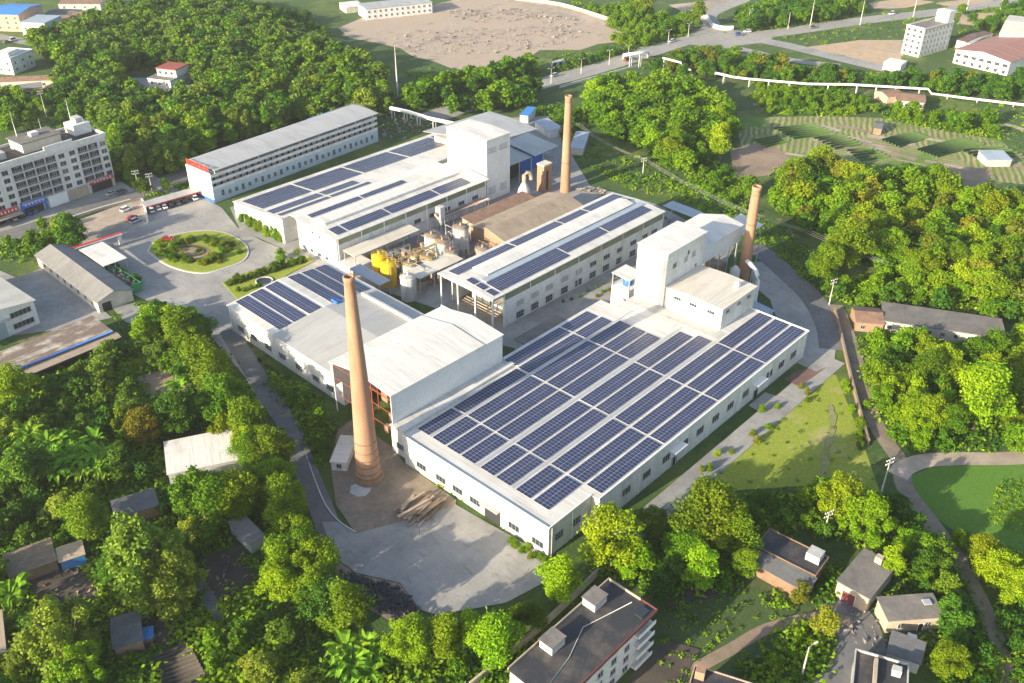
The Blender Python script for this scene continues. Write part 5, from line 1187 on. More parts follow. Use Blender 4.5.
simple('grey_roof_hut', 'low hut with pale roof left of the long white building at top', 'hut', (346, 8), (364, 6), (364, 1), 3.5, 'wall_cream', 'roof_bright', 'shed', .6)
# far right buildings
o = thing('white_block', 'five-storey white block with stair tower beside the highway, top right', 'building', (540, 209, 0), math.radians(-7), lm='the white block by the highway')
(x, y), r, W, D = rect_px((907, 25.5), (924.8, 29.7), (949.4, 21.2), 15.5); o.location = (x, y, 0); o.rotation_euler.z = r; footprint(o, W, D, 2)
shell(o, W, D, 15.2, 'wall', 'roof_slab', 'flat', ov=.2, par=1.1)
for fl in range(5):
    for k in range(3): window(o, (k + .5) * W / 3, 0, 2 + fl * 3, 0, 1.6, 1.5, 2, 1)
    for k in range(8): window(o, W, (k + .5) * D / 8, 2 + fl * 3, 90, 1.7, 1.5, 2, 1)
MB().box((W * .25, D * .8, 15.5), (W * .95, D * .99, 22)).build('stair_tower', M['wall'], o)
o = thing('red_roof_factory', 'big white factory with ribbed rust-red roof at the right edge', 'factory', (545, 152, 0), 0, lm='the rust-red roofed factory')
(x, y), r, W, D = rect_px((956, 49.3), (1010.6, 62), (1054, 42), 7.5); o.location = (x, y, 0); o.rotation_euler.z = r; footprint(o, W, D, 2)
shell(o, W, D, 7.5, 'wall', 'roof_red', 'gable', 2.0, .8, 'y')
for k in range(7): window(o, (k + .5) * W / 7, 0, 5, 0, 2.6, 1.6, 3, 1); window(o, (k + .5) * W / 7, 0, 1.6, 0, 1.6, 1.8, 2, 1)
simple('cream_roof_hall', 'white hall with cream roof behind the rust-red roofed factory', 'hall', (1000, 33), (1040, 38), (1050, 20), 10, 'wall', 'roof_cream', 'gable', 2, lm='the cream-roofed hall')
simple('gate_house', 'small white walled yard building beside the white highway block', 'outbuilding', (884, 62), (901, 65), (903, 60), 4, 'wall', 'roof_bright')
simple('blue_long_shed', 'low dark blue roofed shed behind the white highway block', 'shed', (957, 40), (966, 42), (983, 31), 4.5, 'wall_cream', 'red_earth', 'gable', 1)
simple('tin_shed', 'narrow grey shed beside the low dark shed, top right', 'shed', (966, 43), (971, 44), (986, 34), 4, 'wall_grey', 'roof_grey', 'gable', .8)
simple('tiled_farmhouse', 'cluster farmhouse with brown tiled roof below the white pipeline', 'farmhouse', (896, 100), (925, 103), (930, 95), 4, 'wall_cream', 'roof_tile', 'gable', 1.4, wins=[('f', (1.9,), 4)], lm='the tiled farmhouse')
simple('farm_barn', 'small barn with reddish tiled roof left of the tiled farmhouse', 'barn', (888, 97), (904, 95), (902, 88), 3.5, 'wall_pink', 'roof_tile', 'gable', 1.2)
simple('field_shelter', 'white sheet-roofed shelter in the fields at the right edge', 'shelter', (988, 160), (1012, 160), (1010, 152), 3, 'wall_grey', 'roof_bluegrey', 'shed', .6, lm='the white field shelter')
simple('green_hut', 'small teal-roofed hut in the scrub right of farthest chimney', 'hut', (570, 148), (583, 149), (583, 133), 3, 'wall_grey', 'roof_bluegrey', 'shed', .4, lm='the teal-roofed hut')
simple('white_depot', 'row of white roofs and blue sheeting behind trees left of farthest chimney', 'depot', (535, 122), (550, 131), (558, 126), 3.5, 'wall', 'roof_bluegrey', 'shed', .5)
simple('blue_depot', 'small blue-roofed hut behind trees left of the farthest chimney', 'hut', (520, 115), (528, 116), (530, 108), 3.5, 'wall', 'blue_tarp', 'shed', .5)
simple('dark_field_hut', 'tiny dark hut at the end of field path', 'hut', (874, 128), (882, 129), (882, 122), 3, 'timber', 'fibre_dark', 'gable', .8)

# ------------------------------------------------------------------ walls, pipeline, poles, cables
def wall_run(name, label, px, h, th, mat, cat='wall', cap=None):
    P = smooth([G(*p) for p in px], 4); L, Rr = ribbon_pts(P, th); n = len(P); o0 = P[0].copy()
    o = thing(name, label, cat, o0)
    def strip(L, Rr, z0, z1):
        b = MB(); vs = []
        for q in (L, Rr):
            for z in (z0, z1): vs += [(p.x - o0.x, p.y - o0.y, z) for p in q]
        fs = []
        for i in range(n - 1):
            fs += [(i, n + i, n + i + 1, i + 1), (2 * n + i + 1, 3 * n + i + 1, 3 * n + i, 2 * n + i), (n + i, 3 * n + i, 3 * n + i + 1, n + i + 1)]
        fs += [(0, 2 * n, 3 * n, n), (n - 1, 2 * n - 1, 4 * n - 1, 3 * n - 1)]
        return b.add(vs, fs)
    strip(L, Rr, 0, h).build('wall_face', M[mat], o)
    if cap: L2, R2 = ribbon_pts(P, th + .2); strip(L2, R2, h + .003, h + .18).build('coping', M[cap], o)
    return o
wall_run('boundary_wall', 'long brick boundary wall winding between the meadow and earth track', [(834, 312), (840, 335), (848, 370), (858, 410), (868, 445)], 1.5, .3, 'earth_wall', cap='earth_wall')
wall_run('garden_wall', 'stained pale wall running beside the dark-roofed four-storey block', [(470, 690), (530, 640), (575, 598), (598, 575)], 2.0, .3, 'stone_wall', cap='stone_wall')
wall_run('street_wall', 'low pale wall between the shop street and car park', [(74, 219), (102, 210), (131, 202)], 1.1, .6, 'stone_wall', cap='kerb')
wall_run('gate_wall', 'short white wall at the near end of the carport', [(143, 204), (146, 213), (148, 223)], 2.2, .6, 'wall', cap='wall')
wall_run('highway_barrier', 'white curved parapet wall of the highway junction', [(692, 17), (705, 18), (712, 27), (722, 30), (733, 30)], 2.4, .8, 'wall', cap='wall')
wall_run('lot_wall', 'pale wall along the far side of the cleared lot', [(515, 0), (560, 6), (600, 18), (612, 22)], 2.0, .6, 'stone_wall', cap='wall')
wall_run('highway_wall', 'long low roadside wall above the farmland', [(640, 66), (600, 77), (560, 88)], 1.0, .5, 'wall', cap='kerb')
wall_run('yard_kerb', 'kerb wall along the right side of the factory lane', [(306, 455), (322, 498), (337, 520), (356, 533)], .35, .3, 'kerb')

def pole(name, label, px, py, h, cat='pole', kind='power', group=None, r=.16, lm=None):
    p = G(px, py); o = thing(name, label, cat, (p.x, p.y, 0), -YAW + .5, group, lm)
    MB().tube([(0, 0, 0), (0, 0, h)], [r * 1.3, r * .8], 8).build('shaft', M['pole'], o)
    if kind == 'power':
        for zz in (h - .4, h - 1.5):
            q = MB().box((-1.3, -.08, zz), (1.3, .08, zz + .16)).build('crossarm', M['steel'], o)
            for x in (-1.15, -.5, .5, 1.15): MB().lathe((x, 0, zz + .162), [(.09, 0), (.12, .12), (.05, .3)], 8).build('insulator', M['white_metal'], q)
    elif kind == 'lamp':
        for s in (-1, 1): MB().tube([(0, 0, h - .2), (s * .9, 0, h + .3), (s * 1.6, 0, h + .35)], .08, 6).build('arm', M['steel'], o); MB().box((s * 1.5 - .4, -.16, h + .22), (s * 1.5 + .4, .16, h + .36)).build('lamp_head', M['white_metal'], o)
    elif kind == 'lamp1':
        MB().tube([(0, 0, h - .2), (.8, 0, h + .3), (1.5, 0, h + .35)], .07, 6).build('arm', M['steel'], o); MB().box((1.2, -.16, h + .24), (2.0, .16, h + .38)).build('lamp_head', M['white_metal'], o)
    else: MB().lathe((0, 0, 0), [(r * 2.4, 0), (r * 2.4, .2), (r * 1.4, .5)], 10).build('foot', M['steel'], o)
    return o
pole('power_pole', 'power pole with crossarms where the field lane meets the earth track', 880.5, 495, 11, lm='the power pole by the field lane')
pole('street_lamp', 'pale street lamp leaning over the cottage lane at the bottom edge', 801.4, 677, 8.6, 'street lamp', 'lamp1', lm='the street lamp by the cottage lane')
pole('power_pole', 'power pole at the bend of the lane behind the large solar hall', 829, 304.8, 9.2, lm='the power pole behind the large hall')
pole('power_pole', 'small power pole standing alone in the scrub between the two rear chimneys', 642.8, 173.6, 6.8, lm='the lone pole in the scrub')
pole('power_pole', 'weathered pole in the thicket above the long dark-roofed house', 823, 538, 8)
pole('radio_mast', 'tall slender white mast behind the far end of the dormitory', 398, 98, 26, 'mast', 'mast', r=.35, lm='the tall white mast')
for k, (px, py) in enumerate(((551, 84), (581, 74), (609, 65), (628, 60), (668, 44), (688, 37))):
    pole('street_lamp', f'white double street lamp on the highway, {ORD1[k]} from its left end', px, py, 8, 'street lamp', 'lamp', 'lamps along the highway')
for k, (px, py, h) in enumerate(((747.4, 31, 13), (787.8, 29, 10), (810, 27, 17), (860, 25, 15), (913, 17, 15), (966, 12, 14), (1000, 10, 12))):
    pole('highway_pole', f'tall pale pole beside the highway, {ORD1[k]} right of the junction', px, py, h, 'pole', 'lamp1', 'poles along the right highway', .22)
for k, (px, py, h) in enumerate(((131, 101, 7), (135, 163.5, 7), (139.5, 192, 9), (152, 190, 7), (47, 118, 13))):
    pole('power_pole', ('short pole left of the white forest villa', 'pole on the back lane behind the dormitory', 'pole beside the shop street near the carport', 'small pole beside the carport end by the trees', 'tall pole behind the apartment block roof')[k], px, py, h)
def cable(label, A, B, sag, r=.03, n=14, mt='cable_light'):
    pts = [A.lerp(B, t) - Vector((0, 0, 4 * sag * t * (1 - t))) for t in np.linspace(0, 1, n)]
    o = thing('power_cable', label, 'cable', A, 0, 'overhead cables'); MB().tube([p - A for p in pts], r, 5).build('wire', M[mt], o)
for k in range(3):
    A = G(572, 121, 8) + Vector((0, -k * 2.2, 0)); B = G(642.8, 173.6) + Vector((k * .8 - .8, 0, 6.6)); C = G(800, 230, 9) + Vector((k, -k * 2, 0)); Dd = G(1060, 300, 9) + Vector((k, -k * 2, 0))
    w_ = ('upper', 'middle', 'lower')[k]
    cable(f'thin {w_} overhead cable running from the rear to the lone pole in scrub', A, B, 2.0)
    cable(f'thin {w_} overhead cable from the lone pole in scrub past the third chimney', B, C, 3.0)
    cable(f'thin {w_} overhead cable crossing the woods toward the right edge', C, Dd, 4.0)
for k in range(3):
    A = G(215, 3, 14) + Vector((0, k * 4, 0)); B = G(352, 42, 14) + Vector((0, k * 4, 0)); cable(f'dark {("left","middle","right")[k]} overhead cable above the upper left forest edge', A, B, 3, .05, 14, 'cable')

def pipeline(name, label, pts, r, legs):
    o = thing(name, label, 'pipeline', pts[0])
    P = [p - pts[0] for p in pts]; MB().tube(P, r, 10).build('pipe', M['white_metal'], o)
    for i, t in legs:
        p = P[i].lerp(P[i + 1], t); gz = -pts[0].z
        b = MB()
        for dx in (-r, r): b.box((p.x + dx - .15, p.y - .15, gz), (p.x + dx + .15, p.y + .15, p.z - r * .9))
        b.box((p.x - r + .151, p.y - .14, p.z - r - .4), (p.x + r - .151, p.y + .14, p.z - r * .95)); b.build('support', M['wall'], o)
    return o
pipeline('white_pipeline', 'long raised white pipeline on piers crossing the upper right farmland', [G(663, 58, 6), G(681, 62.5, 6), G(682.5, 68, 2), G(715, 75, 2), G(716, 73, 4.5), G(733, 77, 4.5), G(749, 79, 4), G(808, 84, 4), G(850, 84.5, 4.5), G(928, 89, 4.5), G(931.5, 93.5, 1.5), G(965, 98, 1.5), G(991, 101, 1.5), G(1050, 108, 1.5)], .6,
         [(0, .1), (2, .4), (4, .5), (6, .02), (6, .35), (6, .7), (7, .05), (7, .5), (8, .1), (8, .35), (8, .6), (8, .9), (10, .5), (11, .5), (12, .4)])
pipeline('pipe_portal', 'white pipe portal arching over the side of the highway', [G(624, 57, .6), G(624, 55, 8), G(648, 51.5, 8), G(648.5, 56, .6)], .9, [(1, .3), (1, .7)])
pipeline('plant_pipeline', 'white raised pipe on posts behind the far end of rear factory', [G(391, 112, .5), G(391, 108, 5), G(409, 112, 5), G(428, 118, 5), G(460, 125, 5)], .85, [(1, .1), (1, .8), (2, .5), (3, .2), (3, .6)])
pipeline('far_arch_pipe', 'small white arch beside the highway left of the lamps', [G(552, 66, .4), G(553, 62, 4), G(563, 60, 4), G(564, 64, .4)], .7, [(1, .5)])

# round pond, timber heap, rubble, person
p = G(264.5, 282); o = thing('round_pond', 'round concrete basin of dark water in the shrub bed beside front hall', 'pond', (p.x, p.y, 0))
MB().lathe((0, 0, 0), [(2.9, 0), (2.9, .6), (2.5, .6), (2.5, .35)], 28, cap=False).build('rim', M['kerb'], o); MB().lathe((0, 0, .35), [(2.49, 0), (.01, .001)], 28, cap=False).build('water', M['glass'], o)
random.seed(40)
a, c_ = G(398, 520), G(438, 500); ax = (G(437, 496) - G(402, 522)).normalized(); nn = Vector((-ax.y, ax.x, 0)); ang = math.atan2(ax.y, ax.x)
cc = G(420, 509)
for k in range(48):
    u, v = random.uniform(-4, 4), random.uniform(-3.4, 3.4); L_ = random.uniform(4, 9.5); q = cc + ax * u * .5 + nn * v
    o = thing('timber_beam', 'weathered beam in the loose timber heap on the loading yard', 'timber', (q.x, q.y, .12 + (k // 14) * .42), ang + random.gauss(0, .12), 'beams in the timber heap')
    wd = random.uniform(.3, .75); MB().box((-L_ / 2, -wd / 2, 0), (L_ / 2, wd / 2, .3)).build('beam', M[random.choice(('timber', 'timber_pale', 'timber', 'rust'))], o).rotation_euler = (0, random.gauss(0, .012), 0)
def rubble(name, label, px, n, s0, s1, mat, seed):
    random.seed(seed); P = [G(*p) for p in px]; xs = [p.x for p in P]; ys = [p.y for p in P]; PP = [(p.x, p.y) for p in P]; b = MB(); k = 0
    while k < n:
        x, y = random.uniform(min(xs), max(xs)), random.uniform(min(ys), max(ys))
        if not inpoly(x, y, PP): continue
        s = random.uniform(s0, s1); k += 1
        vs = [(x + s * random.gauss(0, .5), y + s * random.gauss(0, .5), random.uniform(0, s)) for _ in range(5)]
        b.add(vs, [(0, 1, 2), (0, 2, 3), (0, 3, 4), (0, 4, 1), (1, 2, 3), (1, 3, 4)])
    tag(b.build(name, M[mat]), label, 'rubble', kind='stuff')
rubble('rubble_dark', 'dark heap of coal-like rubble at the edge of the loading yard', [(340, 572), (356, 576), (398, 588), (418, 610), (395, 620), (360, 600)], 900, .4, 1.0, 'rubble_dark', 3)
rubble('rubble_pale', 'scattered pale rubble on the cleared lot at the top', [(372, 40), (420, 30), (500, 30), (560, 20), (600, 30), (560, 45), (480, 55), (420, 55)], 420, .5, 1.5, 'rubble', 4)
rubble('rubble_grey', 'dark rubble bands across the cleared lot near the top', [(440, 12), (520, 8), (590, 22), (540, 20), (470, 24)], 260, .5, 1.5, 'rubble', 6)
rubble('rubble_yard', 'loose bricks and scrap behind the middle hall and farthest chimney', [(570, 190), (600, 195), (590, 205), (612, 200), (640, 212), (600, 190)], 250, .4, 1.4, 'rubble', 8)
rubble('rubble_shed', 'stored goods and scrap outside the far end of the dormitory', [(378, 118), (400, 115), (430, 120), (440, 128), (400, 140), (382, 138)], 150, .4, 1.6, 'rubble', 9)
rubble('yard_clutter', 'odds and ends lying around the yards of the lower right cottages', [(836, 600), (870, 600), (885, 625), (935, 622), (940, 650), (880, 655), (845, 640)], 110, .25, .9, 'rubble', 41)
rubble('hut_clutter', 'boards and scrap lying around the lower left huts', [(5, 575), (60, 560), (105, 575), (150, 610), (190, 640), (120, 660), (60, 610)], 160, .3, 1.0, 'timber', 42)
rubble('garden_clutter', 'boards and stones in the kitchen garden by the lane hut', [(192, 565), (245, 545), (255, 590), (215, 610)], 60, .3, .9, 'timber', 43)
b = MB(); q0, q1, q2, q3 = [G(*p) for p in ((150, 658), (188, 642), (206, 676), (165, 692))]
for k in range(9):
    t = (k + .5) / 9; u0, u1 = q0.lerp(q3, t), q1.lerp(q2, t); b.tube([u0 + Vector((0, 0, .3)), u1 + Vector((0, 0, .3))], .5, 6)
tag(b.build('ploughed_ridges', M['dirt_dark']), 'brown ploughed ridges of the terraced bed at the bottom left', 'soil', kind='stuff')
# person in the yard
def person(x, y, rot, label):
    o = thing('person', label, 'person', (x, y, .2), rot)
    me = bpy.data.meshes.new('person_body')
    J = [((0, 0, .92), .13), ((0, 0, 1.15), .14), ((0, 0, 1.38), .15), ((0, 0, 1.50), .055), ((0, 0, 1.60), .085), ((0, 0, 1.70), .07),
         ((.10, 0, .88), .09), ((.11, .06, .48), .065), ((.11, -.02, .08), .045), ((.11, .12, .04), .04),
         ((-.10, 0, .88), .09), ((-.11, -.02, .48), .065), ((-.11, -.10, .08), .045), ((-.11, .04, .04), .04),
         ((.20, 0, 1.38), .06), ((.25, -.02, 1.12), .045), ((.25, .10, .90), .035), ((-.20, 0, 1.38), .06), ((-.25, .02, 1.12), .045), ((-.25, .10, .90), .035)]
    E_ = [(0, 1), (1, 2), (2, 3), (3, 4), (4, 5), (0, 6), (6, 7), (7, 8), (8, 9), (0, 10), (10, 11), (11, 12), (12, 13), (2, 14), (14, 15), (15, 16), (2, 17), (17, 18), (18, 19)]
    me.from_pydata([j[0] for j in J], E_, []); ob = bpy.data.objects.new('body', me); COL.objects.link(ob); ob.parent = o
    md = ob.modifiers.new('skin', 'SKIN'); 
    for i, j in enumerate(J): me.skin_vertices[0].data[i].radius = (j[1], j[1])
    me.skin_vertices[0].data[0].use_root = True
    ob.modifiers.new('sub', 'SUBSURF').levels = 1; me.materials.append(M['cloth_dark'])
    MB().lathe((0, 0, 1.55), [(.088, 0), (.09, .09), (.06, .17), (.01, .19)], 12).build('hair', M['black'], o)
    return o
try:
    p = G(419.6, 535); person(p.x, p.y, .8, 'person in dark clothes standing alone on the loading yard')
except Exception as ex: print('person', ex)

# ------------------------------------------------------------------ vegetation
def leaves(C, Nrm, S, g_):
    n = len(C); t = g_.normal(size=(n, 3)); t -= (t * Nrm).sum(1)[:, None] * Nrm; t /= np.linalg.norm(t, axis=1)[:, None] + 1e-9
    b = np.cross(Nrm, t); s = S[:, None]
    V = np.stack([C + t * s, C + b * s * .62 + Nrm * s * .12, C - t * s, C - b * s * .62 + Nrm * s * .12], 1).reshape(-1, 3)
    return V
def crown_pts(kind, n, g_):
    """leaf centres, normals for a tree 10 m tall"""
    if kind == 'round': nl, rx, z0, z1, ra, rb = 26, 3.2, 2.6, 8.6, .7, 1.65
    elif kind == 'tall': nl, rx, z0, z1, ra, rb = 18, 1.8, 2.2, 8.9, .6, 1.3
    elif kind == 'bamboo': nl, rx, z0, z1, ra, rb = 34, 3.3, 1.6, 8.6, .6, 1.15
    else: nl, rx, z0, z1, ra, rb = 24, 3.8, .8, 6.8, .8, 1.9          # bush
    Cs, Ns = [], []
    L = []
    for k in range(nl):
        a = g_.uniform(0, 2 * math.pi); q = math.sqrt(g_.uniform(.02, 1)); z = g_.uniform(z0, z1); f = 1 - .55 * abs((z - (z0 + z1) / 2) / ((z1 - z0) / 2)) ** 2
        L.append((rx * q * f * math.cos(a), rx * q * f * math.sin(a), z, g_.uniform(ra, rb)))
    L.append((0, 0, (z0 + z1) / 2, rb * 1.15)); L.append((g_.normal() * .3, g_.normal() * .3, z1 + .2, rb * .8))
    wts = np.array([l[3] ** 2 for l in L]); wts /= wts.sum()
    idx = g_.choice(len(L), n, p=wts); L = np.array(L)
    d = g_.normal(size=(n, 3)); d[:, 2] = d[:, 2] * .9 + .25; d /= np.linalg.norm(d, axis=1)[:, None]
    r = L[idx, 3] * (g_.uniform(.2, 1, n) ** .45) * np.where(g_.uniform(size=n) < .14, g_.uniform(1.0, 1.45, n), 1)
    sl_ = g_.uniform(.6, 1.35, (len(L), 3)) if kind != 'bamboo' else np.tile([.8, .8, 1.35], (len(L), 1)); st = 1
    C = L[idx, :3] + d * r[:, None] * sl_[idx]
    if kind == 'bamboo': C[:, 2] -= .18 * np.hypot(C[:, 0], C[:, 1]) ** 1.3
    Nn = d * .5 + g_.normal(size=(n, 3)) * .55; Nn[:, 2] += .35; Nn /= np.linalg.norm(Nn, axis=1)[:, None]
    return C, Nn
def quads_mesh(name, V, mats, mi=None):
    n = len(V) // 4; me = bpy.data.meshes.new(name)
    me.vertices.add(len(V)); me.vertices.foreach_set('co', np.asarray(V, dtype=np.float32).ravel())
    me.loops.add(n * 4); me.loops.foreach_set('vertex_index', np.arange(n * 4, dtype=np.int32))
    me.polygons.add(n); me.polygons.foreach_set('loop_start', np.arange(0, n * 4, 4, dtype=np.int32))
    for mt in mats: me.materials.append(mt)
    if mi is not None: me.polygons.foreach_set('material_index', np.asarray(mi, dtype=np.int32))
    me.update(); me.validate(); return me
def trunk_mesh(kind, g_):
    b = MB()
    if kind == 'bamboo':
        for k in range(7):
            a = g_.uniform(0, 6.28); b.tube([(.3 * math.cos(a), .3 * math.sin(a), 0), (.8 * math.cos(a), .8 * math.sin(a), 4), (1.9 * math.cos(a), 1.9 * math.sin(a), 8)], [.08, .06, .03], 5)
        return b.mesh('trunk', M['bark'])
    b.tube([(0, 0, 0), (.08, .05, 2), (.1, -.05, 4.5), (0, 0, 7)], [.28, .21, .15, .06], 8)
    for k in range(5):
        a = k * 1.26 + g_.uniform(0, .6); z = g_.uniform(2.2, 4.8); b.tube([(.08, 0, z), (1.1 * math.cos(a), 1.1 * math.sin(a), z + 1.0), (2.2 * math.cos(a), 2.2 * math.sin(a), z + 2.1)], [.12, .08, .03], 6)
    return b.mesh('trunk', M['bark'])
TPL = {}
tg = np.random.default_rng(5)
for kind, nt_ in (('round', 5), ('tall', 3), ('bamboo', 3), ('bush', 3)):
    TPL[kind] = []
    for k in range(nt_):
        big = []
        for n, s in ((9500, .185), (3400, .30), (1100, .50)):
            C, Nn = crown_pts(kind, n, np.random.default_rng(100 * k + len(kind))); S = tg.uniform(.65, 1.25, n) * s
            big.append(leaves(C, Nn, S, tg))
        tm = trunk_mesh(kind, tg)
        TPL[kind].append((quads_mesh('crown', big[0], [M['leaf_a']]), quads_mesh('crown', big[1], [M['leaf_a']]), big[2], tm))
DIST = lambda x, y: math.sqrt(x * x + y * y + CAMH ** 2)
def proj(x, y, z):
    v = np.array([x, y, z - CAMH]); w_ = v @ _F
    return 512 + FPX * (v @ _R) / w_, 341.5 - FPX * (v @ _U) / w_
EXA = [(np.array(P), min(p[0] for p in P), max(p[0] for p in P), min(p[1] for p in P), max(p[1] for p in P)) for P in EXCL]
def blocked(x, y, pad=0):
    for P, x0, x1, y0, y1 in EXA:
        if x0 <= x <= x1 and y0 <= y <= y1 and inpoly(x, y, P): return True
    return False
TREES = []   # x, y, height, kind, material, description
FEAT = []
def feat(px, py, wpx, kind, mat, label, asp=1.0):
    # crown centre seen at (px, py), crown width in pixels of the survey photo
    z = 5.0
    for _ in range(4):
        p = G(px, py, z); W = wpx / FPX * ((np.array([p.x, p.y, p.z - CAMH])) @ _F); Hh = W * {'round': 1.08, 'tall': 1.9, 'bamboo': 1.1, 'bush': .95}[kind] * asp; z = Hh * .55
    FEAT.append((p.x, p.y, Hh, W, kind, mat, label))
for f in [(560, 580, 56, 'round', 'leaf_b', 'bright yellow-green tree at the corner of loading yard by the solar hall'), (612, 538, 74, 'round', 'leaf_b', 'broad bright tree hugging the right front corner of the large solar hall'), (632, 556, 48, 'round', 'leaf_b', 'sunlit tree in front of the broad one at the solar hall corner'),
          (707, 514, 84, 'round', 'leaf_a', 'largest broad green tree, beside the path right of the solar hall'), (700, 568, 44, 'tall', 'leaf_b', 'slim bright tree under the largest tree by the garden soil', .7), (672, 557, 28, 'bush', 'leaf_e', 'small yellowish-orange tree left of the slim bright tree'),
          (746, 562, 38, 'round', 'leaf_a', 'green tree between the garden soil and long dark-roofed house'), (406, 640, 56, 'round', 'leaf_a', 'round green tree left of pair at the lower end of loading yard'), (446, 636, 54, 'round', 'leaf_a', 'round green tree, middle of the row below the loading yard'),
          (496, 640, 66, 'round', 'leaf_b', 'broad bright tree right of the row below the loading yard'), (524, 618, 44, 'round', 'leaf_a', 'green tree at the right end of row below the loading yard'), (470, 628, 44, 'round', 'leaf_b', 'bright tree squeezed into the row below loading yard'),
          (345, 606, 62, 'round', 'leaf_a', 'large dark tree left of the dark rubble by the loading yard'), (334, 618, 40, 'bush', 'leaf_b', 'bright yellow-green tree beside the dark rubble heap'), (300, 545, 46, 'round', 'leaf_a', 'green tree beside the lower bend of factory lane'), (285, 500, 56, 'round', 'leaf_a', 'large green tree overhanging the factory lane'),
          (270, 450, 52, 'round', 'leaf_a', 'green tree left of factory lane opposite the small white shed'), (246, 418, 50, 'round', 'leaf_a', 'green tree beside the factory lane, above the white-roofed shed'), (220, 400, 56, 'round', 'leaf_a', 'broad green tree above the white-roofed shed'), (206, 362, 60, 'round', 'leaf_a', 'broad tree where courtyard narrows into the lane'),
          (182, 330, 48, 'round', 'leaf_a', 'dark round tree at the lower corner of the courtyard'), (200, 492, 66, 'round', 'leaf_a', 'big green tree just below the white-roofed shed'), (235, 492, 58, 'round', 'leaf_b', 'yellowish tree right of the big one below white-roofed shed'), (175, 412, 54, 'round', 'leaf_c', 'dark rust-tinted tree above the white-roofed shed'), (143, 425, 46, 'round', 'leaf_e', 'yellow-brown tree left of dark tree above white-roofed shed'),
          (84, 518, 56, 'round', 'leaf_a', 'dense tree above the brown board-roofed hut'), (140, 555, 100, 'bamboo', 'leaf_d', 'large pale drooping bamboo clump at the lower left'), (170, 575, 70, 'bamboo', 'leaf_d', 'darker bamboo clump right of the large pale bamboo'), (60, 632, 84, 'bamboo', 'leaf_d', 'tall feathery bamboo clump at bottom left by the ploughed terrace'), (75, 668, 62, 'bamboo', 'leaf_b', 'yellowish feathery bamboo at the bottom left edge'),
          (20, 470, 60, 'round', 'leaf_c', 'dark tree at the left edge by the bananas'), (14, 385, 48, 'round', 'leaf_b', 'yellow-green tree at the left edge under the rusty-roofed shed'), (70, 230, 36, 'round', 'leaf_c', 'dark tree between the long grey shed and shop street'), (142, 186, 20, 'round', 'leaf_c', 'small tree in front of the shops beside the street'), (66, 226, 30, 'round', 'leaf_a', 'green tree beside the dark one near long grey shed'),
          (840, 498, 54, 'round', 'leaf_b', 'yellow-green tree by the thicket above the cottages'), (870, 515, 58, 'bamboo', 'leaf_b', 'bright feathery clump above the cottage with red doors'), (905, 540, 40, 'bush', 'leaf_b', 'bright bush right of the cottage with red doors'), (895, 560, 34, 'tall', 'leaf_b', 'slim yellow-green tree behind the cottage with red doors', .7), (826, 620, 36, 'round', 'leaf_e', 'pale olive tree at the end of the earth footpath'),
          (800, 590, 30, 'bush', 'leaf_e', 'olive bush in front of the long dark-roofed house'), (950, 660, 44, 'round', 'leaf_b', 'bright tree beside the dark-roofed house at the bottom'), (985, 395, 72, 'round', 'leaf_b', 'broad yellowish tree in the right thicket'), (1000, 560, 56, 'bush', 'leaf_b', 'bright thicket tree at right edge below the bright field'), (985, 548, 50, 'bush', 'leaf_b', 'bright thicket tree just right of the earth track bend'), (652, 522, 40, 'round', 'leaf_c', 'dark tree between the solar hall path and largest broad tree'), (738, 534, 54, 'round', 'leaf_a', 'green tree right of the largest broad tree by meadow'), (686, 550, 46, 'round', 'leaf_a', 'green tree below the largest broad tree near the garden soil'), (1015, 580, 52, 'bush', 'leaf_b', 'bright thicket tree at the extreme right under the field'),
          (850, 245, 56, 'round', 'leaf_a', 'large round tree behind the third chimney beside cables'), (826, 262, 44, 'round', 'leaf_a', 'round olive tree left of large round tree near the pole'), (645, 4, 24, 'round', 'leaf_a', 'round tree on the highway junction bank'), (697, 13, 26, 'round', 'leaf_a', 'round green tree beside the hill road at the top'), (722, 140, 30, 'tall', 'leaf_b', 'bright tall tree at right end of the upper grove', .7),
          (245, 210, 14, 'bush', 'leaf_b', 'small tree left of the hedge by the rear factory')]: feat(*f)
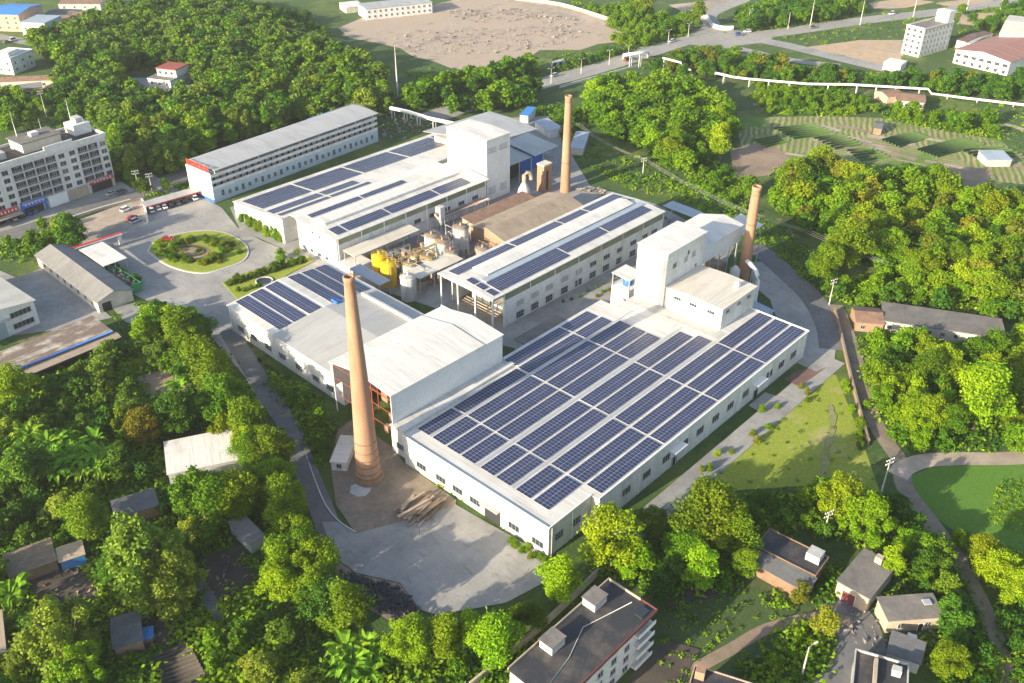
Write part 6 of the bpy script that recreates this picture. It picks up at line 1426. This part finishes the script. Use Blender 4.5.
ZONES = [
 # polygon of crown positions, spacing, heights, kinds, leaf colours, undergrowth per 100 m2
 ('upper left forest', [(30, 40), (75, 22), (120, 8), (200, 0), (240, 2), (285, 26), (335, 50), (380, 72), (394, 106), (350, 104), (300, 116), (240, 132), (195, 148), (150, 172), (118, 165), (112, 140), (100, 112), (55, 88), (64, 66)], 7.0, (8, 14), ('round', 'bamboo', 'bamboo', 'tall'), ('leaf_a', 'leaf_d', 'leaf_d', 'leaf_a', 'leaf_b', 'leaf_c'), 1.5),
 ('trees behind the apartments', [(-10, 92), (45, 92), (100, 104), (118, 150), (90, 120), (50, 110), (0, 130)], 8, (5, 9), ('round', 'bush'), ('leaf_a', 'leaf_b'), 2),
 ('trees behind the rear factory', [(395, 96), (420, 86), (470, 74), (520, 60), (545, 70), (530, 100), (500, 104), (455, 110), (425, 105)], 7.5, (7, 12), ('round', 'tall'), ('leaf_a', 'leaf_c', 'leaf_b'), 1.5),
 ('upper grove', [(585, 95), (600, 84), (640, 76), (690, 84), (728, 105), (738, 130), (704, 150), (690, 172), (650, 148), (610, 128), (585, 118)], 7.0, (8, 13), ('round', 'round', 'bush'), ('leaf_a', 'leaf_b', 'leaf_b', 'leaf_a'), 2),
 ('trees around the farthest chimney', [(520, 108), (560, 104), (585, 120), (560, 150), (535, 125)], 9, (5, 8), ('round', 'bush'), ('leaf_a', 'leaf_c'), 2),
 ('scrub above the hall', [(690, 175), (712, 160), (745, 175), (760, 190), (730, 200), (700, 190)], 9, (5, 8), ('round', 'bush'), ('leaf_a', 'leaf_b'), 3),
 ('highway trees', [(640, 68), (662, 56), (700, 46), (740, 56), (800, 66), (860, 72), (900, 74), (960, 74), (1030, 80), (1030, 96), (940, 88), (850, 80), (760, 76), (690, 70)], 8.5, (6, 11), ('round', 'tall', 'bush'), ('leaf_a', 'leaf_c', 'leaf_c', 'leaf_e'), 1.5),
 ('bank trees', [(600, 18), (640, 8), (690, 22), (690, 36), (650, 46), (615, 40)], 8, (6, 10), ('round', 'bush'), ('leaf_a', 'leaf_b'), 1.5),
 ('hill trees', [(735, 12), (765, 2), (850, -4), (870, 10), (810, 24), (750, 30)], 9, (7, 12), ('round',), ('leaf_c', 'leaf_a'), 1.5),
 ('roadside trees', [(552, 62), (600, 52), (640, 42), (640, 48), (600, 62), (560, 74)], 7, (4, 6), ('round', 'bush'), ('leaf_c', 'leaf_a'), 1),
 ('farm hedgerow', [(752, 92), (860, 94), (876, 108), (840, 116), (770, 112)], 7.5, (4, 7), ('bush', 'round'), ('leaf_a', 'leaf_b'), 2),
 ('farm trees', [(880, 104), (935, 108), (1000, 118), (1005, 138), (940, 130), (885, 118)], 9, (6, 11), ('round', 'bush'), ('leaf_a', 'leaf_b'), 2),
 ('right edge trees', [(960, 10), (1030, 2), (1030, 22), (1000, 28), (985, 32)], 9, (6, 9), ('round',), ('leaf_c', 'leaf_a'), 1),
 ('eastern wood', [(776, 168), (830, 160), (880, 176), (930, 165), (960, 180), (1000, 200), (1035, 210), (1035, 305), (960, 290), (900, 280), (868, 262), (810, 225), (776, 205)], 7.2, (8, 14), ('round', 'round', 'bush'), ('leaf_b', 'leaf_a', 'leaf_a', 'leaf_b', 'leaf_e'), 2),
 ('lower eastern wood', [(790, 268), (850, 275), (900, 285), (960, 296), (1030, 305), (1030, 318), (900, 302), (845, 300)], 8, (5, 9), ('round', 'bush'), ('leaf_a', 'leaf_c', 'leaf_b'), 3),
 ('right thicket', [(858, 335), (900, 326), (960, 346), (1010, 345), (1040, 335), (1040, 450), (960, 448), (908, 450), (884, 420), (865, 380)], 6.2, (8, 12), ('round', 'bush'), ('leaf_a', 'leaf_b', 'leaf_a', 'leaf_b'), 2),
 ('cottage thicket', [(800, 488), (850, 482), (895, 510), (905, 545), (870, 545), (845, 535), (815, 530)], 6, (6, 10), ('bush', 'round', 'bamboo'), ('leaf_a', 'leaf_b', 'leaf_c'), 3),
 ('trackside wood', [(885, 495), (905, 505), (930, 535), (956, 575), (978, 615), (996, 660), (1000, 690), (950, 690), (940, 655), (950, 610), (930, 590), (905, 560)], 4.6, (4, 8), ('bush', 'round'), ('leaf_c', 'leaf_a', 'leaf_c'), 4),
 ('right edge thicket', [(958, 525), (1000, 545), (1035, 560), (1035, 610), (1000, 592), (975, 565)], 5, (6, 9), ('bush',), ('leaf_b', 'leaf_a'), 3),
 ('lower right corner', [(1000, 600), (1035, 612), (1035, 690), (1016, 690)], 5, (4, 6), ('bush',), ('leaf_c',), 3),
 ('yard corner trees', [(580, 560), (640, 530), (690, 500), (760, 500), (790, 520), (760, 560), (740, 585), (660, 590), (620, 575)], 5.2, (4, 8), ('round', 'bush', 'bush'), ('leaf_c', 'leaf_a', 'leaf_c'), 4),
 ('trees under the meadow', [(690, 505), (740, 495), (800, 492), (830, 520), (800, 530), (740, 525)], 5, (3, 6), ('bush', 'round'), ('leaf_c', 'leaf_a'), 4),
 ('garden edge trees', [(800, 560), (840, 570), (830, 600), (790, 605), (760, 600)], 5, (3, 5), ('bush', 'round'), ('leaf_c', 'leaf_a', 'leaf_e'), 4),
 ('lamp side bushes', [(770, 640), (800, 615), (830, 640), (825, 680), (780, 690), (740, 680)], 5.5, (3, 5), ('bush',), ('leaf_c', 'leaf_a'), 4),
 ('courtyard edge trees', [(135, 302), (165, 305), (195, 325), (225, 360), (245, 385), (262, 425), (280, 470), (302, 520), (325, 575), (350, 600), (310, 640), (262, 560), (240, 490), (205, 420), (160, 360), (140, 330)], 6.6, (6, 11), ('round', 'round', 'tall'), ('leaf_a', 'leaf_a', 'leaf_b', 'leaf_c'), 3),
 ('lower left wood', [(-15, 388), (60, 372), (120, 350), (158, 345), (200, 410), (172, 440), (160, 470), (160, 500), (236, 516), (262, 600), (330, 690), (-15, 690)], 6.8, (4, 9), ('round', 'bamboo', 'bush', 'tall', 'bamboo'), ('leaf_a', 'leaf_c', 'leaf_c', 'leaf_d', 'leaf_d'), 3),
 ('bottom trees', [(330, 640), (380, 650), (540, 640), (520, 690), (330, 690)], 8, (4, 7), ('bush', 'round'), ('leaf_c', 'leaf_a'), 3),
 ('shed-side trees', [(0, 225), (50, 222), (80, 236), (60, 250), (20, 255), (-10, 250)], 7.5, (5, 8), ('round', 'bush'), ('leaf_c', 'leaf_a'), 3),
 ('street trees', [(120, 165), (150, 178), (180, 180), (190, 190), (160, 195), (135, 190)], 8, (4, 7), ('round', 'bush'), ('leaf_a', 'leaf_b'), 3),
 ('lane bank trees', [(264, 372), (290, 380), (325, 405), (330, 430), (318, 470), (300, 440), (280, 405)], 5.5, (3.5, 6.5), ('round', 'bush'), ('leaf_a', 'leaf_c'), 4),
 ('top strip', [(560, -4), (600, 6), (640, -2), (640, 8), (600, 14)], 9, (5, 8), ('bush',), ('leaf_a', 'leaf_b'), 1),
 ('slope below the highway', [(740, 70), (840, 82), (850, 92), (760, 88)], 9, (4, 7), ('bush',), ('leaf_a', 'leaf_b'), 2),
 ('lot edge trees', [(250, 2), (300, 12), (335, 38), (320, 40), (280, 18)], 8, (5, 8), ('bush', 'round'), ('leaf_c', 'leaf_a'), 2),
]
BLOCK = [G(*p) for p in [(128, 72), (190, 68), (196, 100), (160, 112), (120, 102)]]
EXA.append((np.array([(p.x, p.y) for p in BLOCK]), min(p.x for p in BLOCK), max(p.x for p in BLOCK), min(p.y for p in BLOCK), max(p.y for p in BLOCK)))
CLEAR = [[(10, 428), (116, 428), (112, 488), (10, 488)], [(118, 602), (185, 600), (215, 690), (120, 690)], [(188, 545), (258, 535), (262, 628), (190, 628)], [(-5, 535), (106, 532), (106, 614), (-5, 614)],
         [(108, 486), (165, 482), (166, 526), (108, 526)], [(130, 365), (198, 365), (198, 402), (130, 402)], [(740, 520), (838, 530), (838, 600), (745, 596)], [(245, 500), (270, 500), (270, 550), (245, 550)], [(120, 345), (160, 345), (150, 370), (110, 372)]]
vg = np.random.default_rng(77)
SCRUB = []
def zone_pts(poly, sp, zc):
    P = [G(*p, zc) for p in poly]; PP = [(p.x, p.y) for p in P]
    x0, x1 = min(p[0] for p in PP), max(p[0] for p in PP); y0, y1 = min(p[1] for p in PP), max(p[1] for p in PP)
    out = []; i = 0
    for y in np.arange(y0, y1, sp * .88):
        i += 1
        for x in np.arange(x0 + (i % 2) * sp / 2, x1, sp):
            q = (x + vg.uniform(-.33, .33) * sp, y + vg.uniform(-.33, .33) * sp)
            if inpoly(*q, PP): out.append(q)
    return out
for nm, poly, sp, hh, kinds, mats, ud in [(a_, b_, c_ * .86, d_, e_, f_, g_ * 1.6) for a_, b_, c_, d_, e_, f_, g_ in ZONES]:
    for x, y in zone_pts(poly, sp, (hh[0] + hh[1]) / 4):
        h = vg.uniform(*hh)
        if blocked(x, y) or any((x - f[0]) ** 2 + (y - f[1]) ** 2 < (f[3] * .42) ** 2 for f in FEAT): continue
        u, v = proj(x, y, h * .6)
        if not (-25 < u < 1049 and -25 < v < 715): continue
        if any(inpoly(u, v, cp) for cp in CLEAR): continue
        kd = kinds[vg.integers(len(kinds))]
        if kd == 'bush': h *= .8
        TREES.append((x, y, h, h * vg.uniform(.85, 1.15), kd, mats[vg.integers(len(mats))], None))
    for x, y in zone_pts(poly, max(2.0, 10 / math.sqrt(ud * 4)), .5):
        if not blocked(x, y): SCRUB.append((x, y, vg.uniform(.9, 2.6)))
for poly, sp, s0, s1 in (([(590, 165), (640, 178), (700, 175), (760, 215), (800, 240), (830, 280), (800, 270), (750, 240), (690, 205), (620, 185)], 3.2, .6, 1.6), ([(560, 150), (600, 140), (680, 170), (690, 190), (600, 175)], 4, .5, 1.3), ([(730, 90), (1030, 100), (1030, 200), (900, 165), (760, 170)], 7, .5, 1.6),
                         ([(660, 505), (760, 430), (830, 380), (870, 460), (880, 500), (720, 520)], 6, .25, .6), ([(640, 600), (830, 590), (840, 690), (650, 690)], 4, .3, .9), ([(120, 300), (200, 330), (190, 400), (60, 390), (100, 340)], 3, .5, 1.4), ([(400, 70), (540, 60), (600, 40), (560, 60), (430, 90)], 5, .5, 1.5),
                         ([(700, 30), (860, 14), (1030, -4), (1030, 30), (840, 50), (760, 40)], 8, .6, 1.6), ([(830, 470), (900, 500), (1000, 680), (880, 690), (860, 560)], 3.4, .6, 1.5), ([(0, 340), (330, 560), (340, 690), (0, 690)], 3.2, .5, 1.5), ([(770, 250), (860, 290), (860, 330), (830, 300)], 3.5, .5, 1.4), ([(1000, 480), (1040, 480), (1040, 540), (985, 520)], 1.5, .35, .69), ([(905, 10), (1030, 8), (1030, 60), (940, 50)], 7, .5, 1.5),
                         ([(310, 470), (345, 505), (330, 520), (308, 480)], 2, .6, 1.2), ([(640, 680), (560, 600), (600, 570), (760, 560), (700, 690)], 4, .4, 1.2), ([(0, 225), (110, 250), (120, 300), (60, 262), (0, 262)], 4, .5, 1.3), ([(0, 95), (130, 110), (150, 190), (110, 180), (90, 130), (0, 130)], 4, .6, 1.6)):
    for x, y in zone_pts(poly, sp, .3):
        if not blocked(x, y) or s1 < .7: SCRUB.append((x, y, vg.uniform(s0, s1)))
ALL = [(f[0], f[1], f[2], f[3], f[4], f[5], f[6]) for f in FEAT] + TREES
order = sorted(range(len(ALL)), key=lambda i: -(1e3 if ALL[i][6] else 0) - ALL[i][2] * ALL[i][3] / DIST(ALL[i][0], ALL[i][1]) ** 2)
NIND = 290
IND, REST = [ALL[i] for i in order[:NIND]], [ALL[i] for i in order[NIND:]]
XY = np.array([(t[0], t[1]) for t in ALL]); XI = {id(ALL[i]): i for i in range(len(ALL))}
ranks = []
for lx, ly, ph in LM:
    d = np.hypot(XY[:, 0] - lx, XY[:, 1] - ly); r = np.empty(len(d), int); r[np.argsort(d)] = np.arange(len(d)); ranks.append(r)
ranks = np.array(ranks)
SHADE = {'leaf_a': 'mid green', 'leaf_b': 'yellow-green', 'leaf_c': 'dark green', 'leaf_d': 'pale green', 'leaf_e': 'olive'}
KN = {'round': ('broadleaf_tree', 'broadleaf tree'), 'tall': ('slender_tree', 'slender tree'), 'bamboo': ('bamboo_clump', 'feathery bamboo clump'), 'bush': ('bushy_tree', 'bushy low tree')}
ti = 0
for t in IND:
    x, y, h, W, kd, mt, lab = t; ti += 1
    if not lab:
        i = XI[id(t)]; k = int(np.argmin(ranks[:, i])); rk = int(ranks[k, i])
        lab = f'{SHADE[mt]} {KN[kd][1]}, {ORD[rk] if rk < 20 else "further away in the wood"} to {LM[k][2]}' if rk < 20 else f'{SHADE[mt]} {KN[kd][1]} in dense wood beyond {LM[k][2]}'
    o = thing(KN[kd][0], lab, 'bamboo' if kd == 'bamboo' else 'tree', (x, y, 0), vg.uniform(0, 6.28), 'trees around the factory')
    tp = TPL[kd][vg.integers(len(TPL[kd]))]; s = h / 10; base = {'round': 8.2, 'tall': 5.6, 'bamboo': 7.4, 'bush': 10.0}[kd]; sx = W / base
    for nm, me in (('trunk', tp[3]), ('crown', tp[0] if h / DIST(x, y) > .038 else tp[1])):
        q = bpy.data.objects.new(nm, me); COL.objects.link(q); q.parent = o; q.scale = (sx, sx, s)
        if nm == 'crown': q.material_slots[0].link = 'OBJECT'; q.material_slots[0].material = M[mt]
MATL = ['leaf_a', 'leaf_b', 'leaf_c', 'leaf_d', 'leaf_e', 'scrub']
def merged(name, items, label, cat):
    Vs, Ms = [], []
    for x, y, h, W, kd, mt, _ in items:
        V = TPL[kd][vg.integers(len(TPL[kd]))][2]; a = vg.uniform(0, 6.28); base = {'round': 8.2, 'tall': 5.6, 'bamboo': 7.4, 'bush': 10.0}[kd]
        c, s_ = math.cos(a) * W / base, math.sin(a) * W / base
        Vs.append(np.stack([V[:, 0] * c - V[:, 1] * s_ + x, V[:, 0] * s_ + V[:, 1] * c + y, V[:, 2] * h / 10], 1)); Ms.append(np.full(len(V) // 4, MATL.index(mt)))
    me = quads_mesh(name, np.concatenate(Vs), [M[k] for k in MATL], np.concatenate(Ms)); o = bpy.data.objects.new(name, me); COL.objects.link(o)
    return tag(o, label, cat, kind='stuff')
merged('forest', REST, 'dense green forest and groves massed beyond and around the factory', 'forest')
# undergrowth
n = len(SCRUB); per = 26; SX = np.array(SCRUB)
C = np.repeat(SX, per, 0); d = vg.normal(size=(n * per, 3)); d[:, 2] = np.abs(d[:, 2]); d /= np.linalg.norm(d, axis=1)[:, None]
r = C[:, 2:3] * vg.uniform(.4, 1.25, (n * per, 1)); ctr = np.stack([C[:, 0], C[:, 1], np.zeros(n * per)], 1) + d * r * np.array([1.35, 1.35, .9])
Nn = d * .7 + vg.normal(size=d.shape) * .45; Nn[:, 2] += .4; Nn /= np.linalg.norm(Nn, axis=1)[:, None]
V = leaves(ctr, Nn, np.clip(C[:, 2] * .36, .2, .55) * vg.uniform(.7, 1.3, n * per), vg)
mi = np.repeat(vg.choice([0, 1, 2, 5, 5, 5], n), per)
o = bpy.data.objects.new('undergrowth', quads_mesh('undergrowth', V, [M[k] for k in MATL], mi)); COL.objects.link(o)
tag(o, 'low scrub and undergrowth covering the ground between trees and buildings', 'undergrowth', kind='stuff')

# garden shrubs
def shrub(x, y, w_, h, mat, label, group, name='shrub'):
    o = thing(name, label, 'shrub', (x, y, 0), vg.uniform(0, 6.28), group); tp = TPL['bush'][vg.integers(3)]
    q = bpy.data.objects.new('foliage', tp[1]); COL.objects.link(q); q.parent = o; q.scale = (w_ / 10, w_ / 10, h / 8); q.location = (0, 0, -.12 * h)
    q.material_slots[0].link = 'OBJECT'; q.material_slots[0].material = M[mat]
def srow(px0, px1, n, w_, h, mats, group, lab, jit=.4):
    a, b_ = G(*px0), G(*px1)
    for k in range(n):
        p = a.lerp(b_, (k + .5) / n); shrub(p.x + vg.normal() * jit, p.y + vg.normal() * jit, w_ * vg.uniform(.8, 1.2), h * vg.uniform(.75, 1.25), mats[vg.integers(len(mats))], f'{lab}, {ORD1[k]} from the left end', group)
srow((700, 474), (812, 388), 12, 2.6, 2.2, ('leaf_b', 'leaf_a', 'leaf_e'), 'bushes along the meadow edge', 'small bush between the side path and the meadow', 2.5)
srow((845, 385), (868, 455), 8, 3.4, 2.6, ('leaf_c', 'leaf_a'), 'bushes along the boundary wall', 'bush along the meadow side of the boundary wall', 1.2)
srow((241, 222), (283, 243), 11, 3.6, 4.4, ('leaf_b', 'leaf_a'), 'hedge shrubs by the rear factory', 'tall bright hedge shrub against the rear factory front')
srow((228, 286), (308, 261), 12, 3.8, 3.4, ('leaf_a', 'leaf_c'), 'shrubs in the bed beside front hall', 'shrub in the bed between courtyard and front hall')
srow((236, 293), (262, 288), 4, 2.4, 2.0, ('leaf_b', 'leaf_a'), 'low shrubs beside the pond', 'low bright shrub in front of the round pond')
srow((258, 360), (322, 402), 12, 1.7, 1.4, ('leaf_c', 'leaf_e'), 'low shrubs under the front hall wall', 'low shrub under the windowed wall of front hall')
srow((560, 305), (650, 262), 12, 1.5, 1.3, ('leaf_c', 'leaf_a'), 'small shrubs along the alley', 'small round shrub along the middle hall alley wall')
srow((594, 298), (618, 287), 4, 2.0, 1.2, ('leaf_b', 'leaf_e'), 'shrubs in the alley bed', 'flowering shrub in the alley bed by the tank shelter')
srow((113, 262), (140, 292), 7, 2.6, 2.6, ('leaf_c', 'leaf_a'), 'shrubs behind the green skip', 'dark shrub along the strip beside green skip')
srow((443, 482), (476, 505), 9, 2.9, 1.4, ('leaf_b',), 'low hedge before the solar hall door', 'low bright hedge shrub left of the solar hall door')
srow((508, 541), (546, 562), 9, 2.9, 1.4, ('leaf_b',), 'low hedge at the solar hall corner', 'low bright hedge shrub right of the solar hall door')
for k, (px, py, w_, h, mt, lb) in enumerate(((160, 247, 6, 3.4, 'leaf_b', 'vivid yellow-green shrub at the left end of roundabout island'), (190, 263, 4, 1.8, 'leaf_a', 'low shrub on the near side of roundabout island'), (205, 264, 4.5, 2, 'leaf_b', 'low bright shrub on near side of roundabout island'), (175, 262, 3.6, 1.4, 'leaf_b', 'small bright shrub at near left of the roundabout'), (215, 245, 4.5, 3.2, 'leaf_c', 'dark shrub behind the flower bed on roundabout'),
        (224, 250, 4.6, 3.4, 'leaf_a', 'green shrub right of the flower bed on roundabout'), (232, 247, 4, 2.8, 'leaf_c', 'dark shrub toward the right end of roundabout'), (205, 240, 4, 2.4, 'leaf_a', 'green shrub at the back of the roundabout island'), (190, 240, 3.4, 2, 'leaf_c', 'small dark shrub at back left of roundabout'), (238, 254, 4, 2, 'leaf_b', 'bright shrub at the right tip of roundabout island'), (216, 258, 4, 2.4, 'leaf_a', 'green shrub just below right of flower bed on roundabout'),
        (173, 247, 3.4, 2, 'leaf_a', 'small green shrub left of the flower bed on roundabout'), (198, 252, 2.6, 1.2, 'leaf_c', 'dwarf dark shrub inside the roundabout flower bed'), (184, 252, 2.6, 1.1, 'leaf_e', 'dwarf brownish shrub inside the roundabout flower bed'), (281, 259, 5, 4.6, 'leaf_b', 'round clipped tree-like shrub by the rear factory passage'), (298, 254, 3, 2.4, 'leaf_b', 'bright shrub at the foot of the rear factory wing'), (137, 284, 5, 4, 'leaf_c', 'round dark shrub at the end of green skip'), (258, 512, 5, 4, 'leaf_a', 'shrub behind the lane hut'))):
    p = G(px, py); shrub(p.x, p.y, w_, h, mt, lb, 'roundabout and court shrubs')
# banana plants
def banana_mesh(g_):
    b = MB()
    for k in range(11):
        a = k * 2.4 + g_.uniform(-.3, .3); L_ = g_.uniform(1.9, 3.0); up = g_.uniform(.35, 1.2); w_ = g_.uniform(.28, .42)
        P = [Vector((math.cos(a) * L_ * t, math.sin(a) * L_ * t, 2.0 + L_ * up * t * (1 - .75 * t * t))) for t in (0, .25, .5, .75, 1)]; sd = Vector((-math.sin(a), math.cos(a), 0))
        ws = [.06, w_, w_ * 1.1, w_ * .8, .04]; vs = []
        for p, q in zip(P, ws): vs += [p + sd * q + Vector((0, 0, .12 * q)), p - Vector((0, 0, .08)), p - sd * q + Vector((0, 0, .12 * q))]
        fs = []
        for j in range(4): fs += [(j * 3, j * 3 + 1, j * 3 + 4, j * 3 + 3), (j * 3 + 1, j * 3 + 2, j * 3 + 5, j * 3 + 4)]
        b.add(vs, fs)
    s = MB(); s.tube([(0, 0, 0), (.03, 0, 1.2), (0, 0, 2.4)], [.16, .13, .07], 8)
    return b.mesh('leaves', M['banana']), s.mesh('stem', M['crops'])
BAN = [banana_mesh(np.random.default_rng(k)) for k in range(3)]
kk = 0
def bananas(px0, py0, px1, py1, n, where, sc_=1.25):
    for k in range(n):
        p = G(vg.uniform(px0, px1), vg.uniform(py0, py1), 2.5)
        if blocked(p.x, p.y): continue
        o = thing('banana_plant', f'banana plant with broad bright leaves {where}', 'banana plant', (p.x, p.y, 0), vg.uniform(0, 6.28), f'banana plants {where}'); me = BAN[vg.integers(3)]; s = vg.uniform(.85, 1.2) * sc_
        for nm, m_ in zip(('leaves', 'stem'), me): q = bpy.data.objects.new(nm, m_); COL.objects.link(q); q.parent = o; q.scale = (s, s, s * 1.15)
for k in range(38):
    a = vg.uniform(0, 6.28); p = G(198 + 40 * math.cos(a) * vg.uniform(.5, .95), 252 + 15 * math.sin(a) * vg.uniform(.5, .95)); shrub(p.x, p.y, vg.uniform(3, 5), vg.uniform(1.5, 3), ('leaf_a', 'leaf_b', 'leaf_c', 'leaf_e')[k % 4], 'ornamental shrub among the planting on the roundabout island', 'planting on the roundabout')
for k in range(26):
    a = k / 26 * 6.283; p = G(189 + 15 * math.cos(a), 252.5 + 5 * math.sin(a)); shrub(p.x, p.y, 1.8, .9, 'leaf_e', 'dwarf clipped shrub in the ring of the roundabout flower bed', 'ring of dwarf shrubs')
bananas(18, 440, 110, 480, 44, 'in the clump at the left, above the huts', 1.5)
bananas(30, 578, 85, 596, 9, 'beside the brown board-roofed hut', 1.5)
bananas(325, 650, 372, 684, 10, 'at the bottom edge below the dark rubble', 1.4)
bananas(0, 590, 18, 606, 3, 'at the left edge below the brown hut', 1.4)
bananas(150, 372, 200, 392, 5, 'beside the brown clearing', 1.2)

# ------------------------------------------------------------------ morning haze
hz = MB(); hz.box((-2700, -2700, -1), (2700, 2700, 165))
hm = bpy.data.materials.new('haze'); hm.use_nodes = True; hn = hm.node_tree; hn.nodes.clear()
ho = hn.nodes.new('ShaderNodeOutputMaterial'); hv = hn.nodes.new('ShaderNodeVolumePrincipled')
hv.inputs['Color'].default_value = (.95, .96, 1.0, 1); hv.inputs['Density'].default_value = .00009; hv.inputs['Anisotropy'].default_value = .2
hn.links.new(hv.outputs[0], ho.inputs['Volume'])
o = hz.build('haze', hm); tag(o, 'thin warm haze filling the air over the site', 'haze', kind='stuff')
